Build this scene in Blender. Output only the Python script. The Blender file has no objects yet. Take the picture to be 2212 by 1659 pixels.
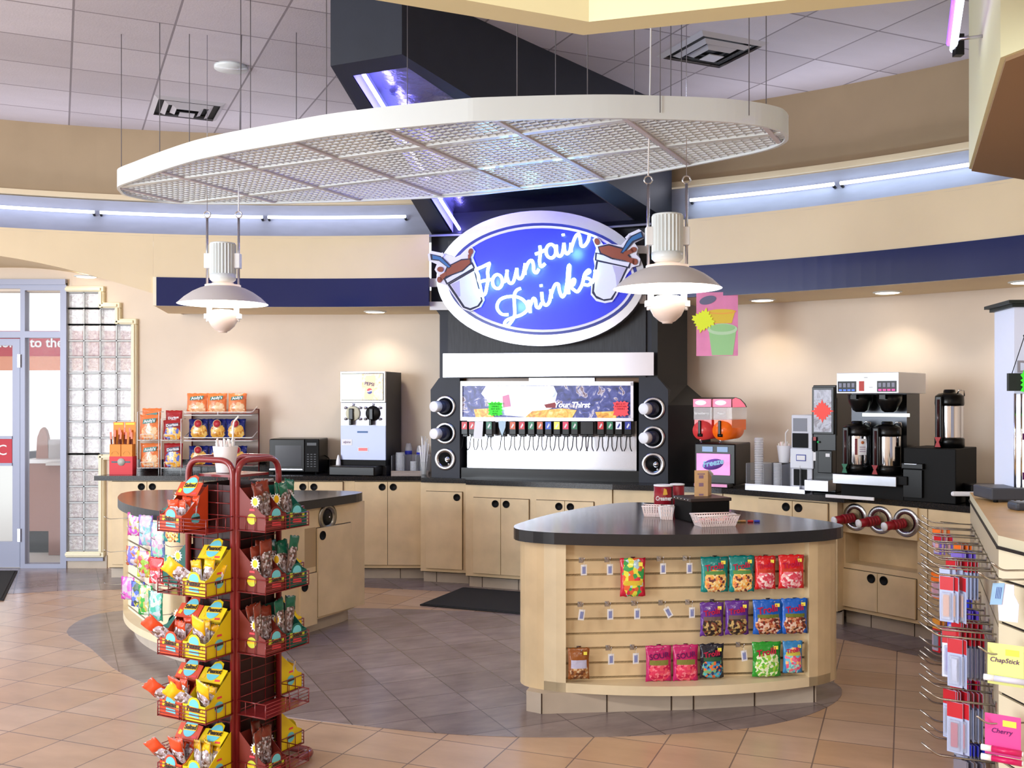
import bpy, bmesh, math, random
from mathutils import Matrix, Vector
random.seed(7)
C = bpy.context.scene.collection
SC = bpy.context.scene
PI = math.pi
R = math.radians
# ---------------------------------------------------------------- camera, world, exposure
F, HOR, EYE, CX = 2150.0, 862.0, 1.60, 1106.0      # focal length (px), horizon row, eye height, centre column
cam_d = bpy.data.cameras.new('camera'); cam = bpy.data.objects.new('camera', cam_d); C.objects.link(cam)
cam.location = (0, 0, EYE); cam.rotation_euler = (PI/2, 0, 0)
cam_d.sensor_width = 36.0; cam_d.lens = 36.0*F/2212.0
cam_d.shift_y = (HOR-829.5)/2212.0
cam_d.clip_start = 0.05; cam_d.clip_end = 200
SC.camera = cam
SC.view_settings.view_transform = 'Standard'; SC.view_settings.look = 'None'
SC.view_settings.gamma = 1.0; SC.view_settings.use_curve_mapping = False
SC.view_settings.exposure = 0.38
w = bpy.data.worlds.new('daylight'); SC.world = w; w.use_nodes = True
bg = w.node_tree.nodes['Background']; bg.inputs[0].default_value = (0.93, 0.96, 1.0, 1); bg.inputs[1].default_value = 1.15

def area(name, loc, target, size, sizey, power, col=(1, 1, 1)):
    l = bpy.data.lights.new(name, 'AREA'); l.shape = 'RECTANGLE'; l.size = size; l.size_y = sizey
    l.energy = power; l.color = col
    o = bpy.data.objects.new(name, l); C.objects.link(o); o.location = loc
    o.rotation_euler = (Vector(target)-Vector(loc)).to_track_quat('-Z', 'Y').to_euler()
    return o
# daylight through the shop windows behind and to the left of the viewpoint, and an added left fill
area('shopfront_daylight', (-8.0, -1.4, 2.0), (0.0, 6.5, 1.2), 3.6, 2.6, 520, (0.86, 0.93, 1.0))
area('left_fill_light', (-5.9, 4.2, 1.9), (0.5, 6.6, 1.2), 3.2, 2.2, 62, (0.84, 0.91, 1.0))  # added fill brightening the left; no side window is built
# unseen overhead fill lights, added behind the viewpoint
for ax, ay in ((-1.5, 1.0), (2.2, 0.6), (0.3, -2.2)):
    area('overhead_fill_light', (ax, ay, 3.95), (ax, ay+0.5, 0), 1.2, 0.6, 48, (1.0, 0.95, 0.86))

# ---------------------------------------------------------------- pixel helpers (measurements taken from the photograph)
def Xof(u, Y): return (u-CX)/F*Y
def Zof(v, Y): return EYE+(HOR-v)*Y/F
def atz(u, v, Z):
    Y = F*(Z-EYE)/(HOR-v); return ((u-CX)/F*Y, Y)

# ---------------------------------------------------------------- materials
def lin(c):
    return tuple(((x/255)/12.92 if x/255 <= 0.04045 else ((x/255+0.055)/1.055)**2.4) for x in c[:3])
MATS = {}
def mat(name, rgb, rough=0.5, metal=0.0, emit=0, ecol=None, noise=0, nscale=20, spec=0.5, trans=0, bump=0, alpha=1, coat=0, ior=1.45, stretch=None):
    if name in MATS: return MATS[name]
    m = bpy.data.materials.new(name); m.use_nodes = True; MATS[name] = m
    nt = m.node_tree; b = nt.nodes['Principled BSDF']
    c = lin(rgb); b.inputs['Base Color'].default_value = (*c, 1)
    b.inputs['Roughness'].default_value = rough; b.inputs['Metallic'].default_value = metal
    b.inputs['Specular IOR Level'].default_value = spec
    b.inputs['IOR'].default_value = ior
    if trans: b.inputs['Transmission Weight'].default_value = trans
    if coat: b.inputs['Coat Weight'].default_value = coat
    if alpha < 1: b.inputs['Alpha'].default_value = alpha
    if emit:
        b.inputs['Emission Color'].default_value = (*lin(ecol or rgb), 1); b.inputs['Emission Strength'].default_value = emit
    if noise or bump:
        tc = nt.nodes.new('ShaderNodeTexCoord'); mp = nt.nodes.new('ShaderNodeMapping')
        nt.links.new(tc.outputs['Object'], mp.inputs[0])
        if stretch: mp.inputs['Scale'].default_value = stretch
        n = nt.nodes.new('ShaderNodeTexNoise'); n.inputs['Scale'].default_value = nscale; n.inputs['Detail'].default_value = 5
        nt.links.new(mp.outputs[0], n.inputs['Vector'])
        if noise:
            mx = nt.nodes.new('ShaderNodeMix'); mx.data_type = 'RGBA'
            mx.inputs[6].default_value = (*[x*(1-noise) for x in c], 1)
            mx.inputs[7].default_value = (*[min(1, x*(1+noise)) for x in c], 1)
            rp = nt.nodes.new('ShaderNodeMapRange'); rp.inputs[1].default_value = 0.3; rp.inputs[2].default_value = 0.7
            nt.links.new(n.outputs['Fac'], rp.inputs[0]); nt.links.new(rp.outputs[0], mx.inputs[0])
            nt.links.new(mx.outputs[2], b.inputs['Base Color'])
        if bump:
            bp = nt.nodes.new('ShaderNodeBump'); bp.inputs['Strength'].default_value = bump; bp.inputs['Distance'].default_value = 0.01
            nt.links.new(n.outputs['Fac'], bp.inputs['Height']); nt.links.new(bp.outputs[0], b.inputs['Normal'])
    return m

def grid_mat(name, tile, ang, off, w_line, col, line, rough, var=0.1, second=None, bumpy=0.0, speck=0.0, tiley=None, nscale=2.2):
    """square tiles laid at an angle in world space, with joints"""
    m = bpy.data.materials.new(name); m.use_nodes = True; MATS[name] = m
    nt = m.node_tree; L = nt.links; N = nt.nodes; b = N['Principled BSDF']
    g = N.new('ShaderNodeNewGeometry'); mp = N.new('ShaderNodeMapping'); mp.vector_type = 'POINT'
    mp.inputs['Rotation'].default_value = (0, 0, ang)
    mp.inputs['Location'].default_value = (off[0], off[1], 0)
    L.new(g.outputs['Position'], mp.inputs[0])
    br = N.new('ShaderNodeTexBrick'); br.offset = 0.0; br.squash = 1.0
    br.inputs['Scale'].default_value = 1.0; br.inputs['Brick Width'].default_value = tile; br.inputs['Row Height'].default_value = tiley or tile
    br.inputs['Mortar Size'].default_value = w_line; br.inputs['Mortar Smooth'].default_value = 0.2; br.inputs['Bias'].default_value = 0.0
    c = lin(col); c2 = lin(second) if second else tuple(x*(1-var) for x in c)
    br.inputs['Color1'].default_value = (*c, 1); br.inputs['Color2'].default_value = (*c2, 1)
    br.inputs['Mortar'].default_value = (*lin(line), 1)
    L.new(mp.outputs[0], br.inputs['Vector'])
    n = N.new('ShaderNodeTexNoise'); n.inputs['Scale'].default_value = nscale; n.inputs['Detail'].default_value = 8; n.inputs['Roughness'].default_value = 0.6
    ms = N.new('ShaderNodeMapping'); ms.inputs['Scale'].default_value = (1, 2.4, 1); L.new(mp.outputs[0], ms.inputs[0]); L.new(ms.outputs[0], n.inputs['Vector'])
    hs = N.new('ShaderNodeMapRange'); hs.inputs[1].default_value = 0.3; hs.inputs[2].default_value = 0.7; hs.inputs[3].default_value = 1-var*1.6; hs.inputs[4].default_value = 1+var*1.6
    L.new(n.outputs['Fac'], hs.inputs[0])
    mu = N.new('ShaderNodeMix'); mu.data_type = 'RGBA'; mu.blend_type = 'MULTIPLY'; mu.inputs[0].default_value = 1
    L.new(br.outputs['Color'], mu.inputs[6]); L.new(hs.outputs[0], mu.inputs[7])
    L.new(mu.outputs[2], b.inputs['Base Color'])
    b.inputs['Roughness'].default_value = rough
    if bumpy:
        bp = N.new('ShaderNodeBump'); bp.inputs['Strength'].default_value = bumpy; bp.inputs['Distance'].default_value = 0.01
        n2 = N.new('ShaderNodeTexNoise'); n2.inputs['Scale'].default_value = 90 if speck else 14; L.new(g.outputs['Position'], n2.inputs['Vector'])
        L.new(n2.outputs['Fac'], bp.inputs['Height']); L.new(bp.outputs[0], b.inputs['Normal'])
    return m

M_wall = mat('wall_paint', (230, 216, 200), 0.75, noise=0.03, nscale=3, bump=0.15)
M_upper = mat('upper_wall_dimmed_tan', (172, 150, 120), 0.8, noise=0.04, nscale=3)  # darker than the bulkhead tan; partly stands for weaker light up there
M_tan = mat('bulkhead_paint', (232, 212, 176), 0.7, noise=0.03, nscale=2)
M_cove = mat('cove_paint', (168, 172, 190), 0.6, noise=0.06, nscale=5, stretch=(1, 1, 4))
M_cream = mat('cream_paint', (236, 232, 190), 0.7, noise=0.02, nscale=2)
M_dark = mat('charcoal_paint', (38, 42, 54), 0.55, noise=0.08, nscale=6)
M_darkside = mat('charcoal_shaded_side', (28, 29, 32), 0.6, noise=0.05, nscale=6)  # darker copy of the charcoal; shade on the tower's side put in
M_blue = mat('blue_gloss_band', (24, 34, 88), 0.12, spec=0.5)
M_wood = mat('maple_laminate', (220, 196, 156), 0.42, noise=0.10, nscale=5)
M_woodlt = mat('maple_laminate_curved', (226, 208, 174), 0.42, noise=0.10, nscale=4)
M_woodtop = mat('maple_counter_top', (214, 172, 112), 0.4, noise=0.08, nscale=6)
M_groove = mat('slatwall_groove', (30, 24, 22), 0.6)
M_gap = mat('shadow_gap', (58, 42, 30), 0.7)
M_black = mat('black_granite_laminate', (28, 28, 31), 0.16, noise=0.5, nscale=180, spec=0.5)
M_isl = mat('charcoal_laminate_top', (66, 58, 60), 0.17, noise=0.12, nscale=60, spec=0.6)
M_edge = mat('counter_edge', (38, 38, 42), 0.3)
M_toe = mat('tile_toe_kick', (192, 178, 162), 0.4, noise=0.06, nscale=8)
M_blk = mat('black_plastic', (9, 9, 10), 0.3, spec=0.35)
M_blkm = mat('black_matte', (6, 6, 7), 0.6, spec=0.25)
M_steel = mat('brushed_steel', (190, 191, 198), 0.24, metal=1.0, noise=0.05, nscale=40, stretch=(1, 1, 30))
M_steel2 = mat('satin_aluminium', (200, 200, 210), 0.24, metal=1.0)
M_chrome = mat('chrome', (225, 225, 228), 0.1, metal=1.0)
M_foil = mat('crumpled_metal', (150, 150, 165), 0.22, metal=1.0, bump=1.0, nscale=7)
M_white = mat('white_plastic', (238, 238, 238), 0.45)
M_whitegl = mat('white_enamel', (226, 232, 232), 0.35, coat=0.2)
M_alum = mat('window_aluminium', (150, 154, 174), 0.45, metal=0.2)
M_casing = mat('window_casing_paint', (244, 236, 208), 0.5)
M_rack = mat('maroon_powder_coat', (128, 34, 38), 0.28, coat=0.4)
M_red = mat('red_panel', (196, 30, 52), 0.5)
M_mat = mat('black_rubber_carpet', (34, 34, 36), 0.95, noise=0.3, nscale=300)
M_paper = mat('white_paper', (240, 240, 244), 0.6)
M_card = mat('brown_cardboard', (206, 166, 122), 0.75, noise=0.05)
M_tube = mat('fluorescent_tube', (235, 240, 255), 0.4, emit=2.3, ecol=(222, 232, 255))
M_tubeb = mat('blue_fluorescent_tube', (150, 160, 255), 0.4, emit=22, ecol=(140, 132, 255))
M_neon = mat('neon_glass', (200, 250, 255), 0.3, emit=5, ecol=(210, 250, 255))
M_lamp = mat('lit_shade', (255, 252, 250), 0.4, emit=1.8, ecol=(255, 250, 244))
M_spotl = mat('lit_downlight', (255, 244, 230), 0.4, emit=6, ecol=(255, 236, 214))
M_glass = mat('clear_plastic', (235, 240, 242), 0.08, alpha=0.22, spec=0.6)
M_floor = grid_mat('terracotta_tile', 0.330, R(21.6), (0.053, 0.0685), 0.0036, (194, 164, 140), (118, 98, 90), 0.26, 0.07, second=(186, 150, 118), bumpy=0.04)
M_slate = grid_mat('slate_tile', 0.330, R(-24.5), (0.0065, 0.223), 0.0036, (140, 126, 126), (88, 78, 80), 0.24, 0.15, second=(122, 108, 108), bumpy=0.06, nscale=3.5)
M_ceil = grid_mat('ceiling_tile', 0.61, R(-24.5), (0.524, 0.472), 0.008, (204, 197, 202), (138, 130, 134), 0.85, 0.02, second=(184, 176, 180), bumpy=0.15, speck=1)

# ---------------------------------------------------------------- mesh builder
I4 = Matrix.Identity(4)
def RZ(a): return Matrix.Rotation(a, 4, 'Z')
def RX(a): return Matrix.Rotation(a, 4, 'X')
def RY(a): return Matrix.Rotation(a, 4, 'Y')
def TR(x, y, z): return Matrix.Translation((x, y, z))
def clip_poly(P, p0, n):
    """part of polygon P where (p-p0).n <= 0"""
    out = []; f = lambda q: (q[0]-p0[0])*n[0]+(q[1]-p0[1])*n[1]
    for i in range(len(P)):
        a, b = P[i-1], P[i]; fa, fb = f(a), f(b)
        if (fa <= 0) != (fb <= 0):
            t = fa/(fa-fb); out.append((a[0]+(b[0]-a[0])*t, a[1]+(b[1]-a[1])*t))
        if fb <= 0: out.append(tuple(b))
    return out
class MB:
    def __init__(s): s.v = []; s.f = []; s.mi = []; s.mats = []; s.T = I4; s.sm = []
    def m_(s, m):
        if m not in s.mats: s.mats.append(m)
        return s.mats.index(m)
    def add(s, vs, fs, m, T=None, smooth=False):
        k = len(s.v); A = s.T @ (T or I4)
        s.v += [A @ Vector(p) for p in vs]
        i = s.m_(m)
        for f in fs: s.f.append([k+q for q in f]); s.mi.append(i); s.sm.append(smooth)
        return s
    def box(s, x0, x1, y0, y1, z0, z1, m, T=None):
        v = [(x0, y0, z0), (x1, y0, z0), (x1, y1, z0), (x0, y1, z0), (x0, y0, z1), (x1, y0, z1), (x1, y1, z1), (x0, y1, z1)]
        return s.add(v, [(0, 3, 2, 1), (4, 5, 6, 7), (0, 1, 5, 4), (1, 2, 6, 5), (2, 3, 7, 6), (3, 0, 4, 7)], m, T)
    def cbox(s, x0, x1, y0, y1, z0, z1, c, m, T=None):
        """box with chamfered vertical and horizontal edges"""
        vs = []
        xs = (x0, x1); ys = (y0, y1); zs = (z0, z1)
        bm = bmesh.new(); bmesh.ops.create_cube(bm, size=1)
        for q in bm.verts:
            q.co = Vector((x0 if q.co.x < 0 else x1, y0 if q.co.y < 0 else y1, z0 if q.co.z < 0 else z1))
        bmesh.ops.bevel(bm, geom=list(bm.edges), offset=c, segments=2, affect='EDGES', profile=0.5)
        bm.verts.index_update()
        s.add([tuple(q.co) for q in bm.verts], [[q.index for q in f.verts] for f in bm.faces], m, T, False); bm.free()
        return s
    def prism(s, poly, z0, z1, m, T=None, mtop=None):
        a = sum(poly[i][0]*poly[(i+1) % len(poly)][1]-poly[(i+1) % len(poly)][0]*poly[i][1] for i in range(len(poly)))
        if a < 0: poly = poly[::-1]
        n = len(poly); f0 = (lambda p: z0(p)) if callable(z0) else (lambda p: z0)
        v = [(p[0], p[1], f0(p)) for p in poly]+[(p[0], p[1], z1) for p in poly]
        s.add(v, [tuple(range(n-1, -1, -1))]+[(i, (i+1) % n, n+(i+1) % n, n+i) for i in range(n)], m, T)
        s.add(v[n:], [tuple(range(n))], mtop or m, T)
        return s
    def plate(s, poly, y0, y1, m, T=None):
        """polygon in the xz plane given depth along y"""
        return s.prism(poly, -y1, -y0, m, (T or I4) @ RX(PI/2))
    def lathe(s, prof, n, m, T=None, smooth=True, a0=0, a1=2*PI):
        full = abs(a1-a0-2*PI) < 1e-6; k = n if full else n+1; v = []
        for (r, z) in prof:
            for i in range(k):
                a = a0+(a1-a0)*i/n; v.append((r*math.cos(a), r*math.sin(a), z))
        f = []
        for j in range(len(prof)-1):
            for i in range(n):
                i2 = (i+1) % k; f.append((j*k+i, j*k+i2, (j+1)*k+i2, (j+1)*k+i))
        if full:
            if prof[0][0] > 1e-6: f.append(tuple(range(k-1, -1, -1)))
            if prof[-1][0] > 1e-6: f.append(tuple((len(prof)-1)*k+i for i in range(k)))
        return s.add(v, f, m, T, smooth)
    def cyl(s, r, z0, z1, m, T=None, n=20, r2=None): return s.lathe([(r, z0), (r if r2 is None else r2, z1)], n, m, T)
    def shell(s, prof, n, m, T=None):   # open profile, no caps
        v = []; f = []
        for (r, z) in prof:
            for i in range(n):
                a = 2*PI*i/n; v.append((r*math.cos(a), r*math.sin(a), z))
        for j in range(len(prof)-1):
            for i in range(n): f.append((j*n+i, j*n+(i+1) % n, (j+1)*n+(i+1) % n, (j+1)*n+i))
        return s.add(v, f, m, T, True)
    def tube(s, pts, r, m, T=None, n=8, closed=False):
        pts = [Vector(p) for p in pts]; N = len(pts); v = []; f = []; ref = None
        for i, p in enumerate(pts):
            if closed: d = pts[(i+1) % N]-pts[i-1]
            else: d = pts[min(i+1, N-1)]-pts[max(i-1, 0)]
            d.normalize()
            if ref is None:
                ref = d.cross(Vector((0, 0, 1)));
                if ref.length < 1e-3: ref = d.cross(Vector((0, 1, 0)))
            ref = (ref-d*ref.dot(d)).normalized(); b = d.cross(ref)
            for k in range(n):
                a = 2*PI*k/n; v.append(tuple(p+ref*r*math.cos(a)+b*r*math.sin(a)))
        for i in range(N if closed else N-1):
            j = (i+1) % N
            for k in range(n): f.append((i*n+k, i*n+(k+1) % n, j*n+(k+1) % n, j*n+k))
        if not closed: f += [tuple(range(n-1, -1, -1)), tuple((N-1)*n+k for k in range(n))]
        return s.add(v, f, m, T, True)
    def nx(s):
        s.cuts = getattr(s, 'cuts', [0])+[len(s.f)]; return s
    def each(s, name, parent):
        cs = sorted(set(getattr(s, 'cuts', [0])+[len(s.f)])); out = []
        for a, c in zip(cs[:-1], cs[1:]):
            q = MB(); q.mats = s.mats; used = sorted({i for f in s.f[a:c] for i in f}); mp = {i: k for k, i in enumerate(used)}
            q.v = [s.v[i] for i in used]; q.f = [[mp[i] for i in f] for f in s.f[a:c]]; q.mi = s.mi[a:c]; q.sm = s.sm[a:c]; out.append(q.build(name, parent))
        return out
    def build(s, name, parent=None):
        me = bpy.data.meshes.new(name); me.from_pydata([tuple(p) for p in s.v], [], s.f)
        for m in s.mats: me.materials.append(m)
        for p, i, q in zip(me.polygons, s.mi, s.sm): p.material_index = i; p.use_smooth = q
        bm = bmesh.new(); bm.from_mesh(me); bmesh.ops.recalc_face_normals(bm, faces=bm.faces); bm.to_mesh(me); bm.free()
        o = bpy.data.objects.new(name, me); C.objects.link(o)
        if parent: o.parent = parent
        return o
def roundpts(pts, r, seg=5):
    """round the corners of a polyline (open)"""
    out = [Vector(pts[0])]
    for i in range(1, len(pts)-1):
        p = Vector(pts[i]); a = (Vector(pts[i-1])-p); b = (Vector(pts[i+1])-p)
        rr = min(r, a.length*0.49, b.length*0.49); a.normalize(); b.normalize()
        s0 = p+a*rr; s1 = p+b*rr
        for k in range(seg+1):
            t = k/seg; out.append((1-t)**2*s0+2*t*(1-t)*p+t*t*s1)
    out.append(Vector(pts[-1])); return out
def catmull(P, n=8, closed=True):
    out = []; N = len(P)
    rng = range(N) if closed else range(N-1)
    for i in rng:
        g = (lambda k: P[k % N]) if closed else (lambda k: P[max(0, min(N-1, k))])
        p0, p1, p2, p3 = [Vector(g(i+k)) for k in (-1, 0, 1, 2)]
        for k in range(n):
            t = k/n
            out.append(0.5*((2*p1)+(-p0+p2)*t+(2*p0-5*p1+4*p2-p3)*t*t+(-p0+3*p1-3*p2+p3)*t**3))
    if not closed: out.append(Vector(P[-1]))
    return [tuple(q) for q in out]
def thing(name, label, cat, loc=(0, 0, 0), rz=0, group=None, rot=None):
    o = bpy.data.objects.new(name, None); C.objects.link(o); o.empty_display_size = 0.05
    o.location = loc; o.rotation_euler = rot or (0, 0, rz); o['label'] = label; o['category'] = cat
    if group: o['group'] = group
    return o
def tag(o, label, cat, group=None, kind=None):
    o['label'] = label; o['category'] = cat
    if group: o['group'] = group
    if kind: o['kind'] = kind
    return o
def struct(o, label=None):
    o['kind'] = 'structure'
    if label: o['label'] = label
    return o
def dup(root, loc=None, rz=None, label=None, group=None, rot=None):
    r = root.copy(); C.objects.link(r)
    if loc is not None: r.location = loc
    if rz is not None: r.rotation_euler = (0, 0, rz)
    if rot is not None: r.rotation_euler = rot
    if label: r['label'] = label
    if group: r['group'] = group
    for ch in list(root.children):
        c = ch.copy(); C.objects.link(c); c.parent = r
        for g in ch.children:
            d = g.copy(); C.objects.link(d); d.parent = c
    return r
TXT = {}
def text(s, size, m, parent, name='lettering', T=I4, shear=0, bold=0, depth=0.0008, align='CENTER', sx=1):
    """lettering standing in the local xz plane, facing -y"""
    key = (s, shear, bold, align)
    if key not in TXT:
        cu = bpy.data.curves.new('t', 'FONT'); cu.body = s; cu.size = 1; cu.shear = shear; cu.align_x = align; cu.align_y = 'CENTER'
        cu.offset = bold; cu.extrude = 0.01; cu.resolution_u = 3
        ob = bpy.data.objects.new('t', cu); C.objects.link(ob)
        bpy.context.view_layer.update()
        me = bpy.data.meshes.new_from_object(ob.evaluated_get(bpy.context.evaluated_depsgraph_get()))
        TXT[key] = ([tuple(q.co) for q in me.vertices], [tuple(p.vertices) for p in me.polygons])
        bpy.data.objects.remove(ob)
    vs, fs = TXT[key]
    b = MB(); b.add([(x*size*sx, y*size, z/0.01*depth) for x, y, z in vs], fs, m, T @ RX(PI/2))
    return b.build(name, parent)
# ================================================================ ROOM
CC = (-1.8, 1.93); RW, RU, RS = 7.5, 7.3, 6.68          # centre of the curved wall; lower wall, upper wall, bulkhead radii
ZC, ZS, ZT, ZL = 4.05, 2.40, 3.01, 3.41                 # ceiling, soffit, bulkhead top, cove lip
def arc(r, a0, a1, n):                                   # angles measured clockwise from +y
    return [(CC[0]+r*math.sin(a0+(a1-a0)*i/n), CC[1]+r*math.cos(a0+(a1-a0)*i/n)) for i in range(n+1)]
A0, A1 = R(-42), R(82)
b = MB(); b.box(-9, 7, -6, 9.75, -0.1, 0, M_floor); b.box(-2, 7, 9.7, 13, -0.1, 0, M_floor); struct(b.build('floor'))
fl = [(143.8, 1365.1), (195, 1400), (262.8, 1454.5), (420, 1510), (600, 1546), (754.5, 1565), (930, 1583), (1100, 1592), (1300, 1592), (1453, 1586), (1615, 1573), (1730, 1550), (1800, 1520),
      (1819, 1495), (1804, 1476), (1740, 1440), (1600, 1395), (1400, 1350), (1110, 1326.6), (940, 1318), (777, 1314), (600, 1311), (420, 1310), (290, 1317), (195, 1331)]
P = catmull([atz(u, v, 0) for u, v in fl], 4)
b = MB(); b.prism(P, 0.0, 0.002, M_slate); struct(b.build('floor'))
strip_front = [(-5.6, 8.15), (-4.1, 8.17), (-3.75, 8.31), (-2.6, 8.44), (-1.27, 8.46), (-0.52, 8.27), (0.1, 8.0), (0.9, 7.65), (1.55, 7.22), (2.19, 6.63), (2.60, 6.10), (3.1, 5.5)]
b = MB(); b.prism(strip_front+[(4.6, 6.2), (3.6, 8.0), (1.5, 9.2), (-5.6, 9.45)], 0.0, 0.0022, M_slate); struct(b.build('floor'))
b = MB(); b.box(-9, 7, -6, 13, ZC, ZC+0.1, M_ceil); struct(b.build('ceiling'))
# lower back wall: straight on the left, curved on the right
b = MB(); YW = CC[1]+RW
pts = arc(RW, 0, A1, 40); out = [(p[0]+(p[0]-CC[0])*0.03, p[1]+(p[1]-CC[1])*0.03) for p in pts]
b.prism(pts+out[::-1], 0, 2.62, M_wall)
b.box(-3.41, CC[0], YW, YW+0.15, 0, 2.95, M_wall)
XL0 = -9.0; XF = -4.17                                    # x of glazed front edge
_x = lambda k: Xof(145.5+35.2*k, YW); _z = lambda k: Zof(631+35.0*k, YW)
for x0_, x1_, z0_, z1_ in ((_x(0), _x(2), _z(0), 3.05), (_x(2), _x(3), _z(1), 3.05), (_x(3), _x(4), _z(2), 3.05), (_x(4), -3.41, 0, 3.05), (_x(2), _x(4), 0, _z(10)), (_x(0), _x(2), 0, _z(16)), (-4.2, _x(0), 2.62, 3.05)):
    b.box(x0_, x1_, YW+0.001, YW+0.15, z0_, z1_, M_wall)
b.box(XL0, -4.17, YW, YW+0.15, 2.62, 3.05, M_wall)
struct(b.build('wall_back'))
# upper wall (from the cove lip to the ceiling)
b = MB(); pts = arc(RU, A0, A1, 56); out = arc(RU+0.12, A0, A1, 56)
b.prism(pts+out[::-1], ZL+0.03, ZC, M_upper); struct(b.build('wall_upper'))
# cove: sloping back surface and lip
b = MB(); n = 56
prof = [(RS, ZT-0.02), (RS+0.02, ZT), (RU-0.18, ZT), (RU-0.08, ZT+0.05), (RU-0.03, ZT+0.16), (RU-0.01, ZL-0.02)]
def sweep(b, prof, a0, a1, n, m):
    v = []; f = []
    for (r, z) in prof:
        for (x, y) in arc(r, a0, a1, n): v.append((x, y, z))
    k = n+1
    for j in range(len(prof)-1):
        for i in range(n): f.append((j*k+i, j*k+i+1, (j+1)*k+i+1, (j+1)*k+i))
    b.add(v, f, m, None, True)
sweep(b, prof, A0, A1, n, M_cove)
struct(b.build('trim_1'))
b = MB(); b.prism(arc(RU-0.035, A0, A1, n)+arc(RU+0.05, A0, A1, n)[::-1], ZL-0.01, ZL+0.035, M_tan); struct(b.build('trim_2'))
# bulkhead (tan face) ; bottom edge arches up over the entrance on the left
AE = math.atan2(-3.06-CC[0], math.sqrt(RS**2-(3.06+CC[0])**2))
def zb(a):                                               # bottom of the bulkhead as a function of angle
    if a >= AE: return ZS
    x = CC[0]+RS*math.sin(a); t = min(1, max(0, (-3.06-x)/1.55)); return 2.50+0.30*math.sin(t*PI/2)
b = MB(); N = 90; TB0, TB1 = R(9.4), R(27.0)
for k in range(N):
    a = A0+(A1-A0)*k/N; a2 = A0+(A1-A0)*(k+1)/N
    if a < AE < a2:
        segs = [(a, AE-1e-4), (AE, a2)]
    else: segs = [(a, a2)]
    if a < TB0 < a2: segs = [(a, TB0)]
    elif a < TB1 < a2: segs = [(TB1, a2)]
    elif a >= TB0 and a2 <= TB1: continue
    for p, q in segs:
        z0, z1 = zb(p), zb(q)
        if p >= AE: z0 = z1 = ZS+0.235
        P0 = (CC[0]+RS*math.sin(p), CC[1]+RS*math.cos(p)); P1 = (CC[0]+RS*math.sin(q), CC[1]+RS*math.cos(q))
        Q0 = (CC[0]+(RW+0.02)*math.sin(p), CC[1]+(RW+0.02)*math.cos(p)); Q1 = (CC[0]+(RW+0.02)*math.sin(q), CC[1]+(RW+0.02)*math.cos(q))
        if p < AE: Q0 = (P0[0]-0.1, YW); Q1 = (P1[0]-0.1, YW)
        b.add([(*P0, z0), (*P1, z1), (*P1, ZT), (*P0, ZT)], [(0, 1, 2, 3)], M_tan)
        if p >= AE:
            b.add([(*P0, ZS), (*P1, ZS), (*Q1, ZS), (*Q0, ZS)], [(0, 3, 2, 1)], M_tan)
        else:
            e = 0.045
            b.add([(*P0, z0), (*P1, z1), (*Q1, z1+e), (*Q0, z0+e)], [(0, 3, 2, 1)], M_tan)
e0 = (CC[0]+RS*math.sin(AE), CC[1]+RS*math.cos(AE))
b.add([(*e0, ZS), (e0[0]-0.06, YW, ZS), (e0[0]-0.06, YW, 2.62), (*e0, 2.62)], [(0, 1, 2, 3)], M_casing)
struct(b.build('ceiling'))
# blue glossy band
for qa, qb in ((AE+0.004, TB0), (TB1, A1)):
    b = MB(); b.prism(arc(RS-0.012, qa, qb, 60)+arc(RS+0.02, qa, qb, 60)[::-1], ZS-0.004, ZS+0.24, M_blue); struct(b.build('trim_3'))
b = MB(); b.prism(arc(RS-0.014, AE, AE+0.004, 1)+arc(RS+0.02, AE, AE+0.004, 1)[::-1], ZS-0.004, ZS+0.24, M_casing); struct(b.build('trim_4'))

struct(MB().box(-7.2, 6.2, -4.2, -4.0, 0, ZC, M_wall).build('wall_rear')); struct(MB().box(6.0, 6.2, -4, 6.5, 0, ZC, M_wall).build('wall_right'))
# front V-shaped bulkhead overhead and the bulkhead over the checkout
def wall_run(b, p, q, t, z0, z1, m, mb=None):
    d = Vector((q[0]-p[0], q[1]-p[1])).normalized(); nrm = Vector((-d.y, d.x))*t
    b.prism([p, q, (q[0]+nrm.x, q[1]+nrm.y), (p[0]+nrm.x, p[1]+nrm.y)], z0, z1, m)
k0 = (0.265, 3.43); lft = (k0[0]-0.912*4, k0[1]-0.41*4); rgt = (k0[0]+0.959*2.6, k0[1]-0.284*2.6)
b = MB(); th = 0.12
b.prism([lft, k0, rgt, (rgt[0]+0.03, rgt[1]+th), (k0[0]-0.01, k0[1]+th+0.005), (lft[0]-0.05, lft[1]+th)], 2.90, ZC, M_cream); struct(b.build('wall_front'))
c0 = (1.86, 3.79); c1 = (2.58, 5.62); c2 = (c1[0]+0.876*3, c1[1]+0.48*3); c3 = (c0[0]+0.36*1.2, c0[1]-0.93*1.2)
b = MB(); b.prism([c3, c0, c1, c2, (6.0, 3.0), (5, 1.5)], 2.90, ZC, M_whitegl if 0 else M_cream)
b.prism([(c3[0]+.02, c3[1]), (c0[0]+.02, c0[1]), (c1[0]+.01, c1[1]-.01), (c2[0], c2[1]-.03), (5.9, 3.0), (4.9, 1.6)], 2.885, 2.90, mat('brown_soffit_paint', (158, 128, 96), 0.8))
struct(b.build('wall_right'))

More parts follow.
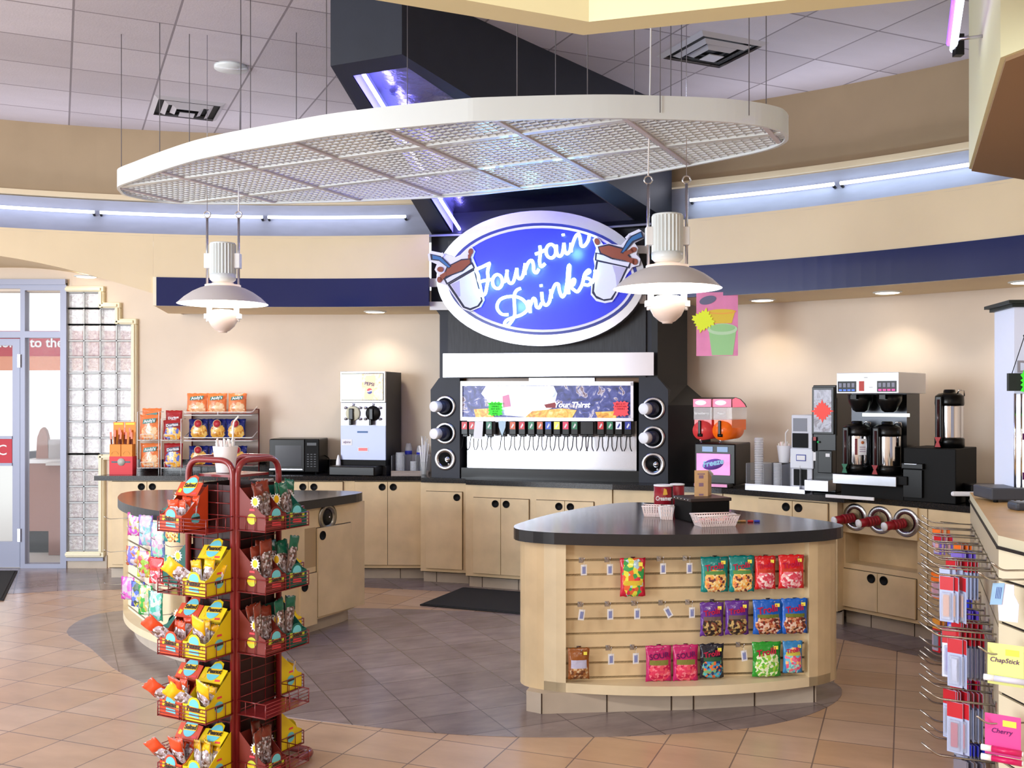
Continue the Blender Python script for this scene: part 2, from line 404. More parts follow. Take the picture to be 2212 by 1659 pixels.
# ---------------------------------------------------------------- dark beam running down to the fountain tower
NL = (-1.096, 6.01); NR = (-0.65, 5.875); FR = (1.34, 8.35); FL = (-0.70, 8.75); zn, zf = 3.636, 3.04
def zbeam(p): return zn+(zf-zn)*min(1, max(0, (p[1]-5.9)/(8.55-5.9)))
beam = thing('ceiling_beam', 'charcoal box beam sloping from the ceiling down to the fountain tower', 'beam', (0, 0, 0))
def ins(p, q, t): return (p[0]+(q[0]-p[0])*t, p[1]+(q[1]-p[1])*t)
# inner trough outline
iNL = ins(ins(NL, NR, 0.22), FL, 0.05); iNR = ins(ins(NL, NR, 0.80), FR, 0.05); iFL = ins(FL, FR, 0.09); iFR = ins(FL, FR, 0.88)
iFL = ins(iFL, iNL, 0.03); iFR = ins(iFR, iNR, 0.03)
b = MB()
for q in ([NL, NR, iNR, iNL], [NR, FR, iFR, iNR], [FR, FL, iFL, iFR], [FL, NL, iNL, iFL]):
    b.prism(q, zbeam, ZC, M_dark)
b.build('beam_casing', beam)
b = MB(); b.prism([iNL, iNR, iFR, iFL], lambda p: zbeam(p)+0.17, ZC-0.02, M_foil); b.build('reflector_panel', beam)
def _off(p, q, t): return (p[0]+(q[0]-p[0])*t, p[1]+(q[1]-p[1])*t)
lin_ = mat('added_trough_liner', (176, 178, 206), 0.4)  # added pale bluish panels; blue tube light partly put into their colour
for p, q, r_, s_ in ((iNL, iFL, iNR, iFR), (iNR, iFR, iNL, iFL)):
    b = MB(); a1, a2 = _off(p, r_, 0.015), _off(q, s_, 0.012); b.add([(*a1, zbeam(p)+0.004), (*a2, zbeam(q)+0.004), (*a2, zbeam(q)+0.17), (*a1, zbeam(p)+0.17)], [(0, 1, 2, 3)], lin_); b.build('added_trough_liner', beam)
b = MB()
def onb(p, dz): return (p[0], p[1], zbeam(p)+dz)
ta = ins(iNL, iNR, 0.16); tb = ins(iFL, iFR, 0.05)
for k, (s0, s1) in enumerate(((0.02, 0.24), (0.255, 0.48), (0.495, 0.73), (0.745, 0.995))):
    pa, pb = ins(ta, tb, s0), ins(ta, tb, s1)
    t = MB(); t.tube([onb(pa, 0.03), onb(pb, 0.03)], 0.013, M_tubeb); t.build('fluorescent_tube', beam)
    b.box(-0.02, 0.02, -0.02, 0.02, 0.04, 0.1, M_blk, TR(*onb(pa, 0.0))).nx()
b.each('tube_holder', beam)
ta2 = ins(iNL, iNR, 0.97); tb2 = ins(iFL, iFR, 0.97)
for s0, s1 in ((0.30, 0.52), (0.535, 0.76)):
    pa, pb = ins(ta2, tb2, s0), ins(ta2, tb2, s1)
    t = MB(); t.tube([onb(pa, 0.11), onb(pb, 0.11)], 0.013, M_tubeb); t.build('fluorescent_tube', beam)

# ---------------------------------------------------------------- cove tubes
def cove_tube(u0, u1, label, dz=0.0, tint=None):
    def ang(u):
        k = (u-CX)/F; r = RU-0.075   # solve (kY-cx)^2+(Y-cy)^2=r^2
        A = k*k+1; B = -2*(k*CC[0]+CC[1]); D = CC[0]**2+CC[1]**2-r*r
        Y = (-B+math.sqrt(B*B-4*A*D))/(2*A); return math.atan2(k*Y-CC[0], Y-CC[1])
    a, c = ang(u0), ang(u1); o = thing('fluorescent_tube', label, 'light', (*arc(RU-0.075, a, c, 2)[1], 3.27), 0, 'cove tubes along the curved wall')
    mid = Vector((*arc(RU-0.075, a, c, 2)[1], 0))
    t = MB(); t.tube([(x-mid.x, y-mid.y, 0) for x, y in arc(RU-0.075, a+0.002, c-0.002, 8)], 0.015, tint or M_tube); t.build('lamp_tube', o)
    t = MB()
    for aa in (a+0.003, c-0.003):
        x, y = arc(RU-0.075, aa, aa, 1)[0]; x2, y2 = arc(RU-0.03, aa, aa, 1)[0]
        t.tube([(x-mid.x, y-mid.y, -0.012), (x2-mid.x, y2-mid.y, -0.02)], 0.012, M_blk, n=6).nx()
    t.each('lamp_holder', o)
    x, y = arc(RU-0.17, (a+c)/2, (a+c)/2, 1)[0]
    l = bpy.data.lights.new('cove_light', 'AREA'); l.shape = 'RECTANGLE'; l.size = abs(c-a)*RU*0.95; l.size_y = 0.03
    l.energy = 0.15 if (u0 < 1000) else 0.6; l.color = (0.72, 0.78, 1.0) if u0 < 1000 else (0.66, 0.86, 1.0)
    lo = bpy.data.objects.new('cove_light', l); C.objects.link(lo); lo.location = (x, y, 3.25)
    nx, ny = math.sin((a+c)/2), math.cos((a+c)/2)
    lo.rotation_euler = Vector((nx, ny, 0.0)).to_track_quat('-Z', 'Y').to_euler()
    l = bpy.data.lights.new('ceiling_fill_light', 'AREA'); l.shape = 'RECTANGLE'; l.size = abs(c-a)*RU*0.95; l.size_y = 0.05; l.energy = 3 if u0 < 1000 else 3.6; l.color = (0.86, 0.86, 1.0)  # added area light aimed up to brighten the ceiling above the tube
    lo = bpy.data.objects.new('ceiling_fill_light', l); C.objects.link(lo); lo.location = (x, y, 3.36); lo.rotation_euler = Vector((-nx*0.9, -ny*0.9, 0.6)).to_track_quat('-Z', 'Y').to_euler()
for i, (u0, u1, lb) in enumerate(((-190, 208, 'bluish white cove tube at the far left above the entrance'), (212, 571, 'bluish white cove tube behind the left tip of the canopy'),
                                  (575, 880, 'bluish white cove tube ending at the dark beam'), (1487, 1806, 'bright cove tube just right of the dark tower'),
                                  (1811, 2140, 'bright cove tube rising to the checkout bulkhead'))):
    cove_tube(u0, u1, lb)
# tube on the checkout bulkhead
d = Vector((0.366, 0.93, 0)); n_ = Vector((-0.93, 0.366, 0)); p = Vector((1.86, 3.79, 3.29))
o = thing('fluorescent_tube', 'blue edged tube held on an arm beside the checkout bulkhead', 'light', tuple(p+n_*0.12+d*1.05))
q0 = p+n_*0.12+d*1.05
t = MB(); t.tube([(0, 0, 0), tuple(-d*1.25)], 0.017, M_tube); t.build('lamp_tube', o)
t = MB(); t.tube([tuple(n_*0.02+Vector((0, 0, 0.03))), tuple(n_*0.02-d*1.25+Vector((0, 0, 0.03)))], 0.012, mat('violet_tube', (120, 60, 235), 0.4, emit=2.5)); t.build('lamp_tube', o)
t = MB(); t.tube([tuple(-d*0.14), tuple(-d*0.14-n_*0.12)], 0.008, M_steel2, n=6); t.box(-.02, .02, -.02, .02, -.05, .05, M_blk, TR(*(-d*0.05-n_*0.02))); t.build('bracket', o)

# ---------------------------------------------------------------- recessed downlights
def downlight(x, y, z, label, power=16, spread=R(110), tilt=0):
    o = thing('downlight', label, 'light', (x, y, z), 0, 'recessed downlights in the soffit')
    t = MB(); t.shell([(0.085, -0.010), (0.105, -0.004), (0.105, 0.0), (0.085, 0.0)], 28, M_whitegl); t.build('trim_ring', o)
    t = MB(); t.cyl(0.086, -0.009, -0.002, M_spotl, n=28); t.build('lens', o)
    l = bpy.data.lights.new('downlight_beam', 'SPOT'); l.energy = power; l.spot_size = spread; l.spot_blend = 0.8; l.color = (1.0, 0.86, 0.68); l.shadow_soft_size = 0.07
    lo = bpy.data.objects.new('downlight_beam', l); C.objects.link(lo); lo.location = (x, y, z-0.02)
    out_ = Vector((x-CC[0], y-CC[1], 0)).normalized()*tilt
    lo.rotation_euler = Vector((out_.x, out_.y, -1)).to_track_quat('-Z', 'Y').to_euler()
for ang_, lb in ((-6.8, 'recessed downlight behind the left pendant lamp'), (4.4, 'recessed downlight left of the fountain tower'),
                 (32.1, 'recessed downlight just right of the pink poster'), (39.9, 'recessed downlight above the coffee brewer'), (47.5, 'recessed downlight cut by the right edge of the photo')):
    x, y = arc(7.18, R(ang_), R(ang_), 1)[0]; downlight(x, y, ZS, lb, tilt=0.14)
o_ = thing
downlight(-3.93, 9.19, 2.735, 'recessed downlight in the arched soffit over the entrance', 7)
# ceiling fittings
def vent(x, y, label):
    o = thing('ceiling_vent', label, 'vent', (x, y, ZC), R(24.5), 'square ceiling diffusers')
    wm = mat('vent_grey', (186, 182, 186), 0.5); t = MB(); t.box(-.25, .25, -.25, .25, -0.004, 0.0, M_blkm); t.build('duct_opening', o)
    t = MB()
    for k, (s, zz) in enumerate(((0.28, -0.010), (0.195, -0.022), (0.125, -0.030))):
        s2 = s-0.036; v = []
        for q, z in ((s, zz+0.010), (s2, zz-0.012)):
            v += [(-q, -q, z), (q, -q, z), (q, q, z), (-q, q, z)]
        t.add(v, [(0, 1, 5, 4), (1, 2, 6, 5), (2, 3, 7, 6), (3, 0, 4, 7)], wm)
    t.box(-.06, .06, -.06, .06, -0.062, -0.056, wm); t.build('louver', o)
vent(-2.74, 8.38, 'square ceiling diffuser on the left, above the left tip of the canopy')
vent(1.40, 6.98, 'square ceiling diffuser on the right, above the right part of the canopy')
b = MB(); b.cyl(0.12, -0.02, 0, M_whitegl, TR(-2.07, 7.33, ZC), n=28); tag(b.build('ceiling_cover_plate'), 'small round cover plate in the left ceiling', 'ceiling plate')

# ---------------------------------------------------------------- floor mats
def carpet(name, pts, label):
    b = MB(); b.prism(pts, 0.0025, 0.012, M_mat); c = [sum(p[0] for p in pts)/4, sum(p[1] for p in pts)/4]
    inner = [(c[0]+(p[0]-c[0])*0.965, c[1]+(p[1]-c[1])*0.965) for p in pts]; b.prism(inner, 0.012, 0.016, M_mat)
    tag(b.build(name), label, 'mat')
e = (0.925, -0.38)
carpet('floor_mat', [(-0.713, 7.70), (-0.414, 8.40), (-0.414+e[0]*1.35, 8.40+e[1]*1.35), (-0.713+e[0]*1.5, 7.70+e[1]*1.5)], 'black floor mat in front of the fountain drink counter')
carpet('floor_mat', [(-4.03, 7.89), (-4.58, 9.22), (-5.6, 9.22), (-5.6, 7.89)], 'black floor mat inside the glass entrance door')

# ================================================================ ENTRANCE GLAZING (left)
def zz(v): return Zof(v, YW)
def xx(u): return Xof(u, YW)
def wbox(b, u0, u1, v0, v1, m, d0=-0.03, d1=0.06): b.box(xx(u0), xx(u1), YW+d0, YW+d1, zz(v1), zz(v0), m)
gm = mat('window_glass', (240, 248, 250), 0.02, alpha=0.05, spec=0.7)
# sidelight
b = MB()
for a in ((47, 57, 600+12, 1230), (133, 146, 612, 1230)): wbox(b, *a, M_alum)
for a in ((57, 133, 616, 628), (57, 133, 716, 730), (57, 133, 1217, 1230)): wbox(b, *a, M_alum)
wbox(b, -60, 47, 614, 624, M_alum); wbox(b, -60, 47, 716, 730, M_alum); wbox(b, -60, 146, 604, 616, M_alum, -0.05, 0.06)
wn = struct(b.build('window_1'))
b = MB(); wbox(b, 57, 133, 628, 716, gm, 0.01, 0.015); wbox(b, 57, 133, 730, 1217, gm, 0.01, 0.015); wbox(b, -60, 47, 624, 716, gm, 0.01, 0.015); b.build('window_pane', wn)
# door leaf
b = MB(); wbox(b, 28, 44, 732, 1225, M_alum, -0.01, 0.04); wbox(b, -60, 28, 732, 746, M_alum, -0.01, 0.04); wbox(b, -60, 28, 1170, 1225, M_alum, -0.01, 0.04); wbox(b, -60, 28, 942, 948, M_alum, -0.02, 0.03); wbox(b, -60, 28, 1000, 1006, M_alum, -0.02, 0.03)
dr = struct(b.build('door_1'))
b = MB(); wbox(b, -60, 28, 746, 1170, gm, 0.01, 0.015); b.build('window_pane', dr)
b = MB(); wbox(b, -60, 27, 948, 1000, M_red, -0.01, 0.0); sg = b.build('door_sign', dr)
text('C', 0.14, M_white, sg, 'lettering', TR(xx(6), YW-0.013, zz(973)))
for v in (780, 1155):
    b = MB(); wbox(b, 43, 49, v-14, v+14, M_steel2, -0.05, -0.02); b.build('hinge', dr)
# glass block panel
GB = mat('glass_block_glass', (240, 230, 238), 0.08, alpha=0.5, bump=1.0, nscale=30, spec=1.0, noise=0.35)
mortar = mat('glass_block_joint', (198, 204, 208), 0.5)
gx0 = xx(146); pw = 35.2; x_ = lambda k: xx(145.5+pw*k); z_ = lambda k: zz(631+35.0*k)
rows = [(0, 1, 2), (1, 2, 3), (2, 10, 4), (10, 16, 2)]
b = MB()
for r0, r1, nc in rows:
    for k in range(r0, r1+1): b.box(x_(0), x_(nc), YW+0.004, YW+0.09, z_(k)-0.006, z_(k)+0.006, mortar)
    for c in range(nc+1): b.box(x_(c)-0.006, x_(c)+0.006, YW+0.004, YW+0.09, z_(r1), z_(r0), mortar)
wb = struct(b.build('window_2'))
b = MB()
for r0, r1, nc in rows:
    for r_ in range(r0, r1):
        for c in range(nc): b.cbox(x_(c)+0.006, x_(c+1)-0.006, YW+0.005, YW+0.09, z_(r_+1)+0.006, z_(r_)-0.006, 0.012, GB)
b.build('glass_blocks', wb)
# stepped casing
path = [(0, 0), (2, 0), (2, 1), (3, 1), (3, 2), (4, 2), (4, 10), (2, 10), (2, 16), (0, 16)]
b = MB(); cw = 0.052
for (a, c), (a2, c2) in zip(path[:-1], path[1:]):
    xa, xb = sorted((x_(a), x_(a2))); za, zb_ = sorted((z_(c), z_(c2)))
    if c == c2:
        up = 1 if c < 9 else -1
        b.cbox(xa-(0.0), xb+cw, YW-0.045, YW+0.02, min(za, za+up*cw), max(za, za+up*cw), 0.008, M_casing)
        b.cbox(xa, xb+cw*0.5, YW-0.06, YW-0.03, min(za, za+up*cw*0.5)+0.01*up, max(za, za+up*cw*.5)+0.01*up, 0.006, M_casing)
    else:
        b.cbox(xa, xa+cw, YW-0.045, YW+0.02, za-0.0, zb_+0.0, 0.008, M_casing)
        b.cbox(xa+0.012, xa+cw*0.5+0.012, YW-0.06, YW-0.03, za, zb_, 0.006, M_casing)
b.build('window_casing', wb)
b = MB(); b.box(x_(0), xx(226), YW-0.04, YW, z_(16)-0.085, z_(16)-0.055, M_alum); b.build('window_sill', wb)
struct(MB().box(xx(146), xx(232), YW-0.015, YW, 0, 0.12, M_toe).build('baseboard_left'))
# the entrance lobby seen through the glass
LY = 11.4
b = MB(); b.box(-8, -3.4, LY, LY+0.05, Zof(800, LY), Zof(764, LY), mat('orange_fascia', (226, 148, 112), 0.6)); tag(b.build('fascia_strip'), 'orange strip under the red banner beyond the entrance glass', 'fascia')
o = thing('banner', 'red welcome banner seen through the entrance glass', 'sign', (-6.1, LY, Zof(745, LY)))
b = MB(); b.box(-2, 2.4, -0.02, 0.03, -0.13, 0.16, mat('banner_red', (186, 14, 48), 0.6)); b.build('banner_panel', o)
text('Welcome to the', 0.155, M_white, o, 'lettering', TR(Xof(143, LY)+6.1-0.54, -0.03, 0.02), bold=0.02)
b = MB(); b.box(-8, -3.3, 9.62, 11.6, 2.86, 2.9, mat('lobby_ceiling', (214, 212, 226), 0.6)); struct(b.build('ceiling'))
o = thing('pay_station_counter', 'brown pedestal counter with white top beyond the sidelight', 'counter', (Xof(112, 10.6), 10.6, 0))
b = MB(); b.box(-0.16, 0.35, -0.2, 0.2, 0.0, 0.93, mat('brown_laminate', (150, 108, 96), 0.5)); b.build('body', o)
b = MB(); b.box(-0.2, 0.37, -0.24, 0.22, 0.93, 0.97, M_white); b.build('counter_top', o)
b = MB(); b.box(-0.17, 0.36, -0.21, 0.21, 0.0, 0.22, M_mat); b.build('plinth', o)
b = MB(); b.box(Xof(56, 11.0), Xof(90, 11.0), 11.0, 11.3, 0.86, 1.02, mat('grey_panel', (70, 70, 78), 0.5)); b.box(Xof(56, 11.0), Xof(90, 11.0), 11.0, 11.3, 0.7, 0.86, mat('orange_fascia', (0, 0, 0))); b.box(Xof(56, 11.), Xof(90, 11.), 11., 11.3, 0.0, 0.08, M_mat)
tag(b.build('lobby_counter'), 'grey and orange counter seen low through the sidelight', 'counter')
b = MB(); b.box(-4.75, -4.15, 10.2, 10.5, 0.0, 0.92, mat('brown_laminate', (0, 0, 0))); b.box(-4.77, -4.13, 10.18, 10.52, 0.92, 0.95, M_white); tag(b.build('lobby_cabinet'), 'brown cabinet blurred behind the lower glass blocks', 'cabinet')
o = thing('bag_holder', 'brown arched holder on the pay counter beyond the glass', 'holder', (Xof(95, 10.6), 10.6, 0.97))
b = MB(); b.plate([(-.07, 0), (-.06, .22), (-.03, .3), (0.0, .33), (0.03, .3), (.05, .22), (.06, 0)], -0.03, 0.03, mat('brown_laminate', (0, 0, 0))); b.build('panel', o)
b = MB(); b.box(0.07, 0.2, -0.05, 0.05, 0.0, 0.2, mat('grey_panel2', (170, 164, 164), 0.5)); b.build('box', o)
# ground and canopy light beyond the doors
b = MB(); b.box(-14, -2, 9.76, 30, -0.12, -0.002, mat('forecourt_concrete', (214, 212, 206), 0.8)); tag(b.build('forecourt'), 'pale forecourt beyond the entrance', 'ground'); 
# ================================================================ BACK COUNTER CABINETS
CH = 0.92
def knob(parent, x, z, y=-0.02, r=0.031):
    b = MB(); b.lathe([(r, 0.0), (r, 0.004), (r*0.82, 0.005), (r*0.72, -0.006), (0, -0.008)], 22, M_blkm, TR(x, y, z) @ RX(PI/2)); return b.build('finger_pull', parent)
def door(parent, x0, x1, z0, z1, kx=None, kz=None, m=None, name='door'):
    b = MB(); b.box(x0-0.0035, x1+0.0035, -0.0015, 0.0, z0-0.0035, z1+0.0035, M_gap); b.build('door_gap', parent)
    b = MB(); b.cbox(x0, x1, -0.019, -0.002, z0, z1, 0.0015, m or M_wood); d = b.build(name, parent)
    if kx is not None: knob(d, kx, kz if kz is not None else z1-0.045, -0.0195)
    return d
def cabinet(p, q, label, doors, zb=0.105, toe=True, z1=0.875, depth=0.55, loc_label=None, group=None, back=0.03):
    """p,q: front corners in plan; doors: list of (t0,t1,knobside,z0,z1) fractions of metres along the front"""
    d = Vector((q[0]-p[0], q[1]-p[1])); Lg = d.length; a = math.atan2(d.y, d.x)
    o = thing('base_cabinet', label, 'cabinet', (p[0], p[1], 0), a, group)
    b = MB(); b.box(0, Lg, 0.0, depth, zb, z1, M_wood); b.build('body', o)
    b = MB(); b.box(0.0, Lg, 0.075, 0.10, 0, zb-0.004, M_toe)
    k = 0.12
    while k < Lg:
        b.box(k-0.0025, k+0.0025, 0.073, 0.075, 0, zb-0.006, M_gap); k += 0.33
    b.box(0, Lg, 0.03, 0.1, zb-0.010, zb, M_blkm); b.build('toe_kick', o)
    for (t0, t1, side, z0, zz1) in doors:
        kx = None if side is None else (t1-0.047 if side > 0 else t0+0.047)
        door(o, t0, t1, z0, zz1, kx)
    return o, a
PA = (-3.605, 8.84); PB = (-0.80, 8.80)
def onAB(u):
    k = (u-CX)/F; dx, dy = PB[0]-PA[0], PB[1]-PA[1]; t = (k*PA[1]-PA[0])/(dx-k*dy); return t*math.hypot(dx, dy), (PA[0]+dx*t, PA[1]+dy*t)
zt, zbm = 0.868, 0.135
def ab_cab(u0, u1, um, ul, ur, label):
    s0, p = onAB(u0); s1, q = onAB(u1); f = lambda u: onAB(u)[0]-s0
    return cabinet(p, q, label, [(f(ul), f(um)-0.002, 1, zbm, zt), (f(um)+0.002, f(ur), -1, zbm, zt)], group='maple base cabinets')
ab_cab(233, 400, 319, 243, 395, 'leftmost maple base cabinet, beside the glass block window')
ab_cab(400, 585, 492, 415, 570, 'maple base cabinet hidden behind the snack rack')
ab_cab(585, 753, 667, 592, 741, 'maple base cabinet under the microwave oven')
ab_cab(753, 914, 838, 767, 911, 'maple base cabinet right of the left island, under the frozen drink machine')
E0, E1 = (-0.795, 8.66), (-0.395, 8.545)
L_ = math.hypot(E1[0]-E0[0], E1[1]-E0[1])
cabinet(E0, E1, 'narrow single door base cabinet stepping toward the fountain', [(0.055, L_-0.03, 1, 0.135, 0.80)])
F0, F1 = (-0.392, 8.43), (0.80, 7.965)
L_ = math.hypot(F1[0]-F0[0], F1[1]-F0[1])
cabinet(F0, F1, 'wide four door base cabinet under the fountain drink dispenser', [(0.075, 0.325, 1, 0.135, 0.77), (0.329, 0.575, -1, 0.135, 0.77), (0.64, 0.885, 1, 0.135, 0.77), (0.889, 1.13, -1, 0.135, 0.77)], depth=0.5)
F2 = (1.22, 7.83); G0 = (1.62, 7.63); G1 = (2.287, 6.996)
cabinet((0.81, 7.98), F2, 'plain maple panel cabinet right of the fountain doors, behind the right island', [], depth=0.3)
cabinet((1.225, 7.84), (1.615, 7.64), 'plain maple base cabinet under the slush machine', [], depth=0.3)
L_ = math.hypot(G1[0]-G0[0], G1[1]-G0[1])
def onL(p, q, u):
    k = (u-CX)/F; dx, dy = q[0]-p[0], q[1]-p[1]; t = (k*p[1]-p[0])/(dx-k*dy); return t*math.hypot(dx, dy)
g = lambda u: onL(G0, G1, u)
cabinet(G0, G1, 'maple base cabinet with two doors under the cup dispensers', [(g(1640), g(1714)-.002, 1, 0.135, 0.86), (g(1714)+.002, g(1790), -1, 0.135, 0.86)], depth=0.4)
# cabinet H: trash / cup holder panel, open niche, lower doors
H0 = (2.345, 7.09)
H1 = (2.345+0.593*0.66, 7.09-0.805*0.66)
d = Vector((H1[0]-H0[0], H1[1]-H0[1])); LH = d.length; aH = math.atan2(d.y, d.x)
hc = thing('cup_cabinet', 'maple cabinet with three round cup dispensers above an open niche and two doors', 'cabinet', (H0[0], H0[1], 0), aH)
b = MB(); b.box(0, LH, 0.0, 0.5, 0.105, 0.44, M_wood); b.box(0, 0.035, 0, 0.5, 0.44, 0.875, M_wood); b.box(LH-0.07, LH, 0, 0.5, 0.44, 0.875, M_wood); b.box(0, LH, 0.16, 0.5, 0.44, 0.875, M_wood); b.build('body', hc)
b = MB(); b.box(0, LH, 0.06, 0.1, 0, 0.1, M_toe)
for k in (0.2, 0.53): b.box(k, k+.005, 0.058, 0.06, 0, 0.1, M_gap)
b.box(0, LH, 0.03, 0.1, 0.095, 0.105, M_blkm); b.build('toe_kick', hc)
b = MB(); b.box(0.03, LH-0.06, -0.02, 0.0, 0.66, 0.878, M_wood); b.build('dispenser_panel', hc)
door(hc, 0.02, 0.30, 0.135, 0.40, 0.255, 0.36); door(hc, 0.304, 0.585, 0.135, 0.40, 0.352, 0.36)
cup_red = mat('red_paper_cup', (150, 20, 34), 0.4)
for i, x in enumerate((0.13, 0.325, 0.52)):
    b = MB(); b.lathe([(0.098, -0.004), (0.094, 0.006), (0.060, 0.008), (0.054, -0.06)], 30, M_steel, TR(x, -0.022, 0.772) @ RX(PI/2)); rg = b.build('dispenser_ring', hc)
    b = MB(); b.cyl(0.06, -0.06, -0.002, M_blkm, TR(x, -0.022, 0.772) @ RX(PI/2), n=24); b.build('dispenser_tube', rg)
    T = Matrix.Translation(Vector((H0[0], H0[1], 0))) @ RZ(aH) @ TR(x, -0.03, 0.772)
    wp = T.translation; co = thing('cup_stack', ['stack of red paper cups in the left round dispenser', 'stack of red paper cups in the middle round dispenser', 'stack of red paper cups in the right round dispenser'][i], 'cup', tuple(wp), aH, 'red paper cups in the cup dispensers')
    b = MB(); A = RX(PI/2)@RY(R(-18))@RX(R(6))
    for j in range(4): b.cyl(0.034, 0.012+j*0.022, 0.034+j*0.022, cup_red, A, n=20, r2=0.0335)
    b.cyl(0.031, 0.08, 0.17, cup_red, A, n=24, r2=0.028); b.build('cup', co)
    b = MB(); b.lathe([(0.0285, 0.165), (0.0285, 0.175), (0.0, 0.172)], 22, M_paper, A); b.build('cup_base', co)
I0 = (H1[0]+0.004, H1[1]-0.005); I1 = (I0[0]+0.593*0.95, I0[1]-0.805*0.95)
cabinet(I0, I1, 'maple base cabinet at the far right beside the hook display', [(0.09, 0.42, 1, 0.135, 0.80), (0.425, 0.86, -1, 0.135, 0.80)], depth=0.45)

# ---------------------------------------------------------------- worktop
front = [(-3.70, 8.81), (-0.80, 8.77), (-0.79, 8.63), (-0.40, 8.52), (-0.39, 8.40), (0.80, 7.93), (1.21, 7.79), (1.60, 7.60), (2.31, 6.92)]
back_ = [(CC[0]+(RW-0.03)*math.sin(R(a)), CC[1]+(RW-0.03)*math.cos(R(a))) for a in range(52, -1, -4)]
b = MB(); b.prism(front+[(2.60, 7.05)]+[p for p in back_ if p[0] < 3.3]+[(-3.58, YW-0.01)], 0.878, CH, M_black)
i1 = (I1[0]-0.03, I1[1]-0.04)
b.prism([(2.36, 7.06), (2.60, 7.05), (3.4, 7.6), (4.1, 6.7), (4.1, 5.6), i1, (2.36+0.593*0.6+0.0, 7.06-0.805*0.6)], 0.879, CH-0.001, M_black)
tag(b.build('worktop'), 'long black speckled worktop running along the curved back wall', 'worktop')
b = MB()
b.box(-3.60, -0.75, YW-0.03, YW-0.005, CH+0.001, CH+0.11, M_black); o = tag(b.build('backsplash'), 'low black backsplash along the left part of the back wall', 'backsplash')

# ================================================================ FOUNTAIN TOWER
TP = (-0.70, 8.64); TA = R(-16.8); td = (math.cos(TA), math.sin(TA))
def tw(u, v=None, dy=0.0):
    """photo pixel -> tower-local (x along the front, z); dy = distance in front of the face"""
    px, py = TP[0]+dy*math.sin(TA), TP[1]-dy*math.cos(TA)
    k = (u-CX)/F; t = (k*py-px)/(td[0]-k*td[1]); Y = py+td[1]*t
    return (t, None if v is None else EYE+(HOR-v)*Y/F)
def tp(pts, dy=0.0): return [tw(u, v, dy) for u, v in pts]
tower = thing('drink_tower', 'charcoal fountain drink tower in the middle of the back wall', 'tower', (TP[0], TP[1], 0), TA)
b = MB()
b.plate(tp([(932, 1031), (993, 1033), (993, 817), (948, 817), (930, 842)]), -0.0, 0.5, M_dark)
b.build('side_panel', tower)
b = MB(); b.plate(tp([(1380, 1043), (1443, 1045), (1443, 842), (1420, 815), (1380, 815)]), -0.0, 0.4, M_dark); b.build('side_panel', tower)
b = MB(); b.plate(tp([(948, 817), (1420, 815), (1420, 680), (1445, 655), (1452, 490), (930, 505), (930, 655), (948, 680)]), 0.02, 0.45, M_dark); b.build('upper_panel', tower)
b = MB(); b.plate(tp([(968, 817), (1395, 815), (1395, 520), (968, 520)]), -0.004, 0.02, mat('charcoal_grained_panel', (46, 48, 54), 0.5, noise=0.25, nscale=12, stretch=(8, 8, 0.6))); b.build('recessed_panel', tower)
zt0 = tw(1000, 505)[1]
b = MB(); x0 = tw(931)[0]; x1 = tw(1458)[0]
b.add([(x0, 0.0, tw(940, 505)[1]), (x1, 0.0, tw(1450, 488)[1]), (x1, 0.30, 3.14), (x0, 0.30, 3.10)], [(0, 1, 2, 3)], M_dark); b.build('sloping_fascia', tower)
# receding right side (lower part flares)
xr = tw(1443)[0]; xu = tw(1420)[0]
def w2l(p): q = Vector((p[0]-TP[0], p[1]-TP[1])); return (q.x*td[0]+q.y*td[1], -q.x*td[1]+q.y*td[0])
bk = w2l((1.66, 8.32)); bk2 = w2l((1.60, 8.40))
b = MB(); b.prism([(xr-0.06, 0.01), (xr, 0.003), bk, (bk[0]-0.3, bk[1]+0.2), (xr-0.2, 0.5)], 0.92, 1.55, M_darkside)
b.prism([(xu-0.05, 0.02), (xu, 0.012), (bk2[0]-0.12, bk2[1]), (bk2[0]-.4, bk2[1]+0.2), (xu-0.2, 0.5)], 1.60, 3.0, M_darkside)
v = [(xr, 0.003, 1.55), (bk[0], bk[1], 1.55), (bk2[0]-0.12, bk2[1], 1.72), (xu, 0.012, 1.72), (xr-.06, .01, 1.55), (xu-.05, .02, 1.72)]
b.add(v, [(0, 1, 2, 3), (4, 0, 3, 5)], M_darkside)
b.build('return_panel', tower)
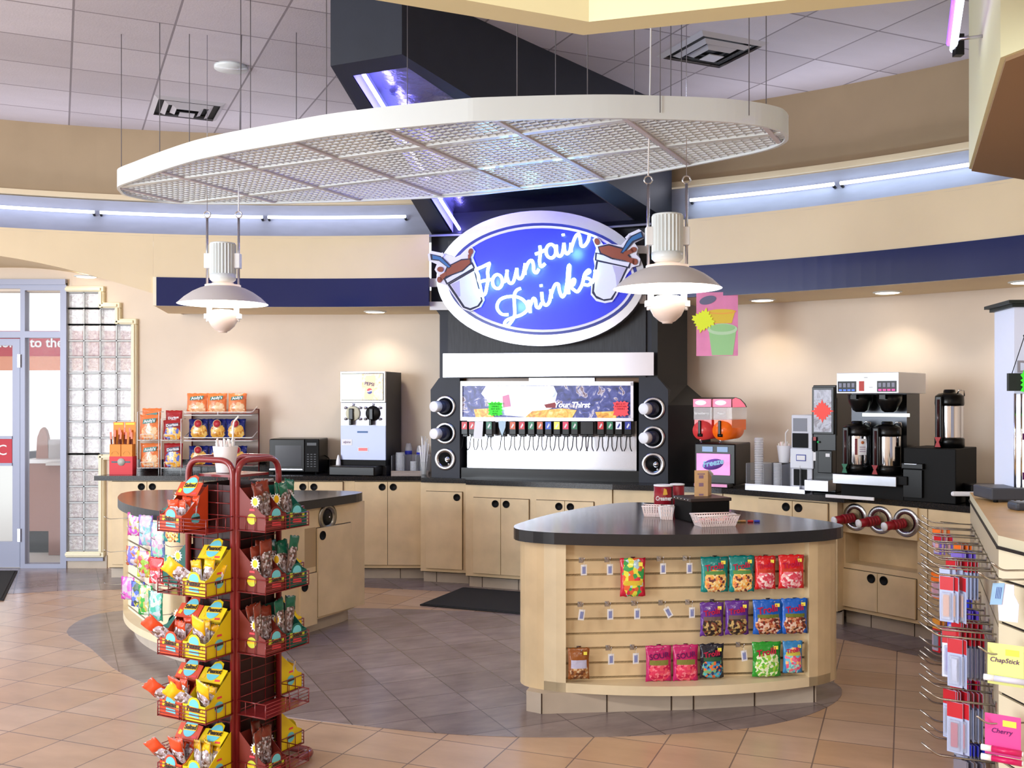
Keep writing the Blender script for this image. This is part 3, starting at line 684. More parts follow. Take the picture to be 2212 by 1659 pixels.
# bowl rings with speaker-like cup dispensers in both wings
i = 0
for u, vs in ((961, (878, 936, 992)), (1411, (883, 945, 1003))):
    for j, v_ in enumerate(vs):
        x, z = tw(u, v_, 0.01); big = (u > 1200)
        b = MB(); r0 = 0.096
        b.lathe([(r0, 0.0), (r0, 0.008), (r0*0.93, 0.014), (r0*0.62, 0.010), (r0*0.60, -0.03)], 34, M_steel, TR(x, -0.001, z) @ RX(PI/2)); rg = b.build('dispenser_ring', tower)
        b = MB(); b.cyl(r0*0.6, -0.05, 0.004, M_blkm, TR(x, -0.002, z) @ RX(PI/2), n=28); b.build('dispenser_tube', rg)
        if j < 2:
            T = TR(TP[0], TP[1], 0) @ RZ(TA) @ TR(x, -0.01, z)
            co = thing('cup_stack', 'white cup pushed out of the %s round dispenser in the %s wing of the tower' % (('upper', 'middle')[j], ('left', 'right')[int(big)]), 'cup', tuple(T.translation), TA, 'cups in the tower dispensers')
            A = RX(PI/2) @ RY(R(-20 if big else -16))
            b = MB(); b.cyl(0.055, 0.0, 0.10, mat('navy_cup_sleeve', (38, 42, 70), 0.4), A, n=24, r2=0.05); b.build('cup_rim', co)
            b = MB(); b.lathe([(0.049, 0.09), (0.045, 0.16), (0.043, 0.162), (0, 0.158)], 26, mat('white_cup', (240, 240, 245), 0.4), A); b.build('cup', co)
        else:
            for (dx, dz, r) in ((0.022, -0.002, 0.022), (0.034, -0.042, 0.009)):
                b = MB(); b.cyl(r, 0.004, 0.008, M_chrome, TR(x+dx, -0.002, z+dz) @ RX(PI/2), n=18); b.build('dispenser_clip', rg)
# silver band above the dispenser, sign bars
b = MB(); b.plate(tp([(957, 764), (1412, 761), (1412, 811), (957, 815)], 0.06), -0.06, -0.02, M_steel2); b.build('metal_band', tower)
b = MB()
for (u0, u1, v0, v1) in ((930, 1000, 602, 620), (930, 1000, 652, 670), (1340, 1404, 531, 548), (1340, 1396, 638, 656)):
    b.plate(tp([(u0, v1), (u1, v1), (u1, v0), (u0, v0)], 0.03), -0.05, -0.02, M_white).nx()
b.each('sign_bar', tower)
b = MB(); b.plate(tp([(990, 826), (1380, 826), (1380, 806), (990, 806)]), 0.10, 0.13, mat('painted_brown_reflection', (120, 84, 50), 0.3)); b.plate(tp([(1137, 826), (1280, 826), (1280, 806), (1137, 806)]), 0.08, 0.10, M_steel2); b.build('soffit_strip', tower)  # reflection under the silver band painted as a brown strip

# ---------------------------------------------------------------- oval sign
SG = thing('oval_sign', 'oval blue neon sign reading Fountain Drinks on the dark tower', 'sign', (TP[0], TP[1], 0), TA)
def ell(cu, cv, ru, rv, dy, n=64, tilt=0):
    return tp([(cu+ru*math.cos(2*PI*k/n), cv+rv*math.sin(2*PI*k/n)) for k in range(n)], dy)
def tpl(pts, dy0, dy1, m, nm, parent=None, d=None):
    bb = MB(); bb.plate(tp(pts, (dy0+dy1)/2), -dy1, -dy0, m); return bb.build(nm, parent or SG)
def ep(cu, cv, ru, rv, n=64): return [(cu+ru*math.cos(2*PI*k/n), cv+rv*math.sin(2*PI*k/n)) for k in range(n)]
tpl(ep(1171, 602.5, 224, 145.5), 0.06, 0.15, M_steel2, 'outer_frame')
b = MB(); navy = mat('sign_navy', (34, 50, 150), 0.3); sblue = mat('sign_blue_face', (30, 44, 190), 0.35, emit=0.28, ecol=(34, 40, 235)); swhite = mat('sign_white', (240, 240, 255), 0.4)
tpl(ep(1172, 602.5, 206, 121), 0.15, 0.156, navy, 'inner_border'); tpl(ep(1172, 602.5, 199, 115), 0.156, 0.160, swhite, 'inner_border'); tpl(ep(1172, 602.5, 193, 109.5), 0.160, 0.164, sblue, 'sign_face')
def c5(pts): return [(900+x/5.183, 440+y/5.183) for x, y in pts]
def c6(pts): return [(1180+x/5.183, 440+y/5.183) for x, y in pts]
def ellp(cx, cy, rx, ry, n=14, a0=0, a1=2*PI, rot=0): return [(cx+rx*math.cos(a0+(a1-a0)*k/n)*math.cos(rot)-ry*math.sin(a0+(a1-a0)*k/n)*math.sin(rot), cy+rx*math.cos(a0+(a1-a0)*k/n)*math.sin(rot)+ry*math.sin(a0+(a1-a0)*k/n)*math.cos(rot)) for k in range(n+1)]
word1 = [c5(s) for s in ([(655, 745), (700, 722), (740, 705), (790, 680), (825, 665)], [(660, 745), (690, 800), (700, 870), (760, 860), (835, 850)], [(815, 672), (795, 760), (800, 850), (785, 930), (770, 1000), (735, 1030), (705, 1005), (695, 960)],
         ellp(905, 872, 55, 78), [(955, 850), (990, 870), (1015, 745)], [(1012, 740), (1012, 820), (1040, 888), (1080, 878), (1105, 800), (1122, 722)], [(1122, 722), (1125, 800), (1150, 842), (1185, 815), (1205, 735), (1215, 668)],
         [(1215, 668), (1215, 720), (1212, 795)], [(1214, 750), (1250, 660), (1290, 635), (1308, 690), (1312, 750), (1340, 775), (1368, 730)], [(1380, 470), (1384, 560), (1376, 650), (1395, 705), (1440, 670)], [(1328, 565), (1385, 545), (1440, 518)])]
word1 += [c6(s) for s in (ellp(52, 532, 55, 76), [(112, 460), (116, 540), (140, 588), (180, 560), (198, 440)], [(198, 440), (205, 520), (232, 562), (268, 520), (276, 440)], [(188, 338), (191, 360)], [(276, 440), (280, 542)], [(280, 500), (322, 380), (362, 340), (380, 400), (392, 470), (430, 470), (470, 410), (484, 338)])]
word2 = [c5(s) for s in ([(1165, 948), (1115, 975), (1092, 1040), (1096, 1150), (1098, 1240), (1075, 1300), (1020, 1365), (985, 1345), (1010, 1305), (1080, 1275), (1170, 1245), (1235, 1195), (1268, 1120)],
         [(1025, 1242), (950, 1235), (900, 1165), (925, 1085), (1000, 1045), (1100, 1040), (1180, 1068), (1235, 1130), (1245, 1200)], [(1250, 1080), (1268, 1150), (1272, 1222)], [(1270, 1150), (1305, 1062), (1330, 1080), (1340, 1150), (1372, 1165), (1400, 1110)],
         [(1392, 905), (1395, 930)], [(1400, 990), (1410, 1090), (1445, 1138), (1485, 1100), (1500, 1020)], [(1500, 960), (1508, 1060)], [(1506, 1020), (1545, 915), (1585, 900), (1600, 980), (1632, 1045), (1670, 990)])]
word2 += [c6(s) for s in ([(215, 1000), (235, 860), (245, 720), (262, 690), (258, 800), (248, 920), (252, 1010)], [(250, 940), (290, 860), (318, 850), (305, 905), (270, 925), (310, 965), (350, 985), (390, 930), (410, 880)],
         [(410, 880), (430, 790), (475, 742), (485, 765), (440, 795), (425, 830), (480, 840), (505, 880), (470, 910), (425, 905)], [(545, 742), (548, 800), (515, 890)])]
for nm, ws in (('neon_word_fountain', word1), ('neon_word_drinks', word2)):
    b = MB()
    for s in ws:
        q = catmull([(x, y, 0) for x, y in s], 4, closed=False)
        b.tube([(tw(u, v, 0.195)[0], -0.195, tw(u, v, 0.195)[1]) for u, v, _ in q], 0.0135, M_neon, n=6)
    b.build(nm, SG)
for (u, v) in ((1060, 610), (1150, 580), (1240, 545), (1120, 660), (1210, 625)):
    x, z = tw(u, v, 0.2); l = bpy.data.lights.new('neon_glow', 'POINT'); l.energy = 2.6; l.color = (0.22, 0.60, 1.0); l.shadow_soft_size = 0.05
    lo = bpy.data.objects.new('neon_glow', l); C.objects.link(lo); lo.location = TR(TP[0], TP[1], 0) @ RZ(TA) @ Vector((x, -0.25, z))
# cup cut-outs
brown = mat('cola_brown', (150, 72, 44), 0.5); dk = mat('outline_navy', (26, 26, 60), 0.5); strawb = mat('straw_blue', (46, 110, 170), 0.45); cupw = mat('cup_print_white', (236, 236, 250), 0.5); cupg = mat('cup_print_shadow', (196, 190, 222), 0.5)
def cutout(cf, flip, label):
    m = (lambda p: cf([((1451-x+205 if False else x), y) for x, y in p]))
    # shapes digitised for the right-hand cup, mirrored and turned for the left one
    return None
def cup_set(cf, outline, cup_o, cup_in, shade, rim, liquid, drops, straw, crease, label):
    o = thing('cup_cutout', label, 'sign', (TP[0], TP[1], 0), TA, 'drink cup cut-outs on the oval sign')
    def L(pts, d0, d1, m, nm): return tpl(cf(pts), d0, d1, m, nm, o)
    L(outline, 0.166, 0.185, swhite, 'backing_board'); L(cup_o, 0.185, 0.187, dk, 'cup_outline'); L(cup_in, 0.187, 0.189, cupw, 'cup_body'); L(shade, 0.189, 0.190, cupg, 'cup_shadow')
    L([(x, y) for x, y in rim[0]], 0.189, 0.191, dk, 'rim_outline'); L(rim[1], 0.191, 0.193, cupw, 'cup_rim'); L(liquid[0], 0.191, 0.193, dk, 'drink_outline'); L(liquid[1], 0.193, 0.195, brown, 'drink')
    for d0_ in drops: L(d0_, 0.193, 0.197, brown, 'splash')
    L(straw[0], 0.195, 0.197, dk, 'straw_outline'); L(straw[1], 0.197, 0.199, strawb, 'straw'); L(crease, 0.199, 0.2, swhite, 'straw_crease')
cup_set(c6, [(520, 400), (560, 370), (600, 400), (640, 460), (700, 450), (840, 465), (900, 400), (920, 340), (1040, 285), (1100, 330), (1090, 390), (990, 440), (1030, 500), (1010, 570), (1055, 620), (1040, 690), (960, 715), (900, 800), (790, 1030), (740, 1100), (660, 1115), (560, 1090), (500, 1020), (510, 900), (545, 700), (530, 620), (560, 500)],
        [(560, 640), (920, 710), (770, 1020), (740, 1075), (650, 1090), (560, 1060), (512, 1000), (520, 880)], [(580, 650), (895, 715), (765, 995), (720, 1060), (640, 1070), (560, 1030), (535, 980), (545, 880)], [(740, 690), (890, 720), (790, 930), (775, 800)],
        ([(548, 545), (950, 640), (930, 725), (545, 635)], [(568, 560), (935, 655), (915, 705), (562, 625)]), ([(575, 480), (700, 450), (880, 500), (950, 600), (920, 660), (740, 625), (600, 560)], [(588, 490), (700, 468), (860, 512), (930, 600), (905, 640), (740, 605), (615, 550)]),
        [ellp(568, 425, 28, 40, rot=-0.3), ellp(975, 515, 36, 30, rot=-.3), [(860, 545), (960, 500), (985, 540), (900, 580)], ellp(990, 650, 32, 36), [(880, 590), (990, 615), (985, 680), (890, 640)]],
        ([(830, 550), (900, 420), (950, 360), (1070, 305), (1095, 380), (980, 430), (860, 560)], [(845, 545), (915, 420), (960, 372), (1058, 322), (1075, 370), (965, 418), (868, 540)]), [(880, 380), (915, 345), (935, 360), (900, 400)],
        'cola cup cut-out with blue straw at the right end of the oval sign')
cup_set(c5, [(130, 570), (170, 530), (270, 550), (370, 580), (440, 600), (520, 560), (570, 500), (620, 480), (655, 530), (630, 600), (670, 700), (690, 760), (760, 1080), (720, 1160), (600, 1210), (520, 1180), (340, 920), (250, 890), (215, 860), (240, 790), (205, 740), (230, 680), (140, 640)],
        [(345, 905), (650, 730), (740, 1090), (700, 1150), (600, 1195), (520, 1165)], [(375, 905), (640, 752), (722, 1080), (680, 1140), (600, 1170), (540, 1150)], [(385, 905), (480, 860), (490, 1030), (470, 1050)],
        ([(300, 840), (625, 655), (655, 725), (335, 905)], [(325, 845), (615, 680), (635, 715), (345, 885)]), ([(300, 790), (340, 700), (500, 620), (610, 610), (615, 670), (520, 760), (320, 830)], [(315, 795), (350, 710), (500, 635), (595, 625), (600, 665), (510, 745), (325, 815)]),
        [ellp(605, 535, 26, 36, rot=0.3), [(575, 570), (615, 560), (600, 610), (575, 620)], ellp(265, 735, 36, 30), ellp(255, 850, 26, 34), [(260, 800), (330, 760), (330, 810), (270, 870)]],
        ([(150, 560), (280, 590), (320, 630), (390, 700), (360, 725), (250, 640), (160, 630)], [(175, 575), (270, 600), (310, 640), (375, 705), (355, 715), (250, 628), (180, 620)]), [(255, 560), (290, 545), (310, 580), (280, 600)],
        'cola cup cut-out with blue straw at the left end of the oval sign')

# ---------------------------------------------------------------- fountain drink dispenser
dz_ = thing('drink_dispenser', 'wide steel fountain dispenser with a lit header and a row of drink valves', 'dispenser', (TP[0], TP[1], 0), TA)
b = MB(); b.plate(tp([(993, 1033), (1380, 1043), (1380, 817), (993, 817)]), 0.38, 0.40, M_blkm); b.build('back_panel', dz_)
b = MB(); b.plate(tp([(1009, 1012), (1375, 1018), (1375, 910), (1009, 905)], -0.10), 0.10, 0.13, M_steel); b.build('splash_panel', dz_)
b = MB(); b.plate(tp([(994, 1033), (1380, 1042), (1380, 1018), (994, 1010)], -0.02), 0.02, 0.36, M_blk); b.build('drip_tray', dz_)
b = MB(); b.plate(tp([(995, 906), (1369, 908), (1369, 824), (995, 824)], -0.03), 0.03, 0.20, M_steel2); hd = b.build('header_box', dz_)
# header artwork: night-blue splash picture
def art(name, stops, scale, seed=0, emit=0.6, dist=2.0, kind='noise'):
    m = bpy.data.materials.new(name); m.use_nodes = True; MATS[name] = m; nt = m.node_tree; N = nt.nodes; L = nt.links; bs = N['Principled BSDF']
    tc = N.new('ShaderNodeTexCoord'); mp = N.new('ShaderNodeMapping'); mp.inputs['Location'].default_value = (seed, seed*1.7, seed*0.3); L.new(tc.outputs['Object'], mp.inputs[0])
    if kind == 'noise':
        n = N.new('ShaderNodeTexNoise'); n.inputs['Scale'].default_value = scale; n.inputs['Detail'].default_value = 6; n.inputs['Distortion'].default_value = dist; out = n.outputs['Fac']
    else:
        n = N.new('ShaderNodeTexVoronoi'); n.inputs['Scale'].default_value = scale; s_ = N.new('ShaderNodeSeparateColor'); L.new(n.outputs['Color'], s_.inputs[0]); out = s_.outputs[0]
    L.new(mp.outputs[0], n.inputs['Vector'])
    cr = N.new('ShaderNodeValToRGB'); el = cr.color_ramp.elements
    while len(el) > 1: el.remove(el[-1])
    el[0].position = stops[0][0]; el[0].color = (*lin(stops[0][1]), 1)
    for p_, c_ in stops[1:]:
        e_ = el.new(p_); e_.color = (*lin(c_), 1)
    L.new(out, cr.inputs[0]); L.new(cr.outputs[0], bs.inputs['Base Color']); bs.inputs['Roughness'].default_value = 0.35
    if emit: L.new(cr.outputs[0], bs.inputs['Emission Color']); bs.inputs['Emission Strength'].default_value = emit
    return m
M_art = art('header_splash_art', [(0.25, (24, 22, 56)), (0.45, (56, 64, 140)), (0.56, (84, 92, 168)), (0.62, (220, 214, 226)), (0.67, (120, 90, 110)), (0.8, (40, 32, 62))], 15, 3, 0.1, dist=1.0)
M_artw = art('header_glare_art', [(0.3, (150, 160, 200)), (0.5, (245, 246, 255)), (0.7, (255, 250, 240))], 6, 5, 0.7)
M_arty = art('header_amber_art', [(0.3, (190, 110, 30)), (0.5, (240, 180, 60)), (0.7, (255, 226, 150))], 14, 5, 0.25)
hy = lambda d0, d1, pts, m, nm, par=hd: (lambda bb: bb.plate(tp(pts, -0.03), d0, d1, m).build(nm, par))(MB())
hy(0.026, 0.031, [(998, 902), (1363, 904), (1363, 833), (998, 833)], M_art, 'header_picture')
hy(0.024, 0.027, [(1078, 896), (1140, 901), (1196, 880), (1204, 850), (1196, 834), (1050, 834), (1040, 850)], M_artw, 'header_picture')
for pts in ([(1024, 884), (1060, 882), (1068, 901), (1028, 901)], [(1135, 901), (1150, 888), (1215, 882), (1246, 886), (1236, 903)], [(1286, 890), (1330, 888), (1332, 904), (1292, 904)]): hy(0.022, 0.025, pts, M_arty, 'header_picture')
hy(0.021, 0.024, [(1176, 874), (1200, 869), (1202, 881), (1180, 881)], mat('header_red', (150, 30, 40), 0.4), 'header_picture')
hy(0.018, 0.023, [(1086, 856), (1100, 852), (1104, 878), (1088, 880)], mat('header_pink', (240, 150, 190), 0.4), 'header_picture')
x, z = tw(1234, 875, 0.0); text('Your Thirst', 0.064, mat('white_print', (250, 250, 250), .4, emit=.6), hd, 'lettering', TR(x, 0.012, z), shear=0.25, bold=0.03)
hy(0.010, 0.03, [(995, 833), (1369, 833), (1369, 824), (995, 824)], M_steel2, 'frame_rail'); hy(0.010, 0.03, [(995, 908), (1369, 910), (1369, 903), (995, 901)], M_steel2, 'frame_rail'); hy(0.010, 0.03, [(995, 906), (1000, 906), (1000, 826), (995, 826)], M_steel2, 'frame_rail'); hy(0.010, 0.03, [(1363, 906), (1369, 906), (1369, 826), (1363, 826)], M_steel2, 'frame_rail')
def star(cu, cv, r1, r2, n=16, sq=False):
    return [(cu+(r1 if k % 2 else r2)*(math.cos(PI*k/n))*(1.0/max(abs(math.cos(PI*k/n)), abs(math.sin(PI*k/n))) if sq else 1), cv+(r1 if k % 2 else r2)*(math.sin(PI*k/n))*(1.0/max(abs(math.cos(PI*k/n)), abs(math.sin(PI*k/n))) if sq else 1)) for k in range(2*n)]
def tburst(cu, cv, r1, r2, m, label, lines, tc):
    o = thing('starburst_card', label, 'card', (TP[0], TP[1], 0), TA)
    bb = MB(); bb.plate(tp(star(cu, cv, r1, r2, 14, True), 0.0), -0.0, 0.003, m); bb.build('card', o)
    for i, s in enumerate(lines):
        x, z = tw(cu, cv-10+i*5.2, 0.0); text(s, 0.019, tc, o, 'lettering', TR(x, -0.001, z), bold=0.01)
tburst(1070, 883, 16, 13, mat('neon_green_card', (70, 250, 60), 0.6, emit=0.15), 'bright green starburst price card on the dispenser header', ['FOUNTAIN', 'DRINKS', 'ANY SIZE', '32 OZ', 'REFILL'], mat('green_ink', (10, 120, 20), 0.6))
tburst(1341, 883, 17, 14, mat('neon_coral_card', (255, 84, 92), 0.6, emit=0.15), 'coral red starburst price card on the dispenser header', ['MIX & FIT', 'FOUNTAIN', 'DRINKS'], mat('red_ink', (170, 10, 30), 0.6))
# valves
cols = [(196, 26, 40), (196, 26, 40), None, (20, 110, 80), 0, (200, 84, 40), (196, 26, 50), (30, 120, 80), (196, 90, 50), (50, 90, 190), (240, 232, 90), (220, 50, 90), (24, 110, 70), 0, 0, (196, 30, 40), (30, 120, 80), (226, 226, 236), (40, 50, 150)]
xs = [1004, 1020, 1037, 1057, 1086, 1108, 1128, 1148, 1167, 1185, 1203.5, 1222.5, 1241.5, 1262, 1275, 1298, 1318, 1337, 1357]
for i, (u, c_) in enumerate(zip(xs, cols)):
    x, z = tw(u, 923, 0.04); va = MB(); hw = 0.030
    va.cbox(x-hw, x+hw, -0.05, 0.04, z-0.062, z+0.050, 0.005, M_blk); va.box(x-0.02, x+0.02, -0.03, 0.03, z-0.080, z-0.06, M_blk)
    vo = va.build('drink_valve', dz_)
    if c_:
        bb = MB(); bb.box(x-hw+0.006, x+hw-0.006, -0.053, -0.05, z-0.016, z+0.046, mat('valve_label_%d' % i, c_, 0.35, emit=0.15)); lb = bb.build('valve_label', vo)
        bb = MB(); bb.plate([(x-0.012, z), (x+0.006, z+0.034), (x+0.014, z+0.02), (x-0.004, z-0.008)], -0.0545, -0.053, M_white if c_ != (226, 226, 236) else navy); bb.build('label_mark', lb)
    bb = MB()
    for sx in (-1, 1):
        bb.tube(catmull([(x+sx*0.012, -0.03, z-0.075), (x+sx*0.016, -0.045, z-0.12), (x+sx*0.018, -0.05, z-0.16), (x+sx*0.032, -0.055, z-0.195)], 4, closed=False), 0.0042, M_blkm, n=5).nx()
    bb.each('lever', vo)
for u, m_, lab, shp in ((1036, M_paper, 'white paper notice hanging over the third drink valve', [(-.035, 0.05), (.04, .05), (.03, -.10), (-.05, -.095)]), (1086, mat('pale_blue_card', (190, 216, 232), .6), 'pale blue pointed tag over the left blank valves', [(-.032, .055), (.034, .055), (.03, .0), (.002, -.075), (-.028, .0)])):
    x, z = tw(u, 923, 0.04); o = thing('paper_tag', lab, 'tag', (TP[0], TP[1], 0), TA); bb = MB(); bb.plate([(x+a, z+c) for a, c in shp], -0.062, -0.060, m_); bb.build('paper', o)
    bb = MB(); bb.tube([(x, -0.061, z+.05), (x, -0.05, z+.066)], 0.002, M_steel, n=5); bb.build('pin', o)
# ================================================================ CANOPY
ZCAN = 3.03
cb = [(253, 405), (256, 413), (273, 424), (340, 437), (400, 441), (500, 442), (598, 441), (775, 436), (980, 426), (1114, 413), (1291, 394), (1458, 366), (1599, 339), (1666, 323), (1697, 309),
      (1703.5, 298), (1697, 288), (1682, 280), (1632, 270), (1549, 262), (1415, 257), (1281, 255), (1060, 260), (980, 265), (825, 280), (708, 294), (618, 309), (524, 325), (457, 338), (407, 350), (340, 371), (290, 389), (262, 399)]
cp = [atz(u, v, ZCAN) for u, v in cb]
CP = catmull(cp, 5)
cc = (sum(p[0] for p in CP)/len(CP), sum(p[1] for p in CP)/len(CP))
can = thing('ceiling_canopy', 'large oval white louvred canopy hanging on thin wires below the ceiling', 'canopy', (cc[0], cc[1], ZCAN))
LP = [(x-cc[0], y-cc[1]) for x, y in CP]
def shrink(P, t):
    out = []; n = len(P)
    for i in range(n):
        d = Vector((P[(i+1) % n][0]-P[i-1][0], P[(i+1) % n][1]-P[i-1][1])).normalized(); out.append((P[i][0]+d.y*t, P[i][1]-d.x*t))
    return out
sgn = 1 if sum(LP[i][0]*LP[(i+1) % len(LP)][1]-LP[(i+1) % len(LP)][0]*LP[i][1] for i in range(len(LP))) < 0 else -1
IN = shrink(LP, 0.02*sgn)
b = MB(); n = len(LP); v = [(x, y, 0) for x, y in LP]+[(x, y, 0.12) for x, y in LP]+[(x, y, 0) for x, y in IN]+[(x, y, 0.12) for x, y in IN]
f = []
for i in range(n):
    j = (i+1) % n; f += [(i, j, n+j, n+i), (2*n+j, 2*n+i, 3*n+i, 3*n+j), (j, i, 2*n+i, 2*n+j), (n+i, n+j, 3*n+j, 3*n+i)]
b.add(v, f, M_whitegl, None, False); rim = b.build('canopy_rim', can)
def clip(P, p, d):
    """segments of the line p+t d inside polygon P"""
    ts = []
    for i in range(len(P)):
        a, c = P[i], P[(i+1) % len(P)]; ex, ey = c[0]-a[0], c[1]-a[1]; den = d[0]*ey-d[1]*ex
        if abs(den) < 1e-9: continue
        t = ((a[0]-p[0])*ey-(a[1]-p[1])*ex)/den; s = ((a[0]-p[0])*d[1]-(a[1]-p[1])*d[0])/den
        if 0 <= s < 1: ts.append(t)
    ts.sort(); return [(ts[k], ts[k+1]) for k in range(0, len(ts)-1, 2)]
ga = R(26.5); dA = (math.sin(ga), math.cos(ga)); dB = (math.cos(ga), -math.sin(ga))
def bars(b, P, off, pitch, d, nrm, w_, z0, z1, m):
    k = -60
    while k < 60:
        s = off+k*pitch; k += 1
        p = (nrm[0]*s, nrm[1]*s)
        for t0, t1 in clip(P, p, d):
            a = (p[0]+d[0]*t0, p[1]+d[1]*t0); c = (p[0]+d[0]*t1, p[1]+d[1]*t1)
            if t1-t0 < 0.02: continue
            q = (nrm[0]*w_/2, nrm[1]*w_/2)
            b.prism([(a[0]+q[0], a[1]+q[1]), (c[0]+q[0], c[1]+q[1]), (c[0]-q[0], c[1]-q[1]), (a[0]-q[0], a[1]-q[1])], z0, z1, m)
# phase of the main tees: one passes through the photo point (825,280)
q = atz(825, 281, ZCAN); q = (q[0]-cc[0], q[1]-cc[1]); offA = q[0]*dB[0]+q[1]*dB[1]
q = atz(482, 378, ZCAN); q = (q[0]-cc[0], q[1]-cc[1]); offB = q[0]*dA[0]+q[1]*dA[1]
M_tee = mat('canopy_tee', (216, 208, 214), 0.45)
b = MB(); bars(b, IN, offA, 0.61, dA, dB, 0.026, 0.004, 0.03, M_tee); b.build('main_tees', can)
b = MB(); bars(b, IN, offB, 0.61, dB, dA, 0.045, 0.006, 0.03, M_whitegl); b.build('cross_tees', can)
b = MB(); bars(b, IN, offB+0.0254, 0.0508, dB, dA, 0.0075, 0.012, 0.022, M_whitegl); bars(b, IN, offA+0.02, 0.0508, dA, dB, 0.0032, 0.012, 0.018, M_whitegl)
lv = b.build('louver_grid', can)
for (u, v) in ((262, 402), (345, 388), (409, 402), (520, 350), (541, 350), (705, 300), (1117, 262), (1269, 262), (1370, 300), (1426, 256), (1449, 300), (1472, 345), (1618, 262), (1655, 300), (880, 340), (1010, 380), (1200, 330), (640, 400)):
    x, y = atz(u, v, ZCAN); b = MB(); b.tube([(x-cc[0], y-cc[1], 0.03), (x-cc[0], y-cc[1], ZC-ZCAN)], 0.0028, mat('hanger_wire', (110, 106, 110), 0.5), n=4)
    inside = any(t0 <= 0 <= t1 for t0, t1 in clip(LP, (x-cc[0], y-cc[1]), (1, 0)))
    b.build('hanger_wire', can)

# ================================================================ PENDANT LAMPS
def pendant(u, v_rim, Y, label, cord_u):
    x = Xof(u, Y); z = Zof(v_rim, Y)
    o = thing('pendant_lamp', label, 'lamp', (x, Y, z), 0, 'white pendant lamps over the islands')
    b = MB(); rr = 0.298
    prof = [(0.11, 0.118), (0.15, 0.105), (0.20, 0.08), (0.25, 0.045), (0.285, 0.012), (rr, 0.0), (0.292, 0.002), (0.28, 0.008), (0.245, 0.036), (0.195, 0.07), (0.14, 0.095), (0.10, 0.105)]
    b.shell(prof[:6], 48, mat('shade_outer', (214, 206, 202), 0.5)); sh = b.build('lamp_shade', o)
    b = MB(); b.shell(prof[5:], 48, M_lamp); b.build('shade_lining', sh)
    b = MB(); b.lathe([(0.10, 0.10), (0.118, 0.12), (0.118, 0.128), (0.075, 0.132), (0.072, 0.14)], 36, mat('warm_enamel', (250, 226, 206), 0.4, emit=0.35)); b.build('shade_collar', o)
    nfin = 26; prof = []
    b = MB()
    v = []; f = []
    for z_ in (0.20, 0.40):
        for k in range(nfin*2): r_ = 0.088 if k % 2 else 0.076; a = PI*k/nfin; v.append((r_*math.cos(a), r_*math.sin(a), z_))
    N_ = nfin*2
    for k in range(N_): f.append((k, (k+1) % N_, N_+(k+1) % N_, N_+k))
    f += [tuple(range(N_)), tuple(range(N_, 2*N_))]
    b.add(v, f, M_whitegl); b.lathe([(0.0, 0.148), (0.07, 0.15), (0.086, 0.165), (0.088, 0.20), (0.0, 0.2)], 36, M_whitegl); b.lathe([(0.086, 0.4), (0.082, 0.41), (0, 0.412)], 36, M_whitegl); b.build('ballast_housing', o)
    b = MB()
    for s in (-1, 1):
        b.tube([(s*0.106, 0, 0.12), (s*0.106, 0, 0.58)], 0.0085, M_steel2, n=8)
        b.tube([(s*0.106+0.022*math.cos(t), 0, 0.602+0.022*math.sin(t)) for t in [2*PI*k/16 for k in range(16)]], 0.0045, M_chrome, n=6, closed=True).nx()
    b.each('support_rod', o)
    b = MB()
    for s in (-1, 1): b.cbox(s*0.100-0.02, s*0.100+0.02, -0.03, 0.03, 0.24, 0.34, 0.004, M_white).nx()
    b.each('rod_clamp', o)
    b = MB()
    for s in (-1, 1): b.nx(); b.cbox(s*0.092-0.016, s*0.092+0.016, -0.01, 0.01, -0.11, 0.09, 0.003, mat('warm_white_strap', (255, 244, 238), 0.4, emit=0.3)); b.cbox(s*0.105-0.018, s*0.105+0.018, -0.022, 0.022, -0.10, -0.066, 0.003, M_white); b.cyl(0.009, -0.118, -0.1, M_white, TR(s*0.105, 0, 0), n=10)
    b.each('bowl_strap', o)
    b = MB(); b.lathe([(0.098, -0.055), (0.101, -0.075), (0.094, -0.115), (0.076, -0.15), (0.045, -0.178), (0.028, -0.186), (0.028, -0.191), (0, -0.191)], 36, mat('opal_bowl', (236, 216, 204), 0.35, emit=0.05)); b.lathe([(0.0, -0.035), (0.06, -0.04), (0.09, -0.05), (0.098, -0.06)], 36, M_lamp); b.build('lamp_bowl', o)
    b = MB()
    for s in (-1, 1):
        top = ZC-z
        if s == cord_u and s == -1: b.tube([(s*0.106, 0, 0.624), (s*0.106+0.012, 0, 1.2), (s*0.09, 0.0, 1.55), (s*0.106+0.05, 0, top)], 0.0048, M_white, n=6)
        elif s == cord_u: b.tube([(s*0.106, 0, 0.624), (s*0.106, 0, 0.80)], 0.0048, M_white, n=6); b.tube([(s*0.106, 0, 0.80), (s*0.106+0.02, 0, top)], 0.003, MATS['hanger_wire'], n=5)
        else: b.tube([(s*0.106, 0, 0.624), (s*0.106, 0, top)], 0.0022, M_steel2, n=4)
        b.nx()
    b.each('suspension_cable', o)
    l = bpy.data.lights.new('pendant_light', 'POINT'); l.energy = 7; l.color = (1.0, 0.93, 0.86); l.shadow_soft_size = 0.05
    lo = bpy.data.objects.new('pendant_light', l); C.objects.link(lo); lo.location = (x, Y, z+0.03)
pendant(481.5, 657, 6.7, 'white enamel pendant lamp on the left, over the left island', 1)
pendant(1441.5, 624, 5.5, 'white enamel pendant lamp on the right, in front of the oval sign', -1)

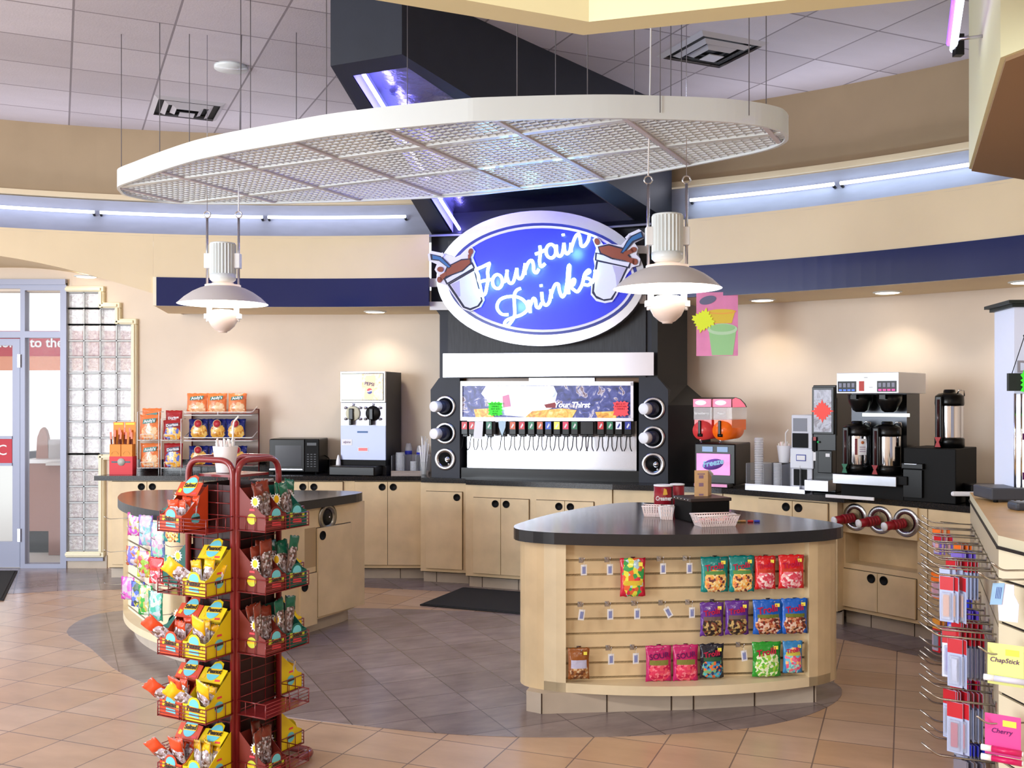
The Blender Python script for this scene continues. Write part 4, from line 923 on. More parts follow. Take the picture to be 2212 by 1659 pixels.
# ================================================================ RIGHT ISLAND
def bow(p, q, h, n=30):
    d = Vector((q[0]-p[0], q[1]-p[1])); nn = Vector((d.y, -d.x)).normalized()
    return [(p[0]+d.x*t+nn.x*h*4*t*(1-t), p[1]+d.y*t+nn.y*h*4*t*(1-t)) for t in [k/n for k in range(n+1)]]
def rtri(A, B_, Cc, hs, r=0.12):
    """triangle with bowed sides and rounded corners"""
    pts = bow(A, B_, hs[0])[:-1]+bow(B_, Cc, hs[1])[:-1]+bow(Cc, A, hs[2])[:-1]
    n = len(pts); m = 30; out = []
    for ci, (i0) in enumerate((0, m, 2*m)): pass
    P = [Vector(p) for p in pts]
    for _ in range(14):
        Q = [p.copy() for p in P]
        for i0 in (0, m, 2*m):
            for d_ in range(-3, 4): i = (i0+d_) % n; Q[i] = (P[i-1]+P[i]*2+P[(i+1) % n])/4
        P = Q
    return [tuple(p) for p in P]
ISL_A, ISL_B, ISL_C = (-0.05, 5.14), (1.86, 5.30), (0.80, 6.62)
topP = rtri(ISL_A, ISL_B, ISL_C, (0.24, 0.11, 0.12))
isl = thing('display_island', 'right maple display island with a dark rounded triangular top and a slatwall front', 'island', (0.85, 5.5, 0))
loc = Vector((0.85, 5.5))
lo2 = lambda P: [(p[0]-loc.x, p[1]-loc.y) for p in P]
tp_ = lo2(topP); bd = shrink(tp_, -0.035)
def area_(P): return sum(P[i][0]*P[(i+1) % len(P)][1]-P[(i+1) % len(P)][0]*P[i][1] for i in range(len(P)))
if abs(area_(bd)) > abs(area_(tp_)): bd = shrink(tp_, 0.035)
b = MB(); b.prism(tp_, 0.862, 0.922, M_edge, mtop=M_isl); b.build('counter_top', isl)
# slat plane
SL0 = Vector((0.269, 5.125)); SA = R(5.6); sd = Vector((math.cos(SA), math.sin(SA))); sn = Vector((math.sin(SA), -math.cos(SA)))
SLEN = 1.275
pL = SL0-loc; pR = SL0+sd*SLEN-loc
zbI = 0.105
def inside(P, p):
    c = False; n = len(P)
    for i in range(n):
        a, e = P[i], P[(i+1) % n]
        if (a[1] > p[1]) != (e[1] > p[1]) and p[0] < (e[0]-a[0])*(p[1]-a[1])/(e[1]-a[1])+a[0]: c = not c
    return c
front_side = [p for p in bd if (Vector(p)-pL).dot(sn) > 0]
# outline pieces in front of the slat plane, left of pL and right of pR
def along(p): return (Vector(p)-pL).dot(sd)
fs = sorted(front_side, key=along)
back_side = [p for p in bd if (Vector(p)-pL).dot(sn) <= 0]
bs = sorted(back_side, key=lambda p: math.atan2(p[1]-0.3, p[0]))
def xat(s):   # point of the front curve at along=s
    for a, c in zip(fs[:-1], fs[1:]):
        if along(a) <= s <= along(c):
            t = (s-along(a))/(along(c)-along(a)); return (a[0]+(c[0]-a[0])*t, a[1]+(c[1]-a[1])*t)
    return fs[0] if s < 0 else fs[-1]
fl_, fr_ = xat(0.0), xat(SLEN)
bd_l = [tuple(p) for p in bd]; FRONT = clip_poly(bd_l, pL, -sn)
b = MB(); b.prism(clip_poly(bd_l, pL, sn), zbI, 0.862, M_wood)
b.prism(clip_poly(FRONT, pL, sd), zbI, 0.862, M_woodlt); b.prism(clip_poly(FRONT, pL+sd*SLEN, -sd), zbI, 0.862, M_wood)
b.prism(FRONT, zbI, zbI+0.048, M_woodlt)
b.build('cabinet_body', isl)
SZ = [0.771-0.0757*k for k in range(9)]
def slatpanel(name, parent, Lg, zs, z0, z1, T, m=None):
    b = MB(); edges = [z1]+zs+[z0]; g_ = 0.006
    b.box(0, Lg, 0.0, 0.012, z0, z1, M_groove, T)
    for k in range(len(edges)-1):
        hi = edges[k]-(g_ if k else 0); lo_ = edges[k+1]+(g_ if k < len(edges)-2 else 0)
        b.box(0, Lg, -0.012, 0.0, lo_, hi, m or M_wood, T)
    return b.build(name, parent)
TS = TR(pL.x, pL.y, 0) @ RZ(SA)
slatpanel('slatwall_panel', isl, SLEN, SZ, zbI+0.048, 0.855, TS)
toeP = [atz(1127, 1539, 0), atz(1161, 1546, 0), atz(1500, 1536, 0), atz(1774, 1519, 0), (1.55, 5.45), (0.80, 6.35), (0.12, 5.35)]
tl = [(p[0]*0.97, p[1]*0.955) for p in lo2(toeP)]
b = MB(); b.prism(tl, 0.002, zbI+0.001, M_toe)
for a, c in ((1, 2), (2, 3)):
    A_, B2 = Vector(tl[a]), Vector(tl[c]); dd = (B2-A_); Ln = dd.length; dd.normalize(); s = 0.0
    while s < Ln:
        p = A_+dd*s; b.box(-0.003, 0.003, -0.0025, 0.01, 0, zbI, M_gap, TR(p.x, p.y, 0) @ RZ(math.atan2(dd.y, dd.x))); s += 0.335
b.build('tiled_toe_kick', isl)
def slat_pt(u, v, off):
    """photo point -> world point on a plane parallel to the slat face, off metres in front"""
    o_ = SL0+sn*off; k = (u-CX)/F; t = (k*o_.y-o_.x)/(sd.x-k*sd.y); P = o_+sd*t; return P.x, P.y, EYE+(HOR-v)*P.y/F

# ---------------------------------------------------------------- candy bags
def bagmat(name, base, cand, split=0.45, seed=0, extra=None, vs=26, rough=0.22):
    if name in MATS: return MATS[name]
    m = bpy.data.materials.new(name); m.use_nodes = True; MATS[name] = m; nt = m.node_tree; N = nt.nodes; L = nt.links; bs = N['Principled BSDF']
    tc = N.new('ShaderNodeTexCoord'); sp = N.new('ShaderNodeSeparateXYZ'); L.new(tc.outputs['Generated'], sp.inputs[0])
    vo = N.new('ShaderNodeTexVoronoi'); vo.inputs['Scale'].default_value = vs*3.2; vo.inputs['Randomness'].default_value = 1
    mp = N.new('ShaderNodeMapping'); mp.inputs['Location'].default_value = (seed*3.1, seed, seed*0.7); L.new(tc.outputs['Object'], mp.inputs[0]); L.new(mp.outputs[0], vo.inputs['Vector'])
    s_ = N.new('ShaderNodeSeparateColor'); L.new(vo.outputs['Color'], s_.inputs[0])
    cr = N.new('ShaderNodeValToRGB'); cr.color_ramp.interpolation = 'CONSTANT'; el = cr.color_ramp.elements
    while len(el) > 1: el.remove(el[-1])
    el[0].position = 0; el[0].color = (*lin(cand[0]), 1)
    for i, c_ in enumerate(cand[1:]): e_ = el.new((i+1)/len(cand)); e_.color = (*lin(c_), 1)
    L.new(s_.outputs[0], cr.inputs[0])
    # window mask: ellipse in the lower part
    def mnode(op, a, b_=None):
        q = N.new('ShaderNodeMath'); q.operation = op
        for i, z in enumerate((a, b_)):
            if z is None: continue
            if isinstance(z, (int, float)): q.inputs[i].default_value = z
            else: L.new(z, q.inputs[i])
        return q.outputs[0]
    dx = mnode('MULTIPLY', mnode('SUBTRACT', sp.outputs[0], 0.52), 2.25); dz = mnode('MULTIPLY', mnode('SUBTRACT', sp.outputs[2], split*0.62), 2.0/split*0.72)
    nz = N.new('ShaderNodeTexNoise'); nz.inputs['Scale'].default_value = 40; L.new(mp.outputs[0], nz.inputs['Vector'])
    rr = mnode('ADD', mnode('ADD', mnode('POWER', mnode('ABSOLUTE', dx), 2.6), mnode('POWER', mnode('ABSOLUTE', dz), 2.6)), mnode('MULTIPLY', mnode('SUBTRACT', nz.outputs['Fac'], 0.5), 1.0))
    mask = mnode('LESS_THAN', rr, 0.8)
    fr = mnode('LESS_THAN', sp.outputs[1], 0.5)
    mask = mnode('MULTIPLY', mask, fr)
    mx = N.new('ShaderNodeMix'); mx.data_type = 'RGBA'; L.new(mask, mx.inputs[0]); mx.inputs[6].default_value = (*lin(base), 1); L.new(cr.outputs[0], mx.inputs[7])
    last = mx.outputs[2]
    if extra:   # coloured band above the window
        bd_ = mnode('MULTIPLY', mnode('MULTIPLY', mnode('GREATER_THAN', sp.outputs[2], extra[0]), mnode('LESS_THAN', sp.outputs[2], extra[1])), mnode('LESS_THAN', mnode('ABSOLUTE', mnode('SUBTRACT', sp.outputs[0], 0.5)), 0.36))
        m2 = N.new('ShaderNodeMix'); m2.data_type = 'RGBA'; L.new(bd_, m2.inputs[0]); L.new(last, m2.inputs[6]); m2.inputs[7].default_value = (*lin(extra[2]), 1); last = m2.outputs[2]
    L.new(last, bs.inputs['Base Color']); bs.inputs['Roughness'].default_value = rough; bs.inputs['Coat Weight'].default_value = 0.3
    bp = N.new('ShaderNodeBump'); bp.inputs['Strength'].default_value = 0.5; bp.inputs['Distance'].default_value = 0.01; n3 = N.new('ShaderNodeTexNoise'); n3.inputs['Scale'].default_value = 28; L.new(mp.outputs[0], n3.inputs['Vector']); L.new(n3.outputs['Fac'], bp.inputs['Height']); L.new(bp.outputs[0], bs.inputs['Normal'])
    return m
def pillow(b, w_, h, t, m, T=None, seal=0.09, seed=0, nx=8, nz=12, waist=0.0):
    """crimped bag, top at z=0 hanging down to -h"""
    rr = random.Random(seed); v = []; f = []
    for side in (-1, 1):
        for j in range(nz+1):
            zz_ = j/nz
            for i in range(nx+1):
                x = i/nx*2-1; s = min(1, max(0, (zz_-seal)/0.25)) * min(1, max(0, (1-seal*0.7-zz_)/0.2)); s = math.sin(s*PI/2)
                th = t/2*s*(1-abs(x)**2.4)+0.0008; wv = (rr.random()-0.5)*0.004*s
                ww = w_/2*(1-0.05*s)*(1-waist*math.sin(PI*zz_))
                v.append((x*ww, side*(th+wv), -zz_*h+(0.003*math.sin(i*2.6+seed) if j in (0, nz) else 0)))
    k = (nx+1)*(nz+1)
    for s_ in (0, 1):
        for j in range(nz):
            for i in range(nx):
                a = s_*k+j*(nx+1)+i; f.append((a, a+1, a+nx+2, a+nx+1))
    for j in range(nz):
        for i in (0, nx):
            a = j*(nx+1)+i; f.append((a, a+nx+1, k+a+nx+1, k+a))
    for i in range(nx):
        for j in (0, nz):
            a = j*(nx+1)+i; f.append((a, a+1, k+a+1, k+a))
    b.add(v, f, m, T, True)
    return b
def candy_bag(loc, rz, w_, h, m, label, group=None, logo=None, lcol=None, sticker=True, t=0.035, seed=0, tilt=0, cat='candy bag', name='candy_bag', lsize=None, lz=0.30, stcol=(250, 236, 90)):
    o = thing(name, label, cat, loc, rz, group, rot=(0, tilt, rz))
    b = MB(); pillow(b, w_, h, t, m, seed=seed); b.build('bag', o)
    if logo:
        text(logo, lsize or w_*0.31, lcol or mat('logo_crimson', (196, 24, 70), 0.4), o, 'logo_lettering', TR(-w_*.05, -t/2-0.004, -h*(lz+.04)) @ RY(R(-10)), shear=0.1, bold=0.02)
    if sticker:
        b = MB(); b.box(w_*0.2, w_*0.36, -t/2-0.004, -t/2-0.002, -h*0.20, -h*0.10, mat('yellow_price_sticker', stcol, 0.6)); b.build('price_sticker', o)
    return o
def peg(P, rz, Ln, label, group, tagged=False, m=None, tcol=None, tilt=0, r=0.0022, up=0.02):
    o = thing('peg_hook', label, 'hook', P, rz, group)
    b = MB(); b.tube(roundpts([(0, 0.0, 0), (0, -Ln*0.8, 0), (0, -Ln, up)], 0.02, 4), r, m or M_steel, n=6); b.box(-0.011, 0.011, -0.003, 0.0, -0.016, 0.010, m or M_steel); b.build('hook_wire', o)
    if tagged:
        b = MB(); T = TR(0, -Ln*0.86, 0.0) @ RY(tilt) @ RZ(R(12)); b.box(-0.0006, 0.0006, -0.012, -0.0, -0.03, 0.004, M_glass, TR(0, -Ln*0.86, 0)); b.plate([(-.016, -.012), (.016, -.012), (.016, -.066), (-.016, -.066)], -.001, .001, M_paper, T)
        b.box(-.009, .009, -.002, -.001, -.058, -.022, mat('tag_print', (140, 150, 205), .6), T); b.build('price_tag', o)
    return o
TROL = 'Trolli'
tealm = bagmat('teal_candy_bag', (14, 142, 138), [(250, 200, 120), (240, 140, 90), (255, 230, 170), (110, 60, 60), (250, 180, 80)], 0.50, 1, (0.50, 0.60, (90, 150, 80)))
redm = bagmat('red_candy_bag', (222, 30, 36), [(250, 190, 190), (240, 120, 140), (255, 230, 230), (220, 70, 90)], 0.46, 2, (0.50, 0.60, (200, 60, 40)))
purm = bagmat('purple_candy_bag', (98, 44, 150), [(120, 60, 40), (40, 30, 30), (200, 170, 110), (70, 40, 50), (110, 90, 60)], 0.44, 3, (0.47, 0.58, (110, 90, 90)))
blum = bagmat('blue_candy_bag', (22, 96, 196), [(170, 80, 50), (210, 150, 110), (90, 50, 40), (230, 200, 180), (150, 60, 50)], 0.46, 4, (0.48, 0.58, (110, 120, 50)))
magm = bagmat('magenta_candy_bag', (196, 22, 106), [(250, 130, 150), (230, 60, 100), (240, 90, 110), (200, 20, 80)], 0.46, 5, (0.46, 0.60, (130, 130, 60)))
blkm = bagmat('black_candy_bag', (14, 18, 40), [(80, 190, 210), (240, 120, 60), (130, 180, 120), (30, 60, 110), (60, 140, 200)], 0.46, 6, (0.50, 0.62, (40, 90, 60)))
grnm = bagmat('green_candy_bag', (34, 150, 42), [(240, 250, 220), (170, 220, 80), (100, 190, 60), (230, 240, 190)], 0.55, 7)
cyam = bagmat('sky_candy_bag', (50, 130, 190), [(250, 120, 150), (255, 200, 120), (180, 240, 230), (240, 90, 130), (120, 200, 220)], 0.62, 8, (0.55, 0.66, (210, 200, 80)))
brnm = bagmat('brown_cookie_bag', (150, 84, 30), [(190, 140, 90), (120, 70, 40), (170, 110, 60), (220, 190, 150)], 0.40, 9, (0.36, 0.62, (196, 196, 226)))
rbwm = bagmat('rainbow_candy_bag', (206, 30, 60), [(240, 240, 80), (60, 170, 90), (240, 110, 60), (190, 220, 240), (230, 50, 80)], 0.95, 10, (0.30, 0.42, (226, 196, 60)), vs=14)
def c4(x, y): return 1080+x/2.765, 1000+y/2.765
bags = [(715, 870, 568, 797, rbwm, 'rainbow red candy bag alone near the top left of the slatwall', None), (1197, 1365, 560, 770, tealm, 'left teal gummy bag in the top row of the slatwall', TROL), (1365, 1520, 553, 768, tealm, 'right teal gummy bag in the top row of the slatwall', TROL),
        (1520, 1648, 555, 753, redm, 'smaller dark red gummy bag in the top row, beside the teal bags', TROL), (1660, 1818, 548, 748, redm, 'bright red gummy bag at the right end of the top row', TROL),
        (1192, 1338, 832, 1033, purm, 'left purple gummy bag in the middle row', TROL), (1342, 1488, 822, 1025, purm, 'right purple gummy bag in the middle row', TROL), (1507, 1690, 815, 1022, blum, 'left blue gummy bag in the middle row', TROL), (1678, 1840, 808, 1018, blum, 'blue gummy bag at the right end of the middle row', TROL),
        (405, 535, 1105, 1290, brnm, 'brown snack bag at the left end of the bottom row', None), (868, 1026, 1090, 1303, magm, 'left magenta candy bag in the bottom row', None), (1030, 1185, 1085, 1300, magm, 'right magenta candy bag in the bottom row', None),
        (1192, 1338, 1080, 1283, blkm, 'black gummy bag in the bottom row', TROL), (1503, 1680, 1068, 1275, grnm, 'green gummy bag in the bottom row', TROL), (1687, 1808, 1062, 1253, cyam, 'narrow light blue gummy bag at the right end of the bottom row', TROL)]
for i, (x0, x1, y0, y1, m, lb, lg) in enumerate(bags):
    u0, v0 = c4(x0, y0); u1, v1 = c4(x1, y1); X, Y, Z = slat_pt((u0+u1)/2, v0, 0.075); wd = (u1-u0)*Y/F; ht = (v1-v0)*Y/F
    n_extra = 2 if m in (tealm, blum, purm, grnm) else 1
    txt = lg
    ob = candy_bag((X, Y, Z), SA, wd, ht, m, lb, 'candy bags on the right island', txt, sticker=(lg is not None or m is rbwm or m is brnm) and i != 10, seed=i, t=0.032, lz=0.24 if lg else .3)
    if m is magm: text('SOUR', wd*.3, mat('logo_violet', (90, 10, 90), .4), ob, 'logo_lettering', TR(0, -.018, -ht*.28) @ RY(R(-8)))
    row = 0 if y0 < 700 else (3 if y0 < 1000 else 6)
    hX, hY, hZ = slat_pt((u0+u1)/2, 1200, 0.013)
    peg((hX, hY, SZ[row]+0.004), SA, 0.105, 'hook of the '+lb, 'peg hooks on the right island', up=0.014)
for i, (x, y, tl_, lb) in enumerate(((475, 575, 0, 'top row, leftmost'), (628, 575, 0, 'top row, second from left'), (940, 572, 0, 'top row, right of the rainbow bag'), (1095, 570, 0, 'top row, left of the teal bags'), (468, 860, 8, 'middle row, leftmost, with two tags'), (630, 850, 0, 'middle row, second from left'),
                        (788, 848, 0, 'middle row, third from left'), (950, 848, -28, 'middle row with its tag tilted'), (1110, 842, 0, 'middle row, left of the purple bags'), (635, 1118, 0, 'bottom row, right of the brown bag'), (780, 1112, 0, 'bottom row, left of the magenta bags'), (1412, 1085, -6, 'bottom row, between black and green bags'))):
    u, v = c4(x, y); row = 0 if y < 700 else (3 if y < 1000 else 6); hX, hY, hZ = slat_pt(u+3, v, 0.013)
    peg((hX, hY, SZ[row]+0.004), SA, 0.105, 'empty peg hook with a small white tag, '+lb, 'empty peg hooks with tags', True, tilt=R(tl_), up=0.024)

# ================================================================ LEFT ISLAND
LA, LB, LN = (-2.86, 7.42), (-1.01, 7.32), (-1.87, 5.82)
tP = rtri(LN, LB, LA, (0.03, 0.06, 0.21))
lc = Vector((-1.9, 6.85)); isl2 = thing('display_island', 'left maple island with a grey rounded triangular top, trash hole and cabinet doors', 'island', (lc.x, lc.y, 0))
l3 = lambda P: [(p[0]-lc.x, p[1]-lc.y) for p in P]
t2 = l3(tP); bd2 = shrink(t2, 0.035)
if abs(area_(bd2)) > abs(area_(t2)): bd2 = shrink(t2, -0.035)
b = MB(); b.prism(t2, 0.862, 0.922, M_edge, mtop=M_isl); b.build('counter_top', isl2)
# outer (left) side carries a recessed slatwall
q0 = Vector((-2.66, 6.93))-lc; q1 = Vector((-2.12, 6.10))-lc; qd = (q1-q0).normalized(); qn = Vector((qd.y, -qd.x))
QA = math.atan2(qd.y, qd.x); QL = (q1-q0).length
keep = [p for p in bd2 if (Vector(p)-q0).dot(qn) <= 0]
fr = sorted([p for p in bd2 if (Vector(p)-q0).dot(qn) > 0], key=lambda p: (Vector(p)-q0).dot(qd))
al2 = lambda p: (Vector(p)-q0).dot(qd)
def x2(s):
    for a, c in zip(fr[:-1], fr[1:]):
        if al2(a) <= s <= al2(c): t = (s-al2(a))/(al2(c)-al2(a)); return (a[0]+(c[0]-a[0])*t, a[1]+(c[1]-a[1])*t)
    return fr[0] if s < 0 else fr[-1]
b = MB(); zb2 = 0.10
bl2 = [tuple(p) for p in bd2]; FR2 = clip_poly(bl2, q0, -qn)
b.prism(clip_poly(bl2, q0, qn), zb2, 0.862, M_wood); b.prism(clip_poly(FR2, q0, qd), zb2, 0.862, M_woodlt); b.prism(clip_poly(FR2, q1, -qd), zb2, 0.862, M_woodlt)
b.prism(FR2, zb2, zb2+0.045, M_woodlt); b.build('cabinet_body', isl2)
T2 = TR(q0.x, q0.y, 0) @ RZ(QA)
slatpanel('slatwall_panel', isl2, QL, SZ, zb2+0.045, 0.86, T2, mat('slat_face_pale', (232, 220, 196), 0.45))
b = MB(); tt = shrink(bd2, 0.07)
if abs(area_(tt)) > abs(area_(bd2)): tt = shrink(bd2, -0.07)
b.prism(tt, 0.002, zb2, M_toe); b.build('tiled_toe_kick', isl2)
# door face: local frame on the right-hand side
e0 = Vector(bd2[1])*0; rA = math.atan2(LB[1]-LN[1], LB[0]-LN[0])
side = [p for p in bd2 if True]
fd = Vector((LB[0]-LN[0], LB[1]-LN[1])).normalized(); fn = Vector((fd.y, -fd.x))
mx_ = max((Vector(p)).dot(fn) for p in bd2)
cen = [p for p in bd2]; org = Vector((LN[0]-lc.x, LN[1]-lc.y)); org = org+fn*(mx_-org.dot(fn)-0.004)
b = MB(); b.box(0.35, 1.62, -0.001, 0.03, zb2+0.01, 0.862, M_wood, TR(org.x, org.y, 0) @ RZ(rA)); 
fp = b.build('face_panel', isl2); 
def s_of(u):
    o_ = org+lc; k = (u-CX)/F; return (k*o_.y-o_.x)/(fd.x-k*fd.y)
def zf_(u, v): s = s_of(u); return EYE+(HOR-v)*((org+lc).y+fd.y*s)/F
def flat_door(s0, s1, z0, z1, ks=None, kz=None):
    b = MB(); b.box(s0-.005, s1+.005, -0.003, -0.001, z0-.005, z1+.005, M_gap, ); b.box(s0, s1, -0.018, -0.003, z0, z1, M_wood); d_ = b.build('door', isl2); d_.matrix_local = TR(org.x, org.y, 0) @ RZ(rA)
    if ks is not None: knob(d_, ks, kz, -0.0185)
    return d_
sT = s_of(706.5)
flat_door(s_of(683), s_of(756), zf_(720, 1322), zf_(720, 1135), s_of(683)+0.045, zf_(694, 1156))
flat_door(s_of(645), s_of(681), zf_(664, 1352), zf_(664, 1240), s_of(645)+0.04, zf_(652, 1268))
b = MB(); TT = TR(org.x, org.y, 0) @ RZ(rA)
b.box(s_of(640), s_of(681), -0.0035, -0.001, zf_(660, 1228), zf_(660, 1142), mat('niche_painted_shade', (176, 150, 112), 0.6), TT);  # flat plate; the niche's shade is painted in as a darker tone
b.build('painted_niche', isl2)
b = MB(); zc_ = zf_(706.5, 1110)-0.022; b.lathe([(0.094, -0.002), (0.092, 0.008), (0.062, 0.012), (0.058, -0.0)], 34, mat('trash_ring_steel', (150, 146, 138), 0.3, metal=1.0), TT @ TR(sT, -0.002, zc_) @ RX(PI/2)); b.build('trash_ring', isl2)
b = MB(); b.lathe([(0.056, 0.0), (0.05, 0.004), (0.02, 0.006), (0, 0.006)], 30, M_blk, TT @ TR(sT, -0.003, zc_) @ RX(PI/2)); b.cyl(0.006, 0.006, 0.012, M_chrome, TT @ TR(sT+.01, -0.003, zc_) @ RX(PI/2), n=10); b.build('trash_flap', isl2)
# bags on the left island
pinkm = bagmat('pink_violet_bag', (196, 60, 150), [(200, 220, 200), (184, 170, 90), (200, 90, 200), (204, 192, 204)], 0.9, 11, vs=13)
lilm = bagmat('lilac_white_bag', (150, 110, 200), [(192, 192, 204), (200, 170, 192), (130, 190, 200), (200, 200, 204)], 0.95, 12, vs=13)
cblm = bagmat('white_cyan_bag', (110, 130, 188), [(196, 200, 204), (140, 220, 188), (200, 160, 188), (204, 204, 204)], 0.92, 13, vs=13)
fruitm = bagmat('fruit_bag', (196, 220, 70), [(184, 70, 50), (200, 170, 80), (150, 190, 60), (200, 184, 210), (200, 60, 80)], 0.9, 14, vs=13)
magw = bagmat('magenta_white_bag', (206, 50, 180), [(200, 184, 200), (220, 110, 200), (192, 180, 192)], 0.9, 15, vs=13)
grn2 = bagmat('green_mint_bag', (30, 150, 70), [(190, 184, 160), (210, 220, 200), (70, 180, 70), (192, 184, 90)], 0.9, 16, vs=13)
tea2 = bagmat('mint_teal_bag', (36, 140, 110), [(200, 220, 204), (150, 200, 200), (70, 180, 160), (192, 200, 204)], 0.9, 17, vs=13)
blu2 = bagmat('blue_snack_bag', (60, 70, 180), [(200, 200, 90), (90, 120, 220), (192, 192, 204), (60, 90, 60)], 0.9, 18, vs=13)
oraw = bagmat('orange_violet_bag', (190, 90, 60), [(120, 110, 220), (200, 192, 200), (192, 120, 70)], 0.9, 19, vs=13)
def q_pt(u, off):
    o_ = q0+lc+qn*off; k = (u-CX)/F; t = (k*o_.y-o_.x)/(qd.x-k*qd.y); P = o_+qd*t; return P.x, P.y, t
lb_ = [(290, 1107, 1158, pinkm, 'pink and violet bag, leftmost of the top row on the left island', 0), (315, 1113, 1180, lilm, 'lilac bag, second in the top row on the left island', 0), (341, 1128, 1205, cblm, 'white and cyan bag, third in the top row on the left island', 0),
       (287, 1180, 1222, oraw, 'orange bag, leftmost of the middle row on the left island', 3), (311, 1190, 1248, fruitm, 'green edged fruit candy bag in the middle row on the left island', 3), (338, 1204, 1262, redm, 'red bag, third in the middle row on the left island', 3), (372, 1200, 1268, tea2, 'teal bag in the middle row, seen through the rack wires', 3),
       (276, 1246, 1296, magw, 'magenta bag, leftmost of the bottom row on the left island', 6), (298, 1256, 1312, blu2, 'blue bag, second in the bottom row on the left island', 6), (314, 1264, 1330, grn2, 'green bag, third in the bottom row on the left island', 6), (336, 1277, 1341, tea2, 'mint and white bag, fourth in the bottom row on the left island', 6), (372, 1100, 1172, tealm, 'teal bag at the right of the top row, behind the snack rack', 0)]
for i, (u, v0, v1, m, lb, row) in enumerate(lb_):
    X, Y, t_ = q_pt(u, 0.11); z0 = Zof(v0, Y); ht = min(0.215, (v1-v0)*Y/F); 
    candy_bag((X, Y, z0), QA+R(30), 0.118, ht*.98, m, lb, 'candy bags on the left island', sticker=False, seed=30+i, t=0.03)
    hx = q0+lc+qd*t_+qn*0.013
    peg((hx.x, hx.y, SZ[row]+.004), QA, 0.14, 'hook of the '+lb, 'peg hooks on the left island')
for row, nm in ((0, 'top'), (3, 'middle'), (6, 'bottom')):
    hx = q0+lc+qd*0.02+qn*0.013; peg((hx.x, hx.y, SZ[row]+.004), QA, 0.16, 'bare steel hook at the far left of the %s row on the left island' % nm, 'peg hooks on the left island')
# ================================================================ THINGS ON THE BACK COUNTER
def at(u, v, Z=CH): return atz(u, v, Z)
# ---- frozen drink machine
Y = 9.0; sx = Y/F
fm = thing('frozen_drink_machine', 'tall steel frozen drink machine with lit picture header and two round dispensing doors', 'drink machine', (Xof(786, Y), Y, CH), R(-13))
hw = 0.215; zt_ = Zof(803, Y)-CH; zz_ = lambda v: Zof(v, Y)-CH
b = MB(); b.box(-hw, hw, 0.0, 0.40, 0.0, zt_, mat('machine_side', (46, 46, 50), 0.45)); b.build('cabinet', fm)
b = MB(); b.box(-hw, hw, -0.02, -0.001, zz_(993), zz_(919), mat('frosted_steel_panel', (150, 155, 178), 0.45, metal=0.5)); b.build('front_panel', fm)
b = MB(); b.box(-hw, hw, -0.016, -0.001, zz_(919), zz_(870), mat('machine_face', (166, 166, 178), 0.4, metal=0.6)); b.build('valve_panel', fm)
b = MB(); b.cbox(-hw, hw, -0.03, -0.001, zz_(869), zt_+0.003, 0.004, M_steel2); h_ = b.build('header_frame', fm)
b = MB(); b.box(-hw+0.012, hw-0.012, -0.034, -0.030, zz_(866), zz_(806), M_blk); b.build('header_bezel', h_)
lit = mat('lit_yellow_panel', (255, 252, 214), 0.4, emit=1.1)
b = MB(); b.box(-hw+0.018, -0.005, -0.037, -0.034, zz_(864), zz_(808), lit); b.build('lit_picture', h_)
b = MB(); b.box(-0.005, hw-0.02, -0.037, -0.034, zz_(864), zz_(808), art('lit_cola_cup_art', [(0.3, (236, 170, 110)), (0.5, (250, 216, 170)), (0.7, (226, 140, 70))], 10, 2, 0.6)); b.build('lit_picture', h_)
b = MB(); b.plate([(0.02, zz_(862)), (0.10, zz_(862)), (0.125, zz_(812)), (0.035, zz_(812))], -0.0385, -0.037, mat('cola_cup_print', (238, 196, 150), 0.4, emit=0.5)); b.build('lit_picture', h_)
def globe(parent, cx, cz, r, y0, T=I4):
    b = MB(); N_ = 24; e = 0.0006
    top = [(cx+r*math.cos(t), cz+r*math.sin(t)) for t in [PI*k/N_ for k in range(N_+1)]]
    wave = lambda x, s: cz+s*r*0.12+0.16*r*math.sin((x-cx)/r*2.6)
    b.plate([(cx+r*math.cos(2*PI*k/N_), cz+r*math.sin(2*PI*k/N_)) for k in range(N_)], y0-e, y0, M_paper, T)
    xs_ = [cx-r*0.98+2*r*0.98*k/12 for k in range(13)]
    b.plate([p for p in top if p[1] > wave(p[0], 2.0)]+[(x, wave(x, 2.0)) for x in xs_ if abs(x-cx) < r*.93], y0-2*e, y0-e, mat('globe_red', (214, 30, 50), .4, emit=.2), T)
    bot = [(p[0], 2*cz-p[1]) for p in top]
    b.plate([p for p in bot if p[1] < wave(p[0], -2.0)]+[(x, wave(x, -2.0)) for x in xs_ if abs(x-cx) < r*.93], y0-2*e, y0-e, mat('globe_blue', (20, 50, 150), .4, emit=.1), T)
    return b.build('emblem', parent)
globe(h_, 0.07, zz_(845), 0.026, -0.039); text('PEPSI', 0.042, mat('print_navy', (30, 40, 110), .5), h_, 'lettering', TR(0.068, -0.040, zz_(830)) @ RY(R(8)), bold=0.02)
